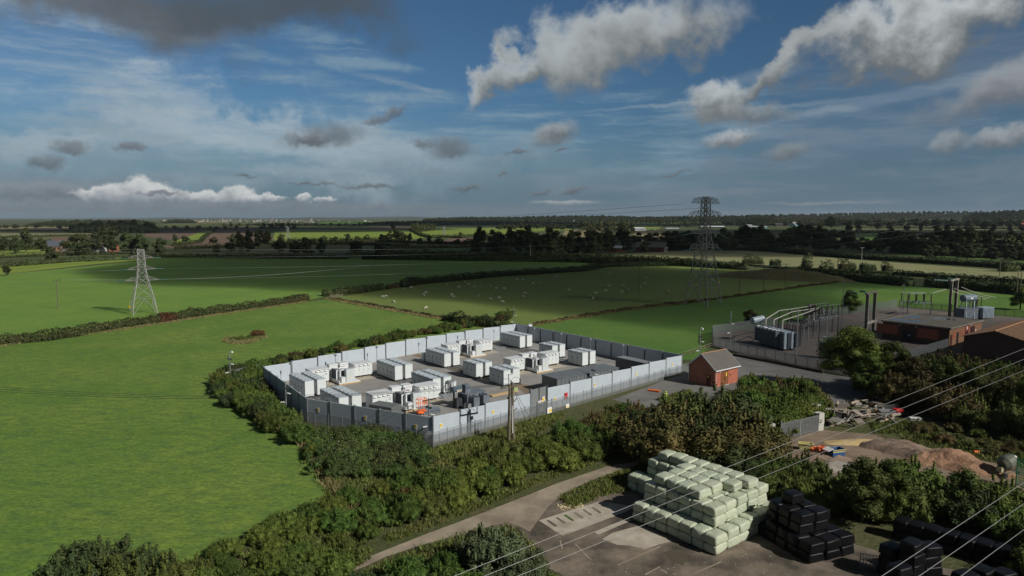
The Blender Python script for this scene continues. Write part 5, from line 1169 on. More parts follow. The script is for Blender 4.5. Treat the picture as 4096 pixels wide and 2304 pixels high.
W4 = wpole(2957, 1186, 1070, 'wooden power pole right of the tall pylon', yaw=R(-10), arm=1.9)
W5 = wpole(3054, 1171, 1065, 'wooden power pole carrying switchgear, second right of the tall pylon', yaw=R(-10), arm=2.4)
W6 = wpole(3141, 1160, 1058, 'wooden power pole with grey cable cover, third right of the tall pylon', yaw=R(-15), arm=1.4)
W7 = wpole(3446, 1042, 990, 'leaning power pole in the pale meadow', yaw=R(5), arm=1.8)
W8 = wpole(3998, 1106, 1032, 'leaning power pole at the right of the pale meadow', yaw=R(-5), arm=1.8)
wpole(4072, 1196, 1086, 'paired power pole at the right edge behind the substation', twin=True, arm=2.2)
wpole(3118, 995, 966, 'distant power pole before the dark wood, left', arm=1.8); wpole(3269, 993, 967, 'distant power pole before the dark wood, right', arm=1.8); wpole(2122, 1030, 980, 'distant power pole before the wood left of centre', arm=1.5)
wpole(3613, 1160, 1140, 'small pole beside the lane hedge behind the substation', arm=.8)
for i in range(2):
    o_ = Vector((0, i*.9, 0)); cable([W1+o_, W2_+o_], .02, ['front', 'rear'][i]+' thin line from the lone left pole to the hedge pole', M_CABLE, 2.2, 'field_line', 'lines across the left field')
    cable([W4+o_, W5+o_, W6+o_], .03, ['front', 'rear'][i]+' line linking the three poles right of the tall pylon', M_CABLE, .6, 'field_line', 'lines by the tall pylon')
cable([W2_, W3, W4], .03, 'thin line crossing the sheep field between poles', M_CABLE, 2.0, 'field_line')

# ------------------------------------------------------------------ lattice pylons
def lattice(name, loc, rz, levels, arms, m, label, t=.22, s=1.0, grp=None, peak=None):
    """levels: (z, half width); arms: (z, half length, depth of truss, style)"""
    r = empty(name, loc, rz, label, 'pylon', grp)
    def hw(z):
        for (z0, w0), (z1, w1) in zip(levels, levels[1:]):
            if z0 <= z <= z1: return w0+(w1-w0)*(z-z0)/(z1-z0)
        return levels[-1][1]
    for sx in (-1, 1):
        for sy in (-1, 1):
            b = MB()
            for (z0, w0), (z1, w1) in zip(levels, levels[1:]): b.bar((sx*w0, sy*w0, z0), (sx*w1, sy*w1, z1), t*1.5*s)
            b.build('leg', m, r)
    b = MB(); zs = [levels[0][0]]; z = zs[0]
    H = levels[-1][0]
    while z < H-.5:
        z += max(1.9*s, hw(z)*1.45); zs.append(min(z, H))
    for k, (za, zb) in enumerate(zip(zs, zs[1:])):
        wa, wb = hw(za), hw(zb)
        for q in range(4):
            def C(w, z, i): a = [(-1, -1), (1, -1), (1, 1), (-1, 1)][i % 4]; return (a[0]*w, a[1]*w, z)
            if k == 0:
                mid = [(C(wb, zb, q)[i]+C(wb, zb, q+1)[i])/2 for i in range(3)]
                b.bar(C(wa, za, q), mid, t*.8*s); b.bar(C(wa, za, q+1), mid, t*.8*s)
            else: b.bar(C(wa, za, q), C(wb, zb, q+1), t*.75*s); b.bar(C(wa, za, q+1), C(wb, zb, q), t*.75*s)
            b.bar(C(wb, zb, q), C(wb, zb, q+1), t*.6*s)
    b.build('bracing', m, r)
    for z, ln, dp, st in arms:
        wv = hw(z)
        for sx in (-1, 1):
            b = MB(); tipf = ln
            if st == 'flat':   # simple pointed arm seen from below
                for sy in (-1, 1):
                    b.bar((sx*wv, sy*wv, z), (sx*tipf, 0, z), t*.8*s); b.bar((sx*wv, sy*wv, z+dp), (sx*tipf, 0, z+.05), t*.6*s)
                    for k in range(1, 4): f = k/4; x = wv+(tipf-wv)*f; b.bar((sx*x, sy*wv*(1-f), z), (sx*x, sy*wv*(1-f), z+dp*(1-f)), t*.45*s)
            else:              # trapezoid truss with sloping end
                xt = wv+(ln-wv)*.68
                for sy in (-1, 1):
                    y = sy*wv*.9; b.bar((sx*wv, y, z), (sx*ln, y*.5, z), t*.8*s); b.bar((sx*wv, y, z+dp), (sx*xt, y*.7, z+dp*.72), t*.7*s); b.bar((sx*xt, y*.7, z+dp*.72), (sx*ln, y*.5, z), t*.7*s)
                    n = 4
                    for k in range(n):
                        xa = wv+(xt-wv)*k/n; xb = wv+(xt-wv)*(k+1)/n; za = z+dp-(dp*.28)*k/n; zb = z+dp-(dp*.28)*(k+1)/n
                        if k % 2 == 0: b.bar((sx*xa, y, z), (sx*xb, y*.9, zb), t*.5*s)
                        else: b.bar((sx*xa, y, za), (sx*xb, y*.9, z), t*.5*s)
                        b.bar((sx*xb, y*.9, z), (sx*xb, y*.9, zb), t*.4*s)
                b.bar((sx*ln, -wv*.45, z), (sx*ln, wv*.45, z), t*.6*s)
            b.build('crossarm', m, r)
    return r
# tall pylon right of centre
pb = at(2800, 1222); HT = pt(2765, 787, pb.y).z
lv = [(0, 5.0), (12.4, 3.45), (HT-19.1, 2.25), (HT-13.5, 1.45), (HT-2.2, 1.2), (HT, .8)]
py = lattice('pylon', (pb.x+1.1, pb.y, 0), R(41), lv, [(HT-2.4, 8.5, 2.4, 'tr'), (HT-7.5, 10.9, 2.6, 'tr'), (HT-13.5, 8.6, 1.5, 'tr'), (HT-19.1, 7.9, 1.9, 'tr')], M_PYL, 'tall dark lattice pylon with four crossarms rising above the horizon', .18)
Xp = Vector((math.cos(R(41)), math.sin(R(41)), 0)); pc = Vector((pb.x+1.1, pb.y, 0)); k = 0
for z, ln in ((HT-7.5, 10.9), (HT-13.5, 8.6), (HT-19.1, 7.9)):
    for s in (-1, 1):
        k += 1; tip = pc+Xp*ln*s+Vector((0, 0, z)); dr = Vector((-4.0, -1.5, -.8)) if s < 0 else Vector((4.3, 1.0, -2.4)); o = insul(tip, tip+dr, .24, 16, M_INSG, 'strain_insulator')
        tag(o, f'green insulator string on the {"left" if s < 0 else "right"} end of the {["upper", "middle", "lowest"][(k-1)//2]} arm of the tall pylon', 'insulator', 'insulators of the tall pylon')
        far = tip+dr+(Vector((-420, 300, -10)) if s < 0 else Vector((260, -60, 2))); cable([tip+dr, far], .018, f'thin conductor from the {"left" if s < 0 else "right"} end of the {["upper", "middle", "lowest"][(k-1)//2]} arm of the tall pylon', M_PYL, 9, 'conductor', 'conductors of the tall pylon')
for s in (0, 1): cable([pc+Vector((-8 if s == 0 else 0, 0, HT-2.6-1.5*s)), pc+Vector((-560, 900, -6))+Vector((0, 0, 22))], .05, ['upper', 'lower'][s]+' earth wire running left from the top of the tall pylon', M_PYL, 4, 'conductor', 'earth wires')
for (dx, dy, z, m, nm, lb) in ((5.6, -.3, 9.0, M_YELLOW, 'danger_plate', 'yellow danger plate on the right leg of the tall pylon'), (-.2, .2, HT-5.0, M_CONC, 'dish_antenna', 'pale round dish near the top of the tall pylon')):
    b = MB()
    if nm == 'dish_antenna': b.ball((0, 0, 0), .95, .35, .95, 12, 8)
    else: b.box(-.35, -.05, -.35, .35, .05, .35)
    o = b.build(nm, m); o.location = pc+Vector((dx, dy-1.6 if nm == 'dish_antenna' else dy, z)); tag(o, lb, 'plate' if nm[1] == 'a' else 'antenna')
# smaller pale pylon in the left field
pb2 = at(576, 1254); H2 = pt(570, 998, pb2.y).z
py2 = lattice('pylon', (pb2.x, pb2.y, 0), R(36), [(0, 3.8), (4.5, 3.25), (11.5, 1.75), (15.3, 1.2), (H2, .95)], [(H2-2.9, 3.9, 1.2, 'flat'), (H2-6.8, 4.5, 1.2, 'flat'), (H2-10.6, 5.3, 1.4, 'flat')], M_PYL2, 'pale lattice pylon standing in the left field behind the hedge', .135)
X2 = Vector((math.cos(R(36)), math.sin(R(36)), 0)); k = 0
for z, ln in ((H2-2.9, 3.9), (H2-6.8, 4.5), (H2-10.6, 5.3)):
    for s in (-1, 1):
        nm = ['top', 'middle', 'lowest'][k//2]; k += 1; tip = pb2+X2*ln*s+Vector((0, 0, z)); sd = Vector((-1, -.12, -.03)).normalized() if s < 0 else Vector((1, .25, .0)).normalized()
        o = insul(tip, tip+sd*2.4, .16, 12, M_INSG, 'strain_insulator'); tag(o, f'green insulator on the {"left" if s < 0 else "right"} end of the {nm} arm of the pale pylon', 'insulator', 'insulators of the pale pylon')
        cable([tip+sd*2.4, tip+sd*2.4+(Vector((-150, -12, 6)) if s < 0 else Vector((420, 210, 16)))], .018, f'conductor from the {"left" if s < 0 else "right"} end of the {nm} arm of the pale pylon', M_CABLE, 3 if s < 0 else 7, 'conductor', 'conductors of the pale pylon')
for s in (-1, 1): cable([pb2+Vector((0, s, H2+.2)), pb2+Vector((-150, s-10, H2+5)) if s < 0 else pb2+Vector((420, 200, H2+16))], .018, ('left' if s < 0 else 'right')+' earth wire from the top of the pale pylon', M_CABLE, 3 if s < 0 else 8, 'conductor', 'earth wires')
q = pb2+Vector((-4.9, -.3, 2.4)); b = MB(); b.box(-.4, -.05, -.35, .4, .05, .35); o = b.build('danger_plate', M_YELLOW); o.location = q; tag(o, 'yellow danger plate on the left leg of the pale pylon', 'plate')
for bx, by, ty, lb in ((1152, 955, 905, 'far lattice pylon in the lit field left of centre'), (1776, 950, 906, 'far lattice pylon in the lit field at centre'), (3432, 1010, 915, 'distant dark lattice pylon against the right hand wood')):
    p = at(bx, by); H = pt(bx, ty, p.y).z; kk = H/33; lattice('pylon', p, R(30), [(0, 4.6*kk), (H*.6, 2.2*kk), (H, .9*kk)], [(H*.62, 6*kk, 1.6*kk, 'flat'), (H*.78, 6.6*kk, 1.6*kk, 'flat'), (H*.92, 4.6*kk, 1.4*kk, 'flat')], M_PYL, lb, .22, p.y/2600+.3, 'distant pylons')
# ------------------------------------------------------------------ near overhead lines across the lower right
def nearline(a, ya, b2, yb, lb, rad):
    A = pt(*a, ya); B = pt(*b2, yb); d = B-A; return cable([A-d*1.2, A-d*.5, A, B, B+d*.6, B+d*1.5], rad, lb, M_CABLE, 0.0, 'overhead_line', 'overhead lines across the farm yard', n=3)
for i, (a, b2) in enumerate((((1818, 2304), (4096, 1395)), ((1938, 2304), (4096, 1437)), ((2072, 2304), (4096, 1482)))):
    nearline(a, 28, b2, 60, ['upper', 'middle', 'lower'][i]+' of the three pale overhead lines crossing above the bale heap', .012)
for i, (a, b2) in enumerate((((3528, 2304), (4096, 1930)), ((3677, 2304), (4096, 2014)), ((3845, 2304), (4096, 2118)))):
    nearline(a, 24, b2, 34, ['upper', 'middle', 'lower'][i]+' of the three overhead lines in the lower right corner', .013)

# ------------------------------------------------------------------ wrapped bales
def bale_mesh(name, m, seed, L=2.04, W=1.50, H=.99):
    rg = random.Random(seed); b = MB(); n = 9
    def sgnpow(v, e): return math.copysign(abs(v)**e, v)
    rows = 11; ringn = 26; ph = [rg.uniform(0, 6.28) for _ in range(6)]
    vs = []
    for i in range(rows+1):
        t = math.pi*i/rows - math.pi/2; cz, sz = sgnpow(math.cos(t), .30), sgnpow(math.sin(t), .36)
        for k in range(ringn):
            a = 2*math.pi*k/ringn; x = sgnpow(math.cos(a), .30)*cz; y = sgnpow(math.sin(a), .30)*cz
            wv = 1+.03*math.sin(7*x+ph[0]+3*y+2*sz)+.03*math.sin(11*y+ph[1])+.02*rg.uniform(-1, 1)+.03*math.sin(6*sz+ph[4])-.04*sz
            zz = sz*(1+.06*math.sin(4*x+ph[2])*math.cos(3*y+ph[3])) if sz > 0 else sz
            vs.append((x*L/2*wv, y*W/2*wv, H/2+zz*H/2))
    fs = [(i*ringn+k, i*ringn+(k+1) % ringn, (i+1)*ringn+(k+1) % ringn, (i+1)*ringn+k) for i in range(rows) for k in range(ringn)]
    fs += [tuple(reversed(range(ringn))), tuple(rows*ringn+k for k in range(ringn))]
    b.add(vs, fs); return b.mesh(name, m, True)
BG = [bale_mesh('wrapped_bale', M_BALE, s) for s in range(6)]; BK = [bale_mesh('wrapped_bale', M_BALEK, s+20) for s in range(4)]
rb = random.Random(5)
def bale(meshes, c0, e1, e2, i, j, lay, p1, p2, label, group, yaw=0):
    p = Vector((c0[0], c0[1], 0))+e1*(p1*(i+.5))+e2*(p2*(j+.5)); p += Vector((rb.uniform(-.08, .08), rb.uniform(-.08, .08), 0))
    o = place('wrapped_bale', rb.choice(meshes), (p.x, p.y, .10+lay*.965), math.atan2(e2.y, e2.x)+R(rb.uniform(-4.5, 4.5)+yaw)+(math.pi if rb.random() < .5 else 0), (rb.uniform(.94, 1.03), rb.uniform(.97, 1.06), rb.uniform(.97, 1.03)), label, 'bale', group)
    return o
c0 = (19.9, 63.6); E1 = Vector((-.635, .772, 0)).normalized(); E2 = Vector((.772, .635, 0)).normalized(); GB_ = 'pale green wrapped bales in the big heap'
LAY = ['bottom', 'second', 'third', 'fourth', 'top']
def blabel(i, j, lay, i0, j0):
    a = 'nearest corner' if i == i0 and j == j0 else (f'{ordn(int(i-i0))} to the left of the near corner' if j == j0 else (f'{ordn(int(j-j0))} to the right of the near corner' if i == i0 else f'row {ordn(int(j-j0))} back, {ordn(int(i-i0))} across'))
    return f'pale green wrapped bale, {LAY[lay]} layer, {a}'
for lay in (0, 1):
    for i in range(0, 11):
        for j in range(0, 6):
            if i >= 7 and j < 3: continue
            if 2 <= i <= 6 and 2 <= j <= 4: continue
            if i > 8 and 3 < j < 5: continue
            bale(BG, c0, E1, E2, i, j, lay, 1.51, 2.04, blabel(i, j, lay, 0, 0), GB_)
for lay in (2, 3):
    for i in range(1, 10):
        for j in range(1, 6):
            if i >= 7 and j < 4: continue
            if 3 <= i <= 6 and 2 <= j <= 4 and lay == 2: continue
            bale(BG, c0, E1, E2, i-.05, j-.15, lay, 1.51, 2.04, blabel(i, j, lay, 1, 1), GB_)
for j, (i0, i1) in enumerate(((2.35, 4), (2.35, 4), (1.55, 5), (1.25, 8))):
    for k in range(i1):
        jj = 1.12+j*1.03
        bale(BG, c0, E1, E2, i0+k, jj, 4, 1.51, 2.04, f'pale green wrapped bale, top layer, {ordn(k)} from the front of {["the left", "the second", "the third", "the right"][j]} row', GB_)
K0 = (28.3, 61.9); K1 = Vector((-.39, .92, 0)).normalized(); K2 = Vector((.92, .39, 0)).normalized(); GK = 'black wrapped bales'
for lay in (0, 1):
    for i in range(5):
        for j in range(3):
            if lay == 1 and i == 4: continue
            bale(BK, K0, K1, K2, i, j*.98, lay, 1.52, 2.05, f'black wrapped bale, left heap, {LAY[lay]} layer, {ordn(i)} back in row {ordn(j)}', GK)
for lay in (2, 3):
    for i in range(1, 4):
        for j in range(2): bale(BK, K0, K1, K2, i+.3, j+.35, lay, 1.52, 2.05, f'black wrapped bale, left heap, {LAY[lay]} layer, {ordn(i-1)} back in row {ordn(j)}', GK)
bale(BK, K0, K1, K2, 2.9, .9, 4, 1.5, 2.0, 'single black wrapped bale on the very top of the left black heap', GK, 8)
a, b2 = Vector((39.2, 67.6, 0)), Vector((47.4, 59.6, 0)); d = (b2-a)/8; e_ = d.normalized(); f_ = Vector((-e_.y, e_.x, 0))
for k in range(9):
    for lay in (0, 1): bale(BK, (a.x+d.x*k, a.y+d.y*k), e_, f_, 0, 0, lay, 1.4, 2.0, f'black wrapped bale, {ordn(k)} from the left in the long row on the right, {["lower", "upper"][lay]}', GK)
for k, (px, pyy, hh) in enumerate(((3560, 2300, 3), (3640, 2330, 4), (3710, 2300, 3), (3590, 2390, 3), (3690, 2420, 2), (3860, 2380, 2), (3930, 2360, 2), (4010, 2370, 2))):
    p = at(px, pyy)
    for lay in range(hh): bale(BK, (p.x, p.y), K1, K2, -.5, -.5, lay, 1.52, 2.05, f'black wrapped bale at the bottom edge, {ordn(k)} stack from the left, {LAY[lay]} layer', GK, 10*math.sin(k*2.3))
p = at(3440, 2275); r = empty('wire_crate', p, R(-25), 'grey wire crate lying left of the black bales at the bottom', 'crate'); b = MB()
for k in range(7): b.bar((k*.28, 0, 0), (k*.28, 0, 1.1), .04); b.bar((k*.28, 1.0, 0), (k*.28, 1.0, 1.1), .04)
for z in (0, .5, 1.1): b.bar((0, 0, z), (1.68, 0, z), .05); b.bar((0, 1.0, z), (1.68, 1.0, z), .05); b.bar((0, 0, z), (0, 1, z), .05); b.bar((1.68, 0, z), (1.68, 1, z), .05)
b.build('wire_frame', M_GALV, r); b = MB(); b.box(.05, .05, .0, 1.63, .95, .05); b.build('base', M_DGREY, r)

# ------------------------------------------------------------------ works yard
ga, gb = at(3123, 1763), at(3273, 1726); L = (gb-ga).length
r = empty('yard_gate', ga+Vector((0, 0, .09)), math.atan2(gb.y-ga.y, gb.x-ga.x), 'silver palisade double gate standing between concrete block stacks', 'gate'); GH = pt(3123, 1692, ga.y).z
for k in range(2):
    x0 = k*L/2+.08; x1 = (k+1)*L/2-.08; lf = MB(); lf.box(x0, -.04, .12, x1, .04, .30); lf.box(x0, -.04, GH-.38, x1, .04, GH-.28); lf.box(x0, -.04, .3, x0+.09, .04, GH-.38); lf.box(x1-.09, -.04, .3, x1, .04, GH-.38); o = lf.build('gate_frame', M_GALV, r)
    b = MB(); x = x0+.16
    while x < x1-.1: b.box(x, -.075, .14, x+.075, -.045, GH-.1); x += .165
    b.build('pales', M_GALV, o)
for x in (0, L/2-.05, L): b = MB(); b.box(x-.09, -.09, 0, x+.09, .09, GH+.15 if x != L/2-.05 else GH-.1); b.build('gate_post', M_GALV, r)
def blockstack(px, pyy, rz, n, w, label, s=1.0, seed=1):
    p = at(px, pyy); r = empty('block_stack', p+Vector((0, 0, .09)), rz, label, 'concrete blocks', 'stacks of pale concrete blocks'); rg = random.Random(seed)
    for k in range(n):
        for j in range(w):
            b = MB(); dx = rg.uniform(-.05, .05); b.box(j*1.25*s+dx, 0, k*.92*s, j*1.25*s+1.2*s+dx, 1.1*s, k*.92*s+.89*s); b.build('block_pack', M_BLOCK, r)
    return r
blockstack(3274, 1727, R(28), 3, 1, 'stack of three pale block packs at the right gate post')
blockstack(3262, 1690, R(28), 3, 1, 'pale block packs behind the right gate leaf', 1.0, 3)
blockstack(3078, 1770, R(28), 3, 1, 'stack of pale block packs left of the silver gate', .95, 2)
blockstack(3045, 1790, R(20), 1, 2, 'low pale block packs half hidden left of the gate', .8, 4)
blockstack(2935, 1770, R(15), 2, 1, 'ragged pale block stack with blue wrap among the bushes', 1.0, 5); p = at(2935, 1770); b = MB(); b.box(-.1, -.1, 1.2, .6, -.02, 2.0); o = b.build('blue_wrap', mat('blue_sheet', (.02, .14, .45), .5)); o.location = p; tag(o, 'scrap of bright blue plastic wrap on the ragged block stack', 'wrap')
def bin_(px, pyy, rz, size, m, label, name='open_bin', trim=None, tp=.8, cat='bin'):
    p = at(px, pyy); r = empty(name, p+Vector((0, 0, .10)), rz, label, cat); L, W, H = size; b = MB()
    lo = [(-L/2*tp, -W/2*tp, 0), (L/2*tp, -W/2*tp, 0), (L/2*tp, W/2*tp, 0), (-L/2*tp, W/2*tp, 0)]; hi = [(-L/2, -W/2, H), (L/2, -W/2, H), (L/2, W/2, H), (-L/2, W/2, H)]
    hi2 = [(x*.9, y*.9, H) for x, y, z in hi]; lo2 = [(x*.85, y*.85, .1) for x, y, z in lo]
    b.add(lo+hi+hi2+lo2, [(3, 2, 1, 0), (0, 1, 5, 4), (1, 2, 6, 5), (2, 3, 7, 6), (3, 0, 4, 7), (4, 5, 9, 8), (5, 6, 10, 9), (6, 7, 11, 10), (7, 4, 8, 11), (8, 9, 13, 12), (9, 10, 14, 13), (10, 11, 15, 14), (11, 8, 12, 15), (12, 13, 14, 15)]); b.build('body', m, r)
    b = MB(); b.box(-L/2-.05, -W/2-.06, H-.08, L/2+.05, -W/2, H); b.box(-L/2-.05, W/2, H-.08, L/2+.05, W/2+.06, H); b.build('rim', trim or m, r); return r
bin_(3222, 1800, R(-15), (2.0, 1.1, .95), mat('skip_pale_yellow', (.55, .50, .20), .6), 'small pale yellow skip on the yard left of the orange sheeting', 'tipping_skip')
r = bin_(3342, 1838, R(15), (2.0, 1.3, 1.5), M_BLUE, 'blue and yellow bin with a raised pale lid on the yard', 'lidded_bin', mat('bin_yellow', (.55, .48, .16), .6), .9)
b = MB(); b.box(-1.0, -.6, 1.52, -.1, .6, 1.58); b.xform(Matrix.Translation((-.3, 0, .2)) @ Matrix.Rotation(R(-18), 4, 'Y')); b.build('lid', M_SIGNW, r); b = MB(); b.box(-.96, -.64, 1.12, .96, -.59, 1.28); b.box(.90, -.6, 1.1, .955, .6, 1.27); b.build('yellow_band', mat('bin_yellow', (.6, .5, .1), .6), r)
rg = np.random.default_rng(4); p = at(3290, 1808); V, Fq = leaves(rg, np.stack([rg.normal(0, .8, 60), rg.normal(0, .35, 60), rg.uniform(.1, .7, 60)], 1), np.tile([0, -.3, 1.0], (60, 1)), np.full(60, .7))
o = place('orange_sheeting', mesh_np('orange_sheeting', V, Fq, mat('orange_sheet', (.70, .16, .05), .7)), p, label='crumpled orange plastic sheeting on the yard beside the blue bin', cat='sheeting')
bin_(3545, 1672, R(-10), (2.2, 1.5, 1.2), mat('grey_bin', (.28, .28, .28), .6), 'open grey box trailer body beside the log pile', 'open_box', None, .95, 'box')
bin_(3660, 1692, R(-12), (1.6, .8, .8), M_SIGNW, 'white rectangular tub lying in the weeds right of the logs', 'white_tub', None, .8, 'tub')
p = at(3590, 1665); r = empty('red_machine', p, R(15), 'small red farm machine with rake tines behind the grey box', 'machine'); b = MB(); b.box(-.7, -.5, .4, .7, .5, 1.3); b.build('body', M_RED, r)
b = MB(); b.bar((-2.2, .9, 1.7), (.8, .9, 1.7), .18); b.build('frame_bar', M_DGREY, r)
b = MB()
for k in range(10): b.bar((-2.1+k*.3, .9, 1.7), (-2.2+k*.3, .2, .9), .06)
b.build('tines', M_DGREY, r)
for x in (-.5, .7): b = MB(); b.tube([(x, -.75, .5), (x, -.55, .5)], .5, 12); b.build('wheel', M_BLACK, r)
# pile of logs, boards and rubble
rl = random.Random(8)
for k in range(64):
    px = rl.uniform(3315, 3590); pyy = rl.uniform(1618, 1700); pyy = max(pyy, 1610+abs(px-3460)*.18); p = at(px, pyy); z = .25+rl.uniform(0, 1.3)*(1-abs(px-3450)/240)
    L = rl.uniform(.9, 3.8); a = rl.uniform(0, math.pi); r_ = rl.uniform(.07, .30); d = Vector((math.cos(a)*L/2, math.sin(a)*L/2, rl.uniform(-.25, .25)))
    big = r_ > .21; r = empty('log', p, 0, ('thick' if big else 'thin')+' grey weathered log in the tangled wood pile', 'log', 'logs in the tangled wood pile')
    b = MB(); b.tube([Vector((0, 0, z))-d, Vector((rl.uniform(-.15, .15), 0, z+.05)), Vector((0, 0, z))+d], r_, 8, r2=r_*.8); b.build('trunk_piece', M_LOGW, r)
    if big: b = MB(); e = d.normalized(); b.tube([Vector((0, 0, z))-d-e*.03, Vector((0, 0, z))-d-e*.002], r_*.9, 8); b.build('cut_end', M_CUT, r)
for k in range(16):
    p = at(rl.uniform(3290, 3480), rl.uniform(1640, 1715)); b = MB(); b.box(-rl.uniform(.5, 1.4), -rl.uniform(.2, .8), 0, rl.uniform(.5, 1.4), rl.uniform(.2, .8), .09)
    o = b.build('broken_panel', M_LOGW if k % 2 else M_CONC); o.location = p+Vector((0, 0, rl.uniform(.3, 1.4))); o.rotation_euler = (rl.uniform(-.7, .7), rl.uniform(-.7, .7), rl.uniform(0, 3)); tag(o, 'broken '+('grey board' if k % 2 else 'pale concrete sheet')+' thrown on the wood pile', 'panel', 'broken panels on the wood pile '+('wood' if k % 2 else 'concrete'))
p = at(3330, 1690); r = empty('collapsed_shed', p, R(15), 'dark collapsed shed frame at the left end of the wood pile', 'shed'); b = MB(); b.bar((0, 0, 0), (.3, 0, 2.2), .15); b.bar((2.4, -.3, 0), (2.8, -.2, 2.0), .2); b.bar((.3, 0, 2.2), (2.8, -.2, 2.0), .15); b.bar((.2, 1.5, 0), (.3, 1.6, 2.0), .15); b.build('frame', M_LOGW, r)
b = MB(); b.box(.3, .1, 1.85, 4.6, 1.9, 1.93); b.xform(Matrix.Rotation(R(14), 4, 'Y')); b.build('fallen_roof', M_LOGW, r); b = MB(); b.box(.35, .3, .05, 2.3, 1.4, 1.6); b.build('painted_inside_shade', M_BLACK, r)  # black block stands in for the shade under the fallen roof
# spoil and sand heaps
for px, pyy, rx, ry, h, m, lb, sd, rz in ((3450, 1775, 5.2, 1.6, .55, M_SANDY, 'low spread of yellow sand across the yard', 1, -12), (3590, 1800, 6.0, 2.2, 1.3, M_SPOIL, 'grey brown spoil heap beside the yellow sand', 2, -22), (3700, 1830, 4.5, 1.8, 1.2, M_SPOIL, 'brown spoil ridge left of the pink sand heap', 6, -24),
        (3810, 1850, 5.2, 3.2, 1.6, M_SAND, 'large pink sand heap near the mixer', 3, -15), (3740, 1850, 3.6, 2.2, 1.2, M_SAND, 'smaller pink sand mound joined to the large one', 4, 10), (3900, 1885, 4.0, 2.6, 1.0, M_SAND, 'low pink sand spill beside the mixer', 5, -25), (3300, 1840, 3.2, 1.6, .9, M_SPOIL, 'small spoil heap behind the blue bin', 7, 0),
        (3640, 1795, 4.5, 1.0, .4, M_SANDY, 'thin band of yellow sand behind the spoil heap', 9, -22), (3350, 1870, 4.0, 2.0, .5, M_CONCD, 'scatter of grey rubble in front of the blue bin', 8, 0)):
    p = at(px, pyy); mound('sand_heap' if m in (M_SAND, M_SANDY) else 'spoil_heap', p, rx, ry, h, m, R(rz), sd, .06, label=lb, cat='heap')
p = at(4025, 1905); r = empty('concrete_mixer', p+Vector((0, 0, .09)), R(20), 'green grey towed concrete mixer beside the sand heap', 'mixer'); b = MB()
b.tube([(-1.0, 0, 1.5), (-.4, 0, 1.65), (.5, 0, 1.95), (1.0, 0, 2.25)], [.62, .95, .9, .5], 14); b.build('drum', M_MIXER, r); b = MB(); b.tube([(1.0, 0, 2.25), (1.12, 0, 2.33)], [.55, .55], 14); b.build('drum_rim', M_GALV, r)
b = MB(); b.bar((-1.3, -.5, .6), (1.4, -.5, .6), .12); b.bar((-1.3, .5, .6), (1.4, .5, .6), .12); b.bar((-1.2, -.5, .6), (-1.2, .5, .6), .1); b.bar((1.2, -.5, .6), (1.2, .5, .6), .1)
for x in (-1.1, 1.1): b.bar((x, -.4, .6), (x*.8, -.4, 1.5), .1); b.bar((x, .4, .6), (x*.8, .4, 1.5), .1)
b.build('frame', M_MIXER, r)
for x in (-1.1, 1.1):
    for y in (-.65, .65): b = MB(); b.tube([(x, y-.08, .32), (x, y+.08, .32)], .32, 12); b.build('wheel', M_BLACK, r)
b = MB(); b.box(-1.5, -.35, .7, -1.05, .35, 1.3); b.build('engine_box', mat('engine_cream', (.40, .38, .25), .6), r)
g0_, g1_ = at(4063, 1945), at(4140, 1985); r = empty('green_gate', g0_, math.atan2(g1_.y-g0_.y, g1_.x-g0_.x), 'green zigzag barred gate at the right edge beside the mixer', 'gate'); b = MB()
for x in (0, 2.4): b.bar((x, 0, 0), (x, 0, 3.6), .12)
for z in (.3, 3.5): b.bar((0, 0, z), (2.4, 0, z), .08)
b.build('gate_frame', M_GREENP, r); b = MB()
for k in range(10): z = .4+k*.32; b.bar((0, 0, z), (2.4, 0, z+.1), .05); b.bar((.3+k*.2, 0, .3), (.3+k*.2, 0, 3.5), .04)
b.build('gate_bars', M_GREENP, r)
p = at(3850, 1790); r = empty('steel_frame_scrap', p+Vector((0, 0, .12)), R(-25), 'thin white metal frame lying in the grass above the pink sand', 'frame'); b = MB()
for a_, c_ in (((-3, -1.2, 0), (2.6, -1.6, .05)), ((2.6, -1.6, .05), (3.4, 1.4, .0)), ((-3, -1.2, 0), (-1.6, 1.8, .1)), ((-1.6, 1.8, .1), (1.2, 1.6, .1)), ((-.5, -1.4, .05), (2.9, .2, .1))): b.bar(a_, c_, .09)
b.build('tubes', M_GALV, r)
p = at(3805, 1833-20); b = MB(); b.ball((0, 0, .2), .9, .5, .3, 8, 5); o = b.build('white_sack', M_SIGNW); o.location = at(3800, 1813); tag(o, 'crumpled white sack lying near the metal frame', 'sack')
b = MB(); b.tube([(-.35, 0, .25), (.35, 0, .25)], .25, 10); o = b.build('orange_drum', M_ORANGE); o.location = at(3905, 1816); tag(o, 'small orange drum lying in the grass at the right', 'drum')
b = MB(); b.box(-1.1, -.12, 0, 1.1, .12, .55); b.box(-1.0, -.3, 0, -.8, .3, .1); b.box(.8, -.3, 0, 1.0, .3, .1); o = b.build('orange_barrier', M_ORANGE); o.location = at(2617, 1567); o.rotation_euler = (R(40), 0, R(-28)); tag(o, 'orange plastic barrier fallen over on the gravel', 'barrier')
for k in range(70):   # pale rubble by the slab
    pass
rg = np.random.default_rng(14); b = MB()
for k in range(130):
    f = rg.random(); px = 2235+f*95+rg.normal(0, 12); pyy = 2033-f*12+rg.normal(0, 6); p = at(px, pyy); s = rg.uniform(.06, .16); b.ball(p+Vector((0, 0, .12)), s, s*.8, s*.7, 5, 3)
o = b.build('stone_rubble', mat('rubble_pale', (.50, .42, .24), .9)); tag(o, 'scatter of pale yellow stones at the edge of the track', 'stones', kind='stuff')
rg = np.random.default_rng(15); b = MB()
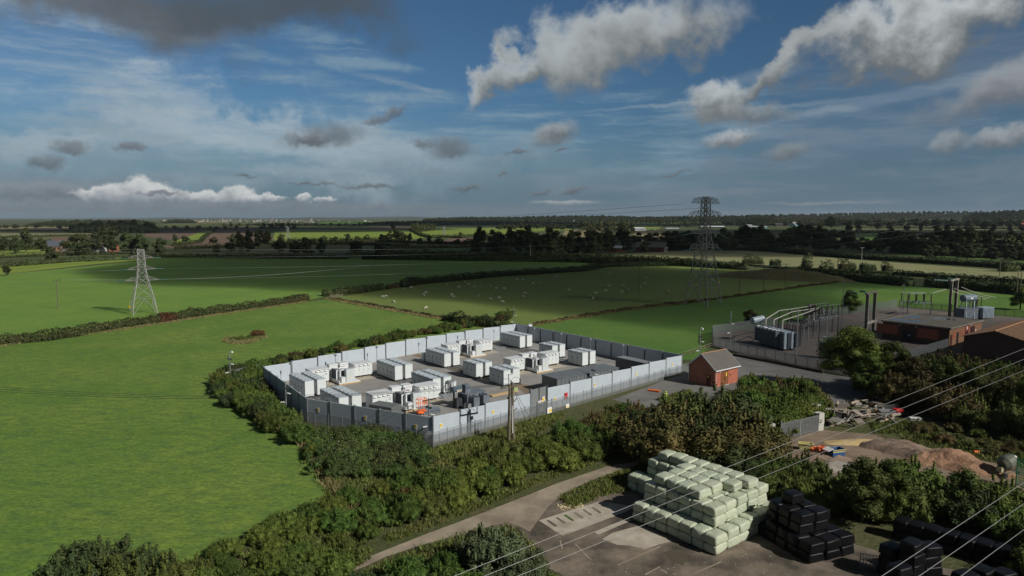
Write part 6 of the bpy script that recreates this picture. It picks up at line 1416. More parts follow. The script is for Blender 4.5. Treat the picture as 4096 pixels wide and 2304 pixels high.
for k in range(110):
    px = rg.uniform(2350, 3100); pyy = rg.uniform(2120, 2304)
    if 2480 < px < 2960 and pyy < 2250: continue
    p = at(px, pyy); s = rg.uniform(.02, .06); b.ball(p+Vector((0, 0, .12)), s*1.5, s, s*.5, 5, 3)
o = b.build('yard_litter', mat('litter_pale', (.42, .38, .32), .9)); tag(o, 'scattered stones and scraps on the farm yard', 'stones', kind='stuff')

# ------------------------------------------------------------------ person in high visibility clothing
def person():
    r = empty('person', (0, 0, 0)); v = [(0, 0, .95), (0, .0, 1.15), (0, .01, 1.38), (0, .0, 1.52), (0, -.01, 1.64), (0, -.01, 1.72)]; ra = [.15, .14, .16, .06, .09, .085]; e = [(0, 1), (1, 2), (2, 3), (3, 4), (4, 5)]
    def ch(st, pts, rr):
        pr = st
        for p_, q in zip(pts, rr): v.append(p_); ra.append(q); e.append((pr, len(v)-1)); pr = len(v)-1
        return pr
    for s in (-1, 1):
        ch(0, [(s*.10, 0, .88), (s*.12, -.03, .50), (s*.13, .02, .10), (s*.14, -.12, .04)], [.10, .07, .045, .04])
        h = ch(2, [(s*.20, 0, 1.42), (s*.27, -.02, 1.15), (s*.28, -.18, .93), (s*.27, -.25, .86)], [.06, .045, .035, .032])
        for q in range(4): ch(h, [(s*(.30-q*.022), -.31-.006*(q in (1, 2)), .84-.004*q), (s*(.30-q*.022), -.345, .80)], [.010, .009])
        ch(h, [(s*.225, -.28, .87), (s*.21, -.31, .86)], [.011, .010])
    place('body', skin_mesh('body', v, e, ra, M_SKIN), parent=r)
    b = MB(); b.tube([(0, .0, .78), (0, 0, 1.0), (0, .01, 1.3), (0, .0, 1.47)], [.20, .185, .21, .12], 12)
    for s in (-1, 1): b.tube([(s*.17, 0, 1.42), (s*.27, -.02, 1.15), (s*.285, -.16, .95)], [.08, .062, .05], 8)
    b.build('jacket', M_HIVIS, r)
    b = MB(); b.tube([(0, 0, 1.02), (0, 0, 1.08)], [.196, .20], 12); b.build('reflective_band', M_SIGNW, r)
    b = MB()
    for s in (-1, 1): b.tube([(s*.10, 0, .90), (s*.12, -.03, .5), (s*.13, .02, .12)], [.12, .09, .07], 8)
    b.build('trousers', M_HIVIS, r); b = MB()
    for s in (-1, 1): b.ball((s*.14, -.06, .06), .06, .15, .06, 8, 5)
    b.build('boots', M_BLACK, r)
    b = MB(); b.ball((0, -.01, 1.75), .125, .15, .10, 10, 6); b.tube([(0, -.10, 1.73), (0, -.18, 1.71)], [.11, .07], 8); b.build('helmet', mat('helmet_yellow', (.65, .80, .10), .35), r)
    b = MB()
    for s in (-1, 1): b.ball((s*.034, -.095, 1.665), .012)
    b.ball((0, -.108, 1.64), .016, .02, .022, 6, 4); b.build('face', M_WOOLD, r)
    return r
r = person(); p = at(2663, 1606); r.location = p+Vector((0, 0, .085)); r.rotation_euler = (0, 0, R(200)); tag(r, 'person in yellow high visibility clothes and helmet standing on the gravel by the bushes', 'person')

# ------------------------------------------------------------------ sheep
def sheep_mesh(name, graze, lying=False, mm=M_WOOL):
    z = .30 if lying else .62
    v = [(-.42, 0, z), (-.15, 0, z+.04), (.15, 0, z+.04), (.40, 0, z+.02)]; ra = [.19, .25, .25, .19]; e = [(0, 1), (1, 2), (2, 3)]
    def ch(st, pts, rr):
        pr = st
        for p_, q in zip(pts, rr): v.append(p_); ra.append(q); e.append((pr, len(v)-1)); pr = len(v)-1
        return pr
    if graze: h = ch(3, [(.60, 0, z-.08), (.74, 0, z-.30), (.84, 0, .12)], [.11, .085, .05])
    else: h = ch(3, [(.56, 0, z+.20), (.66, 0, z+.34), (.84, 0, z+.27)], [.11, .095, .05])
    for s in (-1, 1): ch(h-1, [(v[h-1][0]-.02, s*.12, v[h-1][2]+.03)], [.025])
    if not lying:
        for x, k in ((.32, 3), (-.36, 0)):
            for s in (-1, 1): ch(k, [(x, s*.13, z-.22), (x+(.02 if k else -.05), s*.13, z-.42), (x, s*.13, .03)], [.07, .04, .032])
    else:
        for x, k in ((.36, 3), (-.3, 0)):
            for s in (-1, 1): ch(k, [(x, s*.2, .10), (x+.2, s*.22, .06)], [.06, .04])
    ch(0, [(-.56, 0, z+.02), (-.60, 0, z-.12)], [.045, .03])
    return skin_mesh(name, v, e, ra, mm)
SH = [sheep_mesh('sheep', True), sheep_mesh('sheep', False), sheep_mesh('sheep', False, True)]; face = MB(); face.ball((.86, 0, .14), .085, .062, .07, 8, 5); FM = face.mesh('face', M_WOOLD, True)
face2 = MB(); face2.ball((.85, 0, .88), .10, .062, .07, 8, 5); FM2 = face2.mesh('face', M_WOOLD, True)
z4 = lambda x, y: (1000+x/2.342, 800+y/2.342); z5 = lambda x, y: (2000+x/2.342, 750+y/2.342)
spts = [z4(*q) for q in ((1245, 920), (1272, 915), (1346, 966), (1437, 845), (1508, 833), (1645, 881), (1625, 903), (1650, 1024), (1844, 803), (1888, 900), (1905, 913), (1958, 828), (2014, 778), (2045, 802), (2098, 826), (2157, 815), (2139, 911), (2253, 818), (2255, 936), (2306, 841), (2332, 931), (2366, 782), (2385, 843), (2363, 967), (2499, 757), (2558, 758), (2570, 884), (2557, 918))]
spts += [z5(*q) for q in ((308, 910), (366, 909), (522, 844), (645, 975), (897, 1002), (948, 922), (1021, 936), (990, 979), (848, 1036), (873, 1050), (1013, 819), (1034, 819), (1150, 927), (1200, 965), (1138, 990), (1313, 941), (1354, 912), (1363, 857), (1522, 1008), (1573, 988), (235, 1002), (217, 1036), (22, 1085))]
rs = random.Random(3); GS = 'sheep grazing in the shaded field'
for i, (px, pyy) in enumerate(spts):
    p = at(px, pyy); ty = 2 if i in (10, 18, 33, 40) else (1 if i % 6 == 4 else 0); o = place('sheep', SH[ty], p+Vector((0, 0, .055)), rs.choice([0, math.pi, math.pi, .5, 2.6, -2.2, -1.2])+rs.uniform(-.4, .4), (1.25,)*3, None, 'sheep', GS)
    if ty < 2: place('face', FM if ty == 0 else FM2, parent=o)
    o['label'] = ['pale sheep grazing head down in the shaded sheep field', 'pale sheep standing head up in the shaded sheep field', 'pale sheep lying down in the shaded sheep field'][ty]
for k, ty in ((0, 'grazing'), ): pass

# ------------------------------------------------------------------ vegetation
def shrub_proto(name, seed, m, Rr=2.6, H=3.2, nl=42, n=9600, leaf=.14, arch=0):
    rg = np.random.default_rng(seed); lobes = []
    for k in range(nl):
        a = rg.uniform(0, 6.28); r = Rr*.68*math.sqrt(rg.uniform(0, 1)); zc = H*(.26+.46*rg.random())*(1-.38*(r/Rr)); s = Rr*rg.uniform(.15, .30)
        lobes.append((r*math.cos(a), r*math.sin(a), zc, s, s, min(s*1.15, zc+.3)))
    for k in range(9):   # small outlying tufts for an uneven outline
        a = rg.uniform(0, 6.28); r = Rr*rg.uniform(.5, .95); zc = H*rg.uniform(.35, .9)*(1.15-.6*r/Rr); s = Rr*rg.uniform(.09, .17); lobes.append((r*math.cos(a), r*math.sin(a), zc, s, s, s*1.2))
    for k in range(16):
        a = rg.uniform(0, 6.28); r = Rr*rg.uniform(0, .85); lobes.append((r*math.cos(a), r*math.sin(a), H*rg.uniform(.72, 1.02)*(1-.35*r/Rr), Rr*.05, Rr*.05, H*rg.uniform(.08, .16)))
    return cloud_mesh(name, rg, lobes, n, leaf, m, .66)
def tree_proto(seed, mcrown, H=10.0, Rr=4.0, nl=24, n=9000, leaf=.26, base=.22, shape='round', full=True):
    rg = np.random.default_rng(seed); lobes = []
    for k in range(nl):
        f = rg.random(); z = H*(base+(1-base)*(.12+.78*f)); env = math.sin(math.pi*min(1, .18+.80*f))**.6 if shape == 'round' else (1.05-f)
        a = rg.uniform(0, 6.28); r = Rr*env*.72*math.sqrt(rg.random()); s = Rr*rg.uniform(.22, .36)*(1 if shape == 'round' else .8); lobes.append((r*math.cos(a), r*math.sin(a), z, s, s, s*rg.uniform(.7, .95)))
    crown = cloud_mesh('crown', rg, lobes, n, leaf, mcrown, .66, -.8)
    b = MB(); b.tube([(0, 0, 0), (.1, 0, H*.25), (-.05, .1, H*.55), (0, 0, H*.8)], [H*.028, H*.022, H*.014, H*.005], 7)
    for l in lobes[:10 if full else 4]: b.tube([(0, 0, l[2]*.55), (l[0]*.5, l[1]*.5, l[2]*.8), (l[0], l[1], l[2])], [H*.010, H*.007, H*.003], 5)
    return b.mesh('trunk', M_TRUNK), crown
SHRUB = {k: [shrub_proto('shrub', s0+q, m, H=h) for q in range(2)] for k, s0, m, h in (('green', 1, F_GREEN, 3.4), ('olive', 11, F_OLIVE, 3.6), ('fresh', 21, F_FRESH, 3.0), ('rust', 31, F_RUST, 3.4), ('dark', 41, F_DARK, 3.4), ('silver', 51, F_SILV, 3.2))}
SHRUB['red'] = [shrub_proto('shrub', 61, F_RED, H=3.0)]
BRAM = [shrub_proto('bramble', 71+q, F_BRAM, 3.2, 2.2, 26, 6000, .18) for q in range(2)]
rv = random.Random(77)
def in_poly(x, y, P_):
    c = False; j = len(P_)-1
    for i in range(len(P_)):
        xi, yi = P_[i][0], P_[i][1]; xj, yj = P_[j][0], P_[j][1]
        if (yi > y) != (yj > y) and x < (xj-xi)*(y-yi)/(yj-yi)+xi: c = not c
        j = i
    return c
def scatter(poly, dist, seed, tries=4000):
    P_ = [at(*p) for p in poly]; rg = random.Random(seed); xs = [p.x for p in P_]; ys = [p.y for p in P_]; out = []
    for _ in range(tries):
        x, y = rg.uniform(min(xs), max(xs)), rg.uniform(min(ys), max(ys))
        if in_poly(x, y, P_) and all((x-a)**2+(y-b)**2 > dist*dist for a, b in out): out.append((x, y))
    return out
CNAME = {'green': 'mid green', 'olive': 'olive green', 'fresh': 'fresh green', 'rust': 'rust tinged', 'dark': 'dark green', 'silver': 'silvery green', 'red': 'red leaved'}
NREG = 0
def shrub_at(x, y, kind, h, label, group, wf=1.0):
    pr = rv.choice(SHRUB[kind]); base = 3.3; s = h/base; w_ = s*wf*rv.uniform(.9, 1.2)
    return place('shrub', pr, (x, y, .05), rv.uniform(0, 6.28), (w_, w_*rv.uniform(.85, 1.1), s*rv.uniform(.9, 1.1)), label, 'shrub', group)
def zone(poly, dist, seed, kinds, h, where, wf=1.0):
    for x, y in scatter(poly, dist*1.2, seed):
        k = rv.choice(kinds); shrub_at(x, y, k, rv.uniform(*h), f'{CNAME[k]} shrub in {where}', f'{CNAME[k]} shrubs in {where}', wf*1.2)
# dense scrub between compound and track
zone([(1760, 1950), (1900, 1890), (2100, 1830), (2330, 1755), (2520, 1730), (2560, 1800), (2420, 1840), (2280, 1850), (2080, 1935), (1880, 2005), (1640, 2090), (1500, 2100)], 2.1, 1, ['olive', 'green', 'green', 'olive', 'fresh', 'fresh'], (2.2, 3.6), 'the dense scrub between the front fence and the track')
zone([(2330, 1745), (2480, 1700), (2700, 1718), (2850, 1745), (2700, 1790), (2540, 1800)], 2.2, 2, ['olive', 'rust', 'olive', 'green', 'rust'], (3.4, 4.8), 'the tall scrub in front of the gravel and the hut')
zone([(2580, 1790), (2850, 1745), (2960, 1800), (3000, 1870), (2900, 1890), (2640, 1850)], 2.6, 3, ['rust', 'olive', 'dark', 'rust', 'dark'], (5.4, 7.6), 'the tall thicket behind the bale heap')
zone([(1330, 2030), (1480, 1960), (1700, 1930), (1800, 1960), (1640, 2060), (1520, 2140), (1400, 2240), (1180, 2290), (900, 2310), (800, 2280), (1050, 2150)], 2.0, 4, ['fresh', 'green', 'olive', 'fresh', 'green'], (1.3, 2.5), 'the brushwood strip left of the track')
zone([(700, 2330), (900, 2310), (1180, 2290), (1400, 2260), (1340, 2420), (900, 2450)], 2.2, 5, ['green', 'fresh', 'olive'], (1.8, 2.8), 'the brushwood at the bottom left edge')
for px, pyy, h, k, lb in ((300, 2390, 4.6, 'dark', 'leftmost dark bush at the bottom left edge'), (385, 2340, 4.9, 'dark', 'tallest dark bush at the bottom left, with a pointed top'), (480, 2400, 4.2, 'olive', 'olive bush right of the tall dark one at the bottom left'), (570, 2370, 4.2, 'dark', 'round dark bush third from the left at the bottom'), (660, 2400, 3.8, 'olive', 'olive bush where the bottom left thicket meets the brushwood')):
    p = at(px, pyy); shrub_at(p.x, p.y, k, h, lb, None, 1.0)
# bramble mound
for x, y in scatter([(1240, 1770), (1420, 1735), (1600, 1770), (1690, 1830), (1640, 1890), (1480, 1920), (1340, 1900), (1270, 1850)], 2.6, 6):
    s = rv.uniform(.8, 1.15); place('bramble', rv.choice(BRAM), (x, y, .05), rv.uniform(0, 6.28), (s, s, s*.82), 'dark green bramble clump in the mound below the front left fence', 'bramble', 'brambles in the mound below the front left fence')
zone([(1210, 1760), (1330, 1830), (1300, 1880), (1230, 1800)], 2.2, 7, ['green', 'fresh'], (1.6, 2.4), 'the left end of the bramble mound')
# strip left of the compound
zone([(860, 1570), (960, 1545), (1040, 1570), (1080, 1640), (1180, 1700), (1225, 1745), (1180, 1790), (1080, 1720), (1010, 1660), (900, 1620)], 2.0, 8, ['green', 'olive', 'dark', 'green'], (1.8, 3.2), 'the bushes beside the dark left fence')
zone([(900, 1500), (1010, 1478), (1050, 1490), (1040, 1520), (930, 1545), (870, 1560)], 2.2, 9, ['dark', 'green', 'olive'], (2.2, 3.2), 'the bushes around the hooked camera mast')
# behind the back left fence
bl = scatter([(1060, 1478), (1300, 1422), (1620, 1352), (1800, 1322), (2060, 1270), (2060, 1290), (1800, 1336), (1640, 1362), (1300, 1436), (1060, 1492)], 2.0, 10)
for x, y in bl: k = rv.choice(['dark', 'olive', 'green', 'rust']); shrub_at(x-1.5, y+2.5, k, rv.uniform(1.4, 2.7), f'{CNAME[k]} shrub behind the pale back fence', f'{CNAME[k]} shrubs behind the pale back fence', 1.0)
# right hand side
zone([(2980, 1880), (3120, 1905), (3230, 1945), (3180, 1990), (3050, 1975), (2960, 1930)], 2.2, 19, ['dark', 'green', 'olive'], (2.9, 4.0), 'the thicket right of the bale heap')
zone([(3200, 1985), (3300, 1975), (3400, 1990), (3420, 2050), (3280, 2055), (3150, 2030)], 2.0, 20, ['green', 'olive', 'fresh'], (2.0, 2.9), 'the low bushes below the blue bin')
zone([(2960, 1640), (3040, 1590), (3200, 1600), (3300, 1680), (3180, 1710), (3040, 1740)], 2.3, 12, ['fresh', 'green', 'green', 'rust'], (3.2, 5.2), 'the bushes between the hut and the silver gate')
zone([(2900, 1705), (2980, 1695), (3035, 1770), (3050, 1840), (3000, 1850), (2920, 1800)], 2.6, 13, ['rust', 'dark', 'olive'], (3.0, 4.4), 'the thicket left of the silver gate')
zone([(3540, 1560), (3700, 1520), (3960, 1540), (4150, 1580), (4300, 1700), (4300, 1800), (4040, 1740), (3800, 1690), (3600, 1640), (3480, 1610)], 3.4, 14, ['olive', 'rust', 'green', 'olive', 'rust'], (4.8, 7.0), 'the bushes between the substation yard and the sand heaps')
zone([(3640, 1700), (3850, 1730), (4100, 1790), (4300, 1850), (4280, 1900), (4000, 1830), (3700, 1760)], 2.0, 15, ['olive', 'rust', 'fresh'], (.8, 1.7), 'the weeds above the pink sand', 1.2)
zone([(3410, 2000), (3480, 1975), (3600, 2000), (3850, 2030), (4120, 2110), (4300, 2190), (4300, 2250), (4050, 2150), (3800, 2090), (3500, 2080), (3420, 2070)], 2.4, 16, ['green', 'olive', 'green', 'dark', 'fresh'], (3.8, 5.4), 'the large bushes behind the black bales')
zone([(4060, 2210), (4300, 2300), (4400, 2400), (4200, 2330)], 2.2, 17, ['fresh', 'olive'], (3.2, 4.4), 'the bushes at the lower right edge')
zone([(1460, 2400), (1560, 2362), (1720, 2312), (1880, 2275), (2000, 2270), (2090, 2300), (2200, 2400), (2180, 2480), (1550, 2520)], 2.2, 18, ['green', 'dark', 'silver', 'green'], (1.8, 3.2), 'the bush clump at the bottom centre edge')
for px, pyy, h in ((1925, 2268, 4.6), (1990, 2300, 4.8)): p = at(px, pyy); shrub_at(p.x, p.y, 'silver', h, 'tall silvery leaved bush above the bottom edge' if px < 1950 else 'silvery leaved bush right beside the farm yard', None, .75)
p = at(1630, 2015); shrub_at(p.x, p.y, 'red', 2.2, 'small red leaved shrub in the brushwood below the bramble mound', None)
# hawthorn hollow in the near field
for px, pyy, k, h, lb in ((935, 1362, 'green', 1.2, 'low green scrub in the hollow of the near field'), (965, 1362, 'olive', 1.3, 'olive scrub in the middle of the field hollow'), (1000, 1358, 'green', 1.2, 'low scrub beside the red thorn bush in the field hollow'), (1032, 1346, 'red', 2.4, 'small red thorn bush leaning over the field hollow')):
    p = at(px, pyy); shrub_at(p.x, p.y, k, h, lb, None, 1.3)
# trees near the substation
TP = {'fresh': tree_proto(101, F_FRESH, 11, 5.4, 48, 16000, .25, .08), 'olive': tree_proto(102, F_OLIVE, 9, 4.0, 28, 8500, .27, .12), 'green': tree_proto(103, F_GREEN, 9, 4.2, 28, 8500, .27, .12), 'rust': tree_proto(104, F_RUST, 8, 3.8, 26, 7500, .27, .1)}
def tree_at(px, pyy, pr, H, label, group=None, H0=None, wf=1.0, name='tree'):
    p = at(px, pyy); h0 = {'fresh': 11, 'olive': 9, 'green': 9, 'rust': 8}.get(pr, H0); s = H/h0; t, c = TP[pr]
    r = empty(name, p, rv.uniform(0, 6.28), label, 'tree', group); r.scale = (s*wf, s*wf, s); place('trunk', t, parent=r); place('crown', c, parent=r); return r
tree_at(3415, 1560, 'fresh', 12.4, 'large bright green tree in front of the flat roofed building', wf=1.15); tree_at(3560, 1575, 'green', 9.8, 'rounded green tree right of the large bright one'); tree_at(3470, 1590, 'green', 8.0, 'dark green tree in front of the large bright tree')
tree_at(3660, 1600, 'rust', 8.6, 'rusty brown tree below the pale palisade'); tree_at(3780, 1620, 'olive', 8.6, 'olive tree below the orange brick front'); tree_at(3900, 1650, 'olive', 8.4, 'olive tree left of the gabled building'); tree_at(4030, 1680, 'rust', 8.0, 'brownish tree at the right edge above the sand'); tree_at(4110, 1720, 'fresh', 8.0, 'yellow green tree at the right edge')
tree_at(3220, 1650, 'green', 5.6, 'dense dark green small tree left of the log pile', wf=1.3); tree_at(3450, 2090, 'olive', 7.2, 'tallest olive tree in front of the spoil heaps', wf=1.1); tree_at(3560, 2080, 'green', 6.6, 'dense green tree in front of the pink sand', wf=1.1); tree_at(3860, 2075, 'olive', 5.6, 'olive tree left of the mixer in front of the sand', wf=1.2)
for px, pyy, H, pr, lb in ((3235, 1285, 6.0, 'rust', 'dark round tree behind the near substation transformer'), (3395, 1255, 8.0, 'green', 'dark tree beside the left concrete portal'), (3005, 1300, 5.2, 'rust', 'bare looking brown tree left of the pale oil tank'), (4080, 1240, 8, 'olive', 'dark bushy tree at the right edge behind the substation')): tree_at(px, pyy, pr, H, lb, wf=1.15)

# hedges: leaf cards over a box section along a line
def hedge(pts, H, W, m, label, seed, leaf=None, gap=0.0, kind=None, name='hedge', cat='hedge', dens=2.1, zb=0.0, lump=.22):
    rg = np.random.default_rng(seed); Pp = [at(*p) for p in pts]; Cs = []; Ns = []; core = MB(); S_ = []
    Ltot = 0
    for A, B in zip(Pp, Pp[1:]):
        d = B-A; L = d.length; u = d/L; nn = Vector((-u.y, u.x, 0)); D = (A.y+B.y)/2; lf = leaf or max(.3, .0012*D+.10); n = int(L*(2*H+W)/(lf*lf)*dens); n = min(n, 26000)
        t = rg.random(n); side = rg.random(n); per = 2*H+W
        lumpf = 1+lump*(.5*np.sin((Ltot+t*L)*.55+seed)+.35*np.sin((Ltot+t*L)*1.7+2*seed)+.25*np.sin((Ltot+t*L)*.13+seed*3))
        s = side*per; z = np.where(s < H, s, np.where(s > H+W, per-s, H)); off = np.where(s < H, -W/2, np.where(s > H+W, W/2, s-H-W/2)); 
        rnd = (z/H); off = off*(1.08-.28*rnd**3); zz = z*lumpf+rg.normal(0, .10*H, n)*(rnd > .6); off = off*(.85+.3*lumpf*.5)+rg.normal(0, .08*W, n)
        C = np.stack([A.x+u.x*t*L+nn.x*off, A.y+u.y*t*L+nn.y*off, np.maximum(zz+zb, .02)], 1); Nn = np.stack([nn.x*np.sign(off+1e-6)*(s < H) + nn.x*(s > H+W), nn.y*np.sign(off+1e-6)*((s < H) | (s > H+W)), (rnd > .9)*1.0+.25], 1)
        Nn[:, 0] = nn.x*np.sign(off)*((s < H) | (s > H+W)); Cs.append(C); Ns.append(Nn); S_.append(np.full(n, lf*1.25))
        k = max(1, int(L/ (H*1.5)))
        for q in range(k):
            f0, f1 = q/k, (q+1)/k; hh = H*.74*(1+lump*.5*math.sin((Ltot+f0*L)*.55+seed)); a_, b2 = A+d*f0, A+d*f1; hbar(core, a_+Vector((0, 0, 0)), b2, zb, zb+hh, W*.62)
        Ltot += L
    C = np.vstack(Cs); Nn = np.vstack(Ns); V, Fq = leaves(rg, C, Nn, np.concatenate(S_)); cv = np.array(core.v); cf = np.array(core.f)+len(V)
    me = mesh_np(name, np.vstack([V, cv]), np.vstack([Fq, cf]), m); return place(name, me, label=label, cat=cat, kind=kind)
hedge([(-500, 1440), (-60, 1388), (200, 1362), (512, 1310), (854, 1258), (1100, 1223), (1232, 1203)], 2.5, 2.2, F_HEDGE, 'long trimmed hedge between the near field and the left field with the pale pylon', 1, .42)
hedge([(640, 1292), (700, 1282)], 2.6, 2.3, F_RED, 'reddish stretch of the long left hedge', 21, .4); hedge([(1150, 1216), (1225, 1204)], 2.5, 2.3, F_HEDGR, 'rusty end of the long left hedge', 22, .4)
hedge([(1292, 1186), (1400, 1174), (1535, 1159)], 2.6, 2.4, F_HEDGE, 'short hedge running from the field corner behind the hedge pole', 2, .5)
hedge([(1548, 1157), (1612, 1146)], 1.9, 2.2, F_HEDGR, 'small rusty hedge piece in the gap at the sheep field', 3, .5)
hedge([(1612, 1150), (1660, 1140)], 3.6, 3.4, F_HEDGE, 'rounded bush at the left end of the sheep field hedge', 4, .5)
hedge([(1640, 1141), (2000, 1106), (2333, 1085), (2430, 1068)], 3.0, 3, F_HEDGE, 'long dark hedge behind the sheep field', 5, .6)
hedge([(2437, 1068), (2683, 1062), (2960, 1074)], 2.6, 4, F_DARK, 'dark hedge beyond the tall pylon', 6, .7)
hedge([(-300, 1084), (0, 1070), (280, 1049), (640, 1032), (1000, 1034), (1395, 1037)], 3.2, 3, F_DARK, 'dark hedge along the far side of the left field', 7, .9)
hedge([(1450, 1037), (2000, 1046), (2341, 1050)], 4.4, 4, F_DARK, 'tall dark hedge along the far side of the shaded field', 8, .9); hedge([(1390, 1028), (1560, 1020), (2100, 1026), (2500, 1040), (2800, 1058)], 3.6, 4, F_DARK, 'second dark hedge behind the shaded field', 9, 1.0)
hedge([(2341, 1051), (2500, 1054), (2760, 1066), (2990, 1080)], 4.2, 5, F_DARK, 'thick dark hedge behind the sheep field at the right', 10, .8)
hedge([(3190, 1098), (3425, 1126), (3596, 1141), (3640, 1146)], 4.2, 5, F_DARK, 'dark hedge above the earth bank on the right', 11, .7); hedge([(3700, 1146), (3900, 1160), (4096, 1180), (4500, 1222)], 4.2, 5, F_DARK, 'dark hedge behind the substation field on the right', 12, .7)
hedge([(3574, 1100), (3800, 1116), (4096, 1136), (4500, 1170)], 2.6, 3, F_DARK, 'dark hedge below the pale meadow on the right', 13, .8); hedge([(2990, 1064), (3200, 1082), (3560, 1096)], 1.4, 2, F_DARK, 'low dark hedge below the pale meadow', 14, .7)
hedge([(2560, 1001), (2800, 996), (3077, 1006), (3404, 1034), (3596, 1046), (3936, 1068), (4300, 1095)], 3.6, 4, F_DARK, 'dark hedge along the top of the pale meadow', 15, .9); hedge([(3560, 1012), (4096, 1040), (4500, 1060)], 4.5, 5, F_DARK, 'dark hedge line in front of the right hand wood', 16, 1.0)
for k, (x0, x1, yb, h) in enumerate(((3200, 3255, 1070, 7.5), (3270, 3340, 1086, 5), (3345, 3430, 1086, 5.4), (3430, 3510, 1090, 5.2), (3520, 3575, 1092, 5.2), (3070, 3130, 1064, 4.6), (2960, 3060, 1056, 5), (3990, 4080, 1086, 6))):
    hedge([(x0+12, yb), (x1-12, yb)], h, 6, F_DARK if k % 2 else F_HEDGE, f'dark thorn bush clump, {ordn(k)} of those standing in the pale meadow', 30+k, .7, name='thorn_clump', cat='bush', lump=.5)
# weedy fence line between near field and sheep field with posts
hedge([(1318, 1196), (1420, 1212), (1560, 1236), (1720, 1266), (1900, 1294)], .7, 1.3, F_RUST, 'brown weedy strip along the wire fence between the near field and the sheep field', 41, .3, name='weed_strip', cat='weeds', lump=.6)
hedge([(1780, 1282), (1905, 1302), (2040, 1318)], 2.2, 3, F_DARK, 'dark bushes where the wire fence meets the back fence', 42, .4, name='bush_row', cat='bushes', lump=.6)
hedge([(2131, 1301), (2300, 1272), (2504, 1240), (2640, 1222), (2794, 1207), (3025, 1175), (3213, 1147), (3383, 1126)], .6, 1.8, F_RUST, 'rough dry strip between the sheep field and the green field on the right', 43, .4, name='weed_strip', cat='weeds', lump=.7)
pts = [(1318, 1196), (1500, 1226), (1700, 1262), (1910, 1296)]; Pp = [at(*p) for p in pts]; r = empty('wire_fence', Pp[0], 0, 'thin post and wire fence along the brown weedy strip', 'fence'); o0 = Pp[0]
for A, B in zip(Pp, Pp[1:]):
    n = int((B-A).length/4.2)
    for k in range(n): q = A+(B-A)*k/n-o0; b = MB(); b.bar(q, q+Vector((0, 0, 1.35)), .14); b.build('post', M_RAIL, r)
    for z in (.5, 1.1): b = MB(); b.bar(A-o0+Vector((0, 0, z)), B-o0+Vector((0, 0, z)), .03); b.build('wire', M_GALV, r)
r = empty('field_gate', at(1322, 1192), R(30), 'wooden field gate at the corner of the near field', 'gate')
for z in (.3, .6, .9, 1.2): b = MB(); b.box(0, -.03, z, 5, .03, z+.12); b.build('rail', M_RAIL, r)
for x in (0, 2.5, 5): b = MB(); b.box(x-.08, -.08, 0, x+.08, .08, 1.5); b.build('post', M_RAIL, r)
# far hedge lines
fh = [([(0, 924), (384, 926)], 2.5), ([(-300, 952), (0, 950), (360, 942)], 3), ([(0, 970), (205, 966)], 3), ([(560, 922), (900, 918), (1060, 916)], 3), ([(690, 985), (800, 972), (820, 950), (860, 922)], 4), ([(700, 998), (1034, 984)], 4), ([(1034, 978), (1400, 978), (1560, 985), (1640, 986)], 4), ([(1300, 975), (1500, 968), (1700, 974), (2000, 982)], 3.5),
      ([(1150, 965), (1380, 964), (1600, 964)], 4.5), ([(1640, 922), (1690, 945), (1720, 952), (2000, 944)], 4.5), ([(1720, 950), (1850, 953), (1990, 940)], 4), ([(1540, 1000), (1900, 990), (2000, 992)], 4), ([(3396, 930), (3700, 934), (4300, 942)], 3.5), ([(3396, 914), (3700, 914), (4400, 921)], 4), ([(4030, 944), (4400, 946)], 4), ([(0, 1032), (250, 1022), (460, 1018)], 2.5), ([(0, 1004), (200, 996)], 3),
      ([(240, 921), (500, 917)], 3), ([(900, 904), (1400, 906)], 3.5), ([(1260, 886), (1500, 892), (1700, 886)], 3.5), ([(2250, 908), (2640, 908)], 4), ([(560, 906), (1000, 903)], 4), ([(-200, 907), (300, 908)], 4), ([(640, 893), (1000, 892)], 4)]
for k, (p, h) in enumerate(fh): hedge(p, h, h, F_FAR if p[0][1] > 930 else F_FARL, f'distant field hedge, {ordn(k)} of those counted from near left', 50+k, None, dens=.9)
for k, (o, where) in enumerate(zip([o for o in col.objects if o.get('category') == 'hedge' and 'distant field hedge' in o.get('label', '')], ['left of the pale stubble', 'below the pale stubble at far left', 'by the small brown field at left', 'above the brown ploughed fields', 'between the two brown ploughed fields', 'below the larger brown field', 'in front of the lit crop field', 'between two shaded strips at centre', 'at the lower edge of the lit crop field', 'climbing between the two lit crop fields', 'below the right lit crop field', 'above the dark green field at centre', 'below the pale strip on the right', 'above the pale strip on the right', 'above the green field at the right edge', 'by the houses on the left', 'in front of the houses at far left', 'below the wooded hill on the left', 'above the lit crop field', 'among the distant fields left of centre', 'below the distant woods at centre', 'among the distant fields on the left', 'at the far left below the blue hills', 'far beyond the brown fields'])): o['label'] = 'distant field hedge '+where

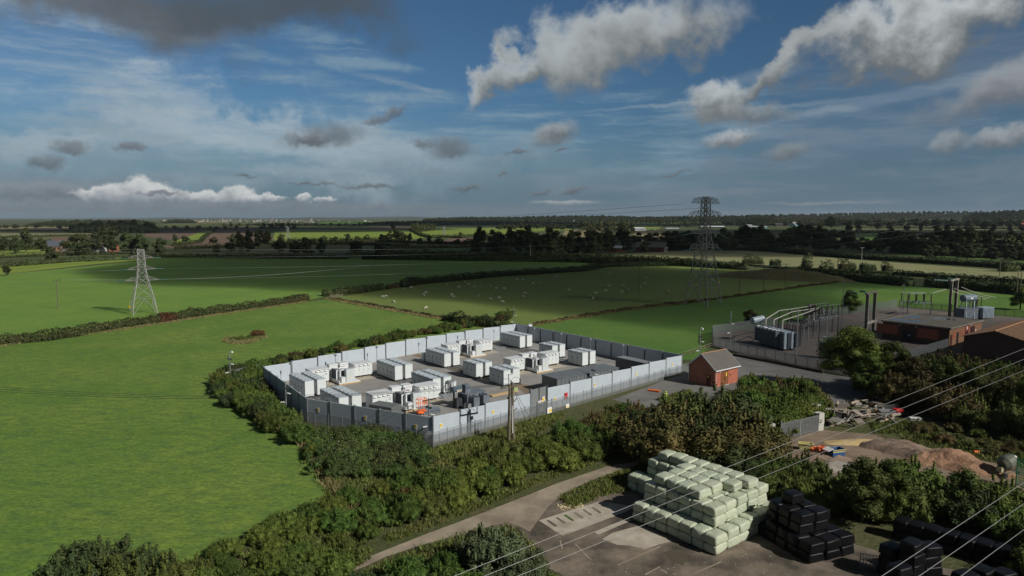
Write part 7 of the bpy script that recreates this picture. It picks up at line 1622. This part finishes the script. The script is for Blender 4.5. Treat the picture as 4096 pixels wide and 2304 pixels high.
# individual distant trees
FT = []
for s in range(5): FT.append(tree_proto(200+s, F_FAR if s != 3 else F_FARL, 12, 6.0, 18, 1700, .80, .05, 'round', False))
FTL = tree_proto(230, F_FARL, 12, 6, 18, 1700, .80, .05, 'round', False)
def ftree(px, pyb, pyt, wpx, label, group, pr=None, z0=0):
    p = at(px, pyb); H = max(4, pt(px, pyt, p.y).z)*1.04; wv = wpx/FPX*p.y; t, c = pr or rv.choice(FT[:3]+FT[4:]); r = empty('tree', p, rv.uniform(0, 6.28), label, 'tree', group); r.scale = (wv/11, wv/11, H/11.4); place('trunk', t, parent=r); place('crown', c, parent=r)
left = [(105, 1012, 920, 62, 'tall rounded tree left of the slate roofed house'), (62, 1015, 950, 50, 'tree left of the tall rounded one by the houses'), (18, 1010, 952, 60, 'leftmost dark tree by the houses'), (165, 1012, 957, 60, 'low tree in front of the slate roofed house'), (215, 1050, 985, 70, 'bushy tree on the hedge below the slate roofed house'), (262, 1012, 962, 40, 'small tree right of the slate roofed house'), (315, 1040, 945, 105, 'broad tree left of the white gabled house'),
        (385, 1008, 937, 60, 'tree behind the white gabled house'), (425, 1004, 898, 95, 'tallest tree behind the white gabled house'), (450, 1010, 945, 70, 'dark tree right of the white gabled house'), (525, 1014, 925, 90, 'big dark tree right of the red roofed house'), (575, 1016, 937, 80, 'broad dark tree above the pale pylon'), (640, 1018, 950, 55, 'last dark tree of the group above the pale pylon'), (25, 1103, 1066, 45, 'small lone tree on the left edge beyond the field'),
        (700, 975, 940, 30, 'small tree at the edge of the brown field'), (740, 975, 946, 46, 'rounded tree in the hedge below the brown field'), (855, 975, 950, 40, 'small rounded tree right of the brown field'), (930, 975, 934, 42, 'tree left of the conifer clump'), (960, 1015, 935, 56, 'dark tree below the conifer clump'), (1000, 1000, 928, 60, 'dark tree in the conifer clump'), (1040, 985, 925, 56, 'dense tree in the conifer clump'), (1072, 985, 926, 50, 'right tree of the conifer clump'),
        (868, 1016, 982, 34, 'small narrow tree in the shaded strip'), (925, 1010, 960, 50, 'dark tree beside the shaded strip'), (1000, 1012, 965, 60, 'broad dark tree in the shaded strip'), (1120, 1013, 963, 84, 'broad dark tree in front of the lit crop field'), (1127, 966, 934, 34, 'small tree standing against the lit crop field'), (1180, 1018, 965, 54, 'left tree of the three in the shaded strip'), (1232, 1026, 956, 90, 'middle and largest of the three trees in the shaded strip'), (1285, 1018, 958, 46, 'right tree of the three in the shaded strip'),
        (1295, 962, 944, 34, 'small dark tree in the hedge below the crop field'), (1340, 964, 947, 36, 'second small tree in the hedge below the crop field'), (1389, 966, 937, 36, 'round tree in the hedge below the crop field'), (1430, 966, 946, 28, 'low tree right of the round hedge tree'), (1468, 966, 940, 34, 'tree left of the dark copse'), (1420, 1014, 968, 68, 'round dark tree standing in the shaded pasture'), (1515, 1040, 981, 62, 'dark tree on the tall hedge at centre'), (1532, 972, 940, 50, 'left tree of the dark copse at centre'), (1560, 968, 924, 46, 'second tree of the dark copse at centre'), (1585, 970, 920, 50, 'tallest tree of the dark copse at centre'), (1615, 968, 926, 50, 'right tree of the dark copse at centre'), (1640, 972, 936, 30, 'last low tree of the dark copse'), (1576, 924, 892, 34, 'lone round tree on the skyline of the lit crop field'),
        (1678, 980, 950, 34, 'tree right of the copse in the hedge'), (1720, 978, 946, 34, 'second tree right of the copse'), (1755, 976, 948, 40, 'third tree right of the copse'), (1842, 946, 928, 20, 'small tree in the right lit crop field'), (1700, 1012, 990, 30, 'small bush in the dark pasture at centre'), (1830, 978, 958, 40, 'low tree left of the big wood'), (1870, 980, 955, 40, 'tree beside the big dark wood')]
for a in left: ftree(*a[:4], a[4], None)
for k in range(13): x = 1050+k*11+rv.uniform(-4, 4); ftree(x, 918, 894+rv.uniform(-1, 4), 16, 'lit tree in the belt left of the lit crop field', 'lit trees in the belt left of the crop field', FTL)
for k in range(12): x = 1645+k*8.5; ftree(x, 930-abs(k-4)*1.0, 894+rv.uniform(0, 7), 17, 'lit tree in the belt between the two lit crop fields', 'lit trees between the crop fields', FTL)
def belt(x0, x1, yb, yt, wpx, step, label, n=1, jb=6, jt=8, f=None, yb1=None, yt1=None):
    x = x0
    while x < x1:
        g = (x-x0)/(x1-x0); b_ = yb+((yb1 or yb)-yb)*g; t_ = yt+((yt1 or yt)-yt)*g
        ftree(x+rv.uniform(-step*.3, step*.3), b_+rv.uniform(-jb, jb), t_+rv.uniform(-jt, jt), wpx*rv.uniform(.8, 1.25), label, label+'s', f); x += step
belt(1925, 2260, 1000, 922, 80, 38, 'dark tree in the big wood at centre', jt=9); belt(1910, 2280, 1020, 955, 70, 42, 'dark tree at the front edge of the big wood at centre'); belt(2270, 2440, 1014, 925, 86, 40, 'dark tree between the big wood and the barn'); belt(2290, 2420, 1022, 965, 60, 44, 'front tree between the big wood and the barn')
belt(2440, 2570, 985, 925, 70, 34, 'dark tree behind the barn'); belt(2600, 2980, 985, 930, 76, 34, 'dark tree behind the tall pylon', yt1=918); belt(2700, 2980, 1000, 950, 74, 40, 'front tree behind the tall pylon'); ftree(2510, 1010, 958, 50, 'round tree between the two barn roofs', None); ftree(2580, 1012, 958, 44, 'round tree in front of the red barn wall', None)
belt(2980, 3400, 988, 912, 84, 36, 'dark tree in the right hand wood', jt=7); belt(3000, 3400, 1000, 955, 70, 44, 'front tree of the right hand wood'); belt(3405, 3520, 1010, 950, 60, 36, 'tree in the gap of the right hand wood')
belt(3520, 4150, 1010, 935, 84, 38, 'tree in the far right wood', yb1=1030, yt1=930, jt=10); belt(3700, 4150, 1028, 985, 70, 44, 'front tree of the far right wood', yb1=1045)
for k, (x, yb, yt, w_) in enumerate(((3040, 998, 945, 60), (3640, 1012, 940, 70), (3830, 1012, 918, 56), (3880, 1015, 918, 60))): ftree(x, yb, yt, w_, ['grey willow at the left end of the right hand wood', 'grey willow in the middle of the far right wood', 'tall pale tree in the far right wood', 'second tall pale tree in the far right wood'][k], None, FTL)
belt(2000, 2420, 918, 896, 34, 17, 'tree in the far belt at centre', jb=2, jt=4); belt(2340, 2530, 926, 892, 38, 17, 'olive tree in the far belt right of centre', jb=3, jt=5, f=FTL); belt(2640, 2900, 908, 893, 36, 20, 'tree beyond the long white sheds', jb=2, jt=5); belt(2880, 3330, 905, 888, 40, 24, 'tree around the far farm buildings', jb=3, jt=6)
belt(3330, 4180, 908, 880, 46, 22, 'tree in the distant belt on the right', jb=3, jt=6); ftree(3325, 912, 868, 56, 'large dark round tree beside the red roofed farmhouse', None); belt(3380, 4150, 925, 896, 30, 60, 'scattered hedgerow tree on the right', jb=6, jt=5)
belt(0, 600, 912, 899, 26, 34, 'small distant tree on the left', jb=4, jt=3); belt(900, 1500, 905, 893, 18, 30, 'small distant tree left of centre', jb=5, jt=2); belt(620, 1050, 915, 903, 20, 42, 'small distant tree beyond the brown field', jb=4, jt=2)

# far woods that read as one mass, on low hills
def woods(x0, x1, yb, prof, m, label, seed, lsz, hill=0.0, name='woodland'):
    """band of woodland whose skyline follows prof [(px, py)], standing at the distance of base row yb"""
    rg = np.random.default_rng(seed); D = at(2048, yb).y; Cs = []; Ns = []; lob = []
    px = x0; w0 = max(8, 9*2731/D*1.3)
    while px < x1:
        for q, (xa, ya) in enumerate(prof[:-1]):
            xb, yb2 = prof[q+1]
            if xa <= px <= xb: yt = ya+(yb2-ya)*(px-xa)/(xb-xa); break
        else: yt = prof[-1][1] if px > prof[-1][0] else prof[0][1]
        for row in range(3):
            Y = D*(1+.03*row); X = (px-2048)/FPX*Y+rg.normal(0, 6); Ht = pt(px, yt, Y).z*(.62+.19*row)*rg.uniform(.86, 1.08); Ht = max(Ht, 5); r = rg.uniform(.7, 1.2)*w0/FPX*D*.7; r2 = min(max(Ht*.5, 5), 14)
            lob.append((X, Y, max(Ht-r2*.8, r2*.5), r, r*.8, r2))
        px += w0*.62
    L = np.array(lob); n = int(min(60000, len(L)*170)); idx = rg.integers(0, len(L), n); d = rg.normal(0, 1, (n, 3)); d /= np.linalg.norm(d, axis=1)[:, None]; d[:, 2] = np.abs(d[:, 2])*1.0-.15; d[:, 1] = -np.abs(d[:, 1]); C = L[idx, :3]+d*L[idx, 3:6]*rg.uniform(.85, 1.08, n)[:, None]
    V, Fq = leaves(rg, C, d, np.full(n, lsz)); core = MB()
    for l in L: core.ball((l[0], l[1], l[2]*.5), l[3]*.9, l[4]*.9, l[2]*.5+l[5]*.72, 6, 5)
    q = np.array([f if len(f) == 4 else (f[0], f[1], f[2], f[2]) for f in core.f]); 
    cv = np.array(core.v); Fi = [f for f in core.f]; me = bpy.data.meshes.new(name); VV = np.vstack([V, cv]); o_ = len(V); lt = np.concatenate([np.full(len(Fq), 4), [len(f) for f in Fi]]).astype(np.int32); li = np.concatenate([Fq.ravel()]+[np.array(f)+o_ for f in Fi]).astype(np.int32); ls = np.concatenate([[0], np.cumsum(lt)[:-1]]).astype(np.int32)
    me.vertices.add(len(VV)); me.vertices.foreach_set('co', VV.astype(np.float32).ravel()); me.loops.add(len(li)); me.loops.foreach_set('vertex_index', li); me.polygons.add(len(lt)); me.polygons.foreach_set('loop_start', ls); me.polygons.foreach_set('loop_total', lt); me.materials.append(m); me.update(calc_edges=True)
    return place(name, me, label=label, cat='wood', kind='stuff')
woods(300, 640, 932, [(300, 915), (340, 893), (430, 886), (520, 882), (590, 893), (640, 916)], F_FAR, 'dark wooded rise left of the brown fields', 1, 4.0)
woods(140, 620, 903, [(140, 893), (220, 882), (360, 880), (560, 880), (620, 889)], F_FAR, 'far wooded hill on the left', 2, 6)
woods(660, 790, 893, [(660, 889), (700, 878), (760, 877), (790, 886)], F_FAR, 'small distant wooded hill beyond the town fields', 3, 7)
woods(1460, 2420, 900, [(1460, 893), (1520, 887), (1700, 884), (1900, 884), (2420, 890)], F_FAR, 'dark woods beyond the lit crop fields', 4, 5.5)
woods(1700, 2700, 891, [(1700, 874), (1850, 868), (2000, 868), (2250, 863), (2400, 862), (2560, 868), (2700, 866)], F_FAR, 'wooded skyline at centre', 5, 7)
woods(2400, 3100, 893, [(2400, 866), (2560, 868), (2800, 864), (3100, 860)], F_FAR, 'wooded skyline behind the tall pylon', 6, 7)
woods(3000, 4300, 890, [(3000, 860), (3300, 855), (3520, 850), (3600, 848), (3800, 846), (4000, 846), (4300, 838)], F_FAR, 'long wooded ridge on the right skyline', 7, 7)
woods(3850, 4400, 897, [(3850, 860), (3950, 848), (4060, 841), (4200, 838), (4400, 840)], F_FAR, 'dark wooded hill at the right edge of the skyline', 8, 6.5)
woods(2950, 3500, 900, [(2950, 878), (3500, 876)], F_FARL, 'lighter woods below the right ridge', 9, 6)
# blue far hills
def ridge(D, prof, m, name='hills'):
    b = MB(); n = len(prof); vs = []
    for px, pyy in prof:
        X = (px-2048)/FPX*D; z = pt(px, pyy, D).z; vs += [(X, D-700, -1), (X, D, z), (X*1.1, D*1.12, -1)]
    b.add(vs, [(3*i, 3*i+3, 3*i+4, 3*i+1) for i in range(n-1)]+[(3*i+1, 3*i+4, 3*i+5, 3*i+2) for i in range(n-1)]); o = b.build(name, m, smooth=True); o['kind'] = 'structure'; return o
M_HILL = mat('far_hill', (.050, .065, .045), .95, scale=.002, c2=(.075, .085, .055), detail=8)
ridge(12500, [(-900, 871), (-300, 875), (0, 874), (150, 877), (300, 877), (420, 873), (560, 873), (680, 870), (780, 872), (900, 871), (1100, 873), (1250, 869), (1420, 870), (1560, 867), (1640, 866), (1720, 869), (1850, 869), (2100, 868), (2600, 868), (3400, 866), (4300, 864), (5200, 866)], M_HILL)

# ------------------------------------------------------------------ distant buildings
def house(px, pyb, wpx, hpx, rz, mw, mr, label, roofh=.6, depth=.7, win=True, group=None, chim=True):
    p = at(px, pyb); k = p.y/FPX; W, H = wpx*k, hpx*k; D = W*depth; Hr = H*roofh; r = empty('house', p, rz, label, 'house', group)
    b = MB(); b.box(-W/2, 0, 0, W/2, D, H-Hr); b.add([(-W/2, 0, H-Hr), (-W/2, D, H-Hr), (-W/2, D/2, H), (W/2, 0, H-Hr), (W/2, D, H-Hr), (W/2, D/2, H)], [(0, 2, 1), (3, 4, 5)]); b.build('walls', mw, r)
    b = MB(); e = .05*W
    b.add([(-W/2-e, -e, H-Hr-.1), (W/2+e, -e, H-Hr-.1), (W/2+e, D/2, H+.15), (-W/2-e, D/2, H+.15), (W/2+e, D+e, H-Hr-.1), (-W/2-e, D+e, H-Hr-.1)], [(0, 1, 2, 3), (3, 2, 4, 5)]); b.build('roof', mr, r)
    if chim: b = MB(); b.box(W*.2, D*.4, H-.5, W*.2+W*.07, D*.4+W*.07, H+W*.1); b.build('chimney', M_BRICK, r)
    if win:
        for x in (-.3, .0, .28): b = MB(); b.box(W*x, -.06, (H-Hr)*.35, W*(x+.14), -.01, (H-Hr)*.75); b.build('window', M_BLACK, r)
    return r
M_SLATE = mat('slate', (.085, .10, .12), .6); M_RENDER = mat('white_render', (.62, .62, .58), .8); M_REDR = mat('red_roof', (.34, .11, .06), .85); M_SHED = mat('white_shed', (.75, .76, .76), .4); M_SHEDG = mat('grey_shed_roof', (.36, .37, .38), .6); M_TEAL = mat('teal_cladding', (.30, .60, .58), .5); M_BARN = mat('barn_dark_roof', (.10, .095, .09), .85); M_BARNR = mat('barn_red_boards', (.20, .085, .065), .85)
house(215, 1005, 55, 42, R(10), M_BRICKO, M_SLATE, 'orange brick house with a slate roof among the trees at left', .55); house(392, 1008, 36, 36, R(-10), M_RENDER, M_TILE, 'white gabled house among dark trees at left', .6); house(455, 1006, 30, 24, R(20), M_BRICK, M_REDR, 'small house with a red roof right of the white gabled house', .7)
house(262, 1018, 34, 22, R(0), M_BRICKO, M_TILE, 'low ochre outbuilding below the slate roofed house', .5)
house(2600, 1008, 110, 38, R(-18), M_BARNR, M_BARN, 'large barn with red board wall and dark roof behind the sheep field', .5, .8, False, None, False); house(2464, 1008, 80, 24, R(-5), M_BARNR, M_SHEDG, 'low open barn with pale roof left of the red barn', .35, .6, False, None, False)
house(2652, 1008, 34, 19, R(-10), M_RENDER, M_SHEDG, 'white lean-to at the right end of the red barn', .2, .7, True, None, False)
house(3200, 905, 38, 16, R(0), M_TEAL, M_SHEDG, 'pale turquoise gabled shed in the distance right of centre', .6, 1.5, False, None, False); house(3370, 900, 38, 11, R(5), M_BRICKO, M_REDR, 'distant red roofed farmhouse by the large round tree', .6)
house(4096, 908, 22, 16, R(0), M_BRICKO, M_REDR, 'distant red roofed house at the right edge', .6)
for k, (x, y, w_, h_, m, mr_, lb) in enumerate(((2560, 923, 40, 13, M_SHED, M_SHED, 'white curved tank-like shed left of the scrap vehicles'), (2690, 917, 48, 5, M_SHED, M_SHED, 'long low white shed in the lit strip, left one'), (2850, 912, 90, 8, M_SHED, M_SHED, 'longest low white shed behind the tall pylon'), (2810, 900, 60, 10, M_BARN, M_SHEDG, 'grey roofed barn behind the longest white shed'), (3000, 915, 46, 12, M_SHED, M_SHEDG, 'grey roofed farm shed with white wall'), (3045, 914, 44, 10, M_TEAL, M_SHEDG, 'low shed with pale green wall'), (3020, 906, 60, 8, M_SHED, M_SHEDG, 'long shed behind the two farm sheds'), (2305, 917, 10, 5, M_SHED, M_SHED, 'tiny white hut on the lit strip'), (2296, 893, 6, 14, M_RENDER, M_RENDER, 'pale church-like tower among distant trees'), (2304, 893, 10, 9, M_BRICKO, M_TILE, 'small building beside the pale tower'), (3250, 902, 60, 6, M_BARN, M_BARN, 'dark long barn left of the large round tree'), (3130, 905, 50, 11, M_BARN, M_BARN, 'dark roofed barn left of the turquoise shed'))):
    house(x, y, w_, h_, R(0), m, mr_, lb, .35, .5, False, None, False)
rt = random.Random(12)
for k, (x, y, s, m) in enumerate(((2580, 922, 10, M_SHED), (2600, 921, 14, M_GREENP), (2625, 920, 12, M_SPOIL), (2592, 925, 8, M_RED), (2645, 921, 9, M_BRICK))):
    p = at(x, y); q = p.y/FPX; b = MB(); b.box(-s*q/2, -1.2, .5, s*q/2, 1.2, 2.6); r = empty('parked_lorry', p, rt.uniform(-.4, .4), ['white', 'green', 'brown', 'red', 'rust coloured'][k]+' lorry parked by the white curved shed', 'lorry', 'lorries by the white shed'); b.build('load_box', m, r); b = MB(); b.box(-s*q/2-1.8, -1.1, .5, -s*q/2-.1, 1.1, 2.3); b.build('cab', M_SHED, r)
    for xx in (-s*q/2-.9, s*q/2-1): b = MB(); b.tube([(xx, -1.25, .5), (xx, 1.25, .5)], .5, 8); b.build('axle_wheels', M_BLACK, r)
GT = 'town buildings on the left horizon'
for k in range(150):
    x = rt.choice([rt.gauss(880, 90), rt.gauss(1130, 110), rt.uniform(700, 1950)]); y = rt.uniform(881, 891); p = at(x, y); q = p.y/FPX; W = rt.uniform(3, 9)*q; H = rt.uniform(1.6, 3.2)*q
    r = empty('town_building', p, rt.uniform(-.3, .3), 'tiny pale building of the distant town on the left horizon', 'building', GT); b = MB(); b.box(-W/2, 0, 0, W/2, W*.5, H*.7); b.add([(-W/2, 0, H*.7), (-W/2, W*.5, H*.7), (-W/2, W*.25, H), (W/2, 0, H*.7), (W/2, W*.5, H*.7), (W/2, W*.25, H)], [(0, 2, 1), (3, 4, 5)]); b.build('walls', rt.choice([M_RENDER, M_CONCD, M_CONC, M_BRICKO]), r)
    b = MB(); b.add([(-W/2, 0, H*.7), (W/2, 0, H*.7), (W/2, W*.25, H+.2), (-W/2, W*.25, H+.2), (W/2, W*.5, H*.7), (-W/2, W*.5, H*.7)], [(0, 1, 2, 3), (3, 2, 4, 5)]); b.build('roof', rt.choice([M_REDR, M_SLATE, M_TILE, M_SHED]), r)
for x, h_, w_ in ((890, 877, 5), (960, 878, 6), (1245, 875, 6), (1040, 879, 6), (656, 880, 9), (830, 879, 5)):
    p = at(x, 888); H = pt(x, h_, p.y).z; W = w_*p.y/FPX; r = empty('tower_block', p, 0, 'pale tower block rising above the distant town', 'building', 'tower blocks of the distant town'); b = MB(); b.box(-W/2, 0, 0, W/2, W*.6, H); b.build('walls', M_CONC, r); b = MB(); b.box(-W*.2, W*.1, H, W*.2, W*.5, H+6); b.build('roof_plant', M_CONC, r)

# ------------------------------------------------------------------ long grass and flowers as ground cover
def grass(polys, n, hr, wd, m, name, label, seed, clump=1):
    rg = np.random.default_rng(seed); out = []
    per = n//len(polys)
    for P0 in polys:
        P_ = [at(*p) for p in P0]; xs = [p.x for p in P_]; ys = [p.y for p in P_]; got = []
        while len(got) < per:
            x = rg.uniform(min(xs), max(xs)); y = rg.uniform(min(ys), max(ys))
            if in_poly(x, y, P_): got.append((x, y))
        out += got
    C = np.array(out); nb = 6; base = np.repeat(C, nb, 0)+rg.normal(0, .16, (len(C)*nb, 2)); N_ = len(base); h = np.repeat(rg.uniform(hr[0], hr[1], len(C)), nb)*rg.uniform(.6, 1.1, N_); a = rg.uniform(0, 6.28, N_); ln = rg.normal(0, .35, (N_, 2))*h[:, None]
    V = np.zeros((N_, 4, 3)); dx, dy = np.cos(a)*wd/2, np.sin(a)*wd/2
    V[:, 0] = np.stack([base[:, 0]-dx, base[:, 1]-dy, np.full(N_, .03)], 1); V[:, 1] = np.stack([base[:, 0]+dx, base[:, 1]+dy, np.full(N_, .03)], 1)
    V[:, 2] = np.stack([base[:, 0]+dx*.5+ln[:, 0]*.6, base[:, 1]+dy*.5+ln[:, 1]*.6, h*.75], 1); V[:, 3] = np.stack([base[:, 0]+ln[:, 0], base[:, 1]+ln[:, 1], h], 1)
    return place(name, mesh_np(name, V.reshape(-1, 3), np.arange(4*N_).reshape(-1, 4), m), label=label, cat='grass', kind='stuff')
EDGE = [[(1080, 1650), (1100, 1640), (1230, 1770), (1330, 1930), (1440, 2040), (1400, 2070), (1310, 1960), (1200, 1790)], [(1000, 1600), (1060, 1640), (1150, 1740), (1100, 1720)]]
FRNT = [[(1700, 1810), (1760, 1790), (2000, 1720), (2160, 1670), (2260, 1660), (2180, 1720), (2080, 1780), (1900, 1840), (1700, 1890)]]
TRK = [[(1560, 2175), (1880, 2050), (2260, 1895), (2380, 1858), (2370, 1840), (2240, 1880), (1860, 2030), (1540, 2150)], [(2240, 1990), (2440, 1905), (2530, 1880), (2560, 1960), (2440, 1980), (2280, 2040)]]
grass(EDGE, 1100, (.4, 1.0), .10, F_STRAW, 'dry_grass', 'dry straw coloured grass along the edge of the near field', 1)
grass(FRNT, 2200, (.3, .8), .10, F_LGR, 'long_grass', 'bright long grass below the front mesh fence', 2)
grass(TRK, 2400, (.25, .7), .09, F_LGR, 'long_grass', 'long grass along the farm track', 3)
grass([[(890, 1368), (930, 1378), (1000, 1376), (1070, 1352), (1060, 1338), (1010, 1352), (950, 1352), (900, 1352)]], 700, (.4, .9), .12, F_STRAW, 'dry_grass', 'straw coloured grass ringing the field hollow', 4)
grass([[(1316, 1190), (1300, 1198), (1420, 1220), (1700, 1270), (1900, 1300), (1900, 1292), (1700, 1258), (1420, 1208)], [(2131, 1306), (2131, 1294), (2504, 1234), (2794, 1200), (2794, 1210), (2504, 1244)]], 2600, (.4, .9), .18, F_STRAW, 'dry_grass', 'dry grass along the field fence lines', 5)
grass([[(3600, 1740), (3900, 1770), (4096, 1840), (4096, 1870), (3850, 1830), (3640, 1790)], [(3480, 1700), (3640, 1690), (3660, 1740), (3500, 1735)], [(2620, 1600), (2760, 1560), (2800, 1600), (2700, 1640)], [(2960, 1520), (3010, 1500), (3030, 1540), (2970, 1550)]], 2600, (.25, .8), .10, F_LGR, 'weeds', 'weeds and long grass on the yard banks at the right', 6)
grass([[(0, 1388), (512, 1318), (854, 1265), (1230, 1209), (1230, 1206), (854, 1261), (512, 1313), (0, 1382)]], 2200, (.3, .7), .16, F_STRAW, 'dry_grass', 'dry grass fringe below the long left hedge', 7)
grass([[(1210, 1860), (1420, 1925), (1650, 1890), (1760, 1960), (1640, 2080), (1480, 2140), (1340, 2060), (1300, 1960)], [(1050, 2160), (1350, 2060), (1480, 2140), (1400, 2250), (1150, 2300), (900, 2310)], [(1400, 2330), (1560, 2245), (1720, 2185), (1900, 2135), (2030, 2105), (2110, 2150), (2180, 2260), (1900, 2320), (1500, 2400)], [(1250, 1760), (1640, 1790), (1740, 1830), (1640, 1900), (1330, 1850)]], 4200, (.3, .9), .11, F_LGR, 'long_grass', 'long grass filling the gaps between the shrubs in the foreground', 8)
# white seed heads and bramble flowers
rg = np.random.default_rng(9); C = []
for x, y in scatter([(1260, 1770), (1600, 1780), (1690, 1840), (1640, 1890), (1480, 1930), (1300, 1900)], 1.3, 60, 700): C.append((x, y, rg.uniform(1.4, 2.5)))
C = np.array(C); V, Fq = leaves(rg, C, np.tile([0, -.5, 1.0], (len(C), 1)), np.full(len(C), .11)); place('bramble_flowers', mesh_np('bramble_flowers', V, Fq, M_SIGNW), label='white flowers dotted over the bramble mound', cat='flowers', kind='stuff')

# ------------------------------------------------------------------ unseen clouds behind and to the right, outlined to shade chosen land
CM = bpy.data.materials.new('shade_cloud_volume'); CM.use_nodes = True; t = CM.node_tree; t.nodes.clear(); pv = t.nodes.new('ShaderNodeVolumePrincipled'); pv.inputs['Density'].default_value = .030; pv.inputs['Color'].default_value = (.9, .9, .92, 1); t.links.new(pv.outputs[0], t.nodes.new('ShaderNodeOutputMaterial').inputs['Volume'])
def shade_cloud(cen, outline, h, T, label, seed=0):
    rg = np.random.default_rng(seed); sx, sy = sh.x*h/math.tan(R(SUN_EL)), sh.y*h/math.tan(R(SUN_EL)); an = sorted((math.atan2(y-cen[1], x-cen[0]), math.hypot(x-cen[0], y-cen[1])) for x, y in outline); n = 72; b = MB(); rings = 9
    aa = [a for a, _ in an]; rr = [r for _, r in an]; aa2 = [aa[-1]-2*math.pi]+aa+[aa[0]+2*math.pi]; rr2 = [rr[-1]]+rr+[rr[0]]; ph = rg.uniform(0, 6.28, 6)
    top = []; vs = []
    for s in (1, -1):
        for q in range(rings+1):
            f = q/rings
            for k in range(n):
                a = -math.pi+2*math.pi*k/n; R0 = float(np.interp(a, aa2, rr2))*(1+.035*math.sin(7*a+ph[0])+.03*math.sin(13*a+ph[1])); R_ = R0*f
                x, y = cen[0]+R_*math.cos(a), cen[1]+R_*math.sin(a); th = T*.5*math.sqrt(max(0, 1-f**2.6))*(1+.18*math.sin(x*.02+ph[2])*math.cos(y*.017+ph[3]))
                vs.append((x+sx, y+sy, h+s*th*(1.25 if s > 0 else .75)))
    fs = []
    for si in range(2):
        o = si*(rings+1)*n
        for q in range(rings):
            for k in range(n):
                a, b2, c_, d_ = o+q*n+k, o+q*n+(k+1) % n, o+(q+1)*n+(k+1) % n, o+(q+1)*n+k; fs.append((a, b2, c_, d_) if si else (a, d_, c_, b2))
    b.add(vs, fs); o = b.build('cloud', CM); tag(o, label, 'cloud'); o['kind'] = 'stuff'
    bm = bmesh.new(); bm.from_mesh(o.data); bmesh.ops.remove_doubles(bm, verts=bm.verts, dist=.01); bmesh.ops.recalc_face_normals(bm, faces=bm.faces); bm.to_mesh(o.data); bm.free(); return o
shade_cloud((-20, 400), [(-245, 385), (-165, 325), (-85, 305), (-35, 268), (0, 238), (35, 216), (62, 190), (100, 192), (128, 235), (165, 320), (230, 325), (255, 360), (180, 412), (110, 450), (60, 560), (-60, 640), (-220, 660), (-310, 570), (-290, 450)], 620, 48, 'unseen cloud shaped to shade the middle fields', 1)
shade_cloud((150, 770), [(-330, 620), (-100, 600), (100, 590), (300, 590), (500, 600), (720, 660), (760, 800), (450, 950), (200, 970), (0, 950), (-250, 900), (-380, 800)], 700, 48, 'unseen cloud shaped to shade the big dark woods', 6)
shade_cloud((100, 160), [(58, 140), (54, 175), (60, 205), (90, 215), (130, 222), (170, 222), (190, 190), (190, 130), (150, 105), (95, 104), (60, 112)], 620, 14, 'unseen thin cloud added to half shade the substation', 2)  # thin unseen volume, added to dim the substation and nearby bushes
shade_cloud((-600, 1900), [(-1500, 1700), (-1100, 1500), (-600, 1480), (-250, 1650), (-150, 1950), (-350, 2300), (-900, 2500), (-1500, 2200)], 1500, 60, 'unseen cloud placed to shade the ploughed land far to the left', 3)
shade_cloud((900, 1500), [(200, 1500), (350, 1250), (800, 1150), (1500, 1250), (1700, 1500), (1500, 1800), (900, 1900), (350, 1800)], 1300, 50, 'unseen cloud placed to shade the distant belts on the right', 4)
shade_cloud((-60, 3300), [(-1500, 3300), (-900, 2700), (0, 2550), (900, 2800), (1400, 3400), (800, 4000), (-600, 4100)], 2400, 50, 'unseen cloud placed to shade the woods near the horizon', 5)

# ------------------------------------------------------------------ haze
HM = bpy.data.materials.new('haze_air'); HM.use_nodes = True; t = HM.node_tree; t.nodes.clear(); pv = t.nodes.new('ShaderNodeVolumePrincipled'); pv.inputs['Density'].default_value = 2.6e-5; pv.inputs['Color'].default_value = (.80, .90, 1.0, 1); pv.inputs['Anisotropy'].default_value = .1; t.links.new(pv.outputs[0], t.nodes.new('ShaderNodeOutputMaterial').inputs['Volume'])
b = MB(); b.box(-16000, -250, -1, 16000, 15500, 160); o = b.build('haze', HM); tag(o, 'thin blue air over the whole land', 'haze', kind='stuff')
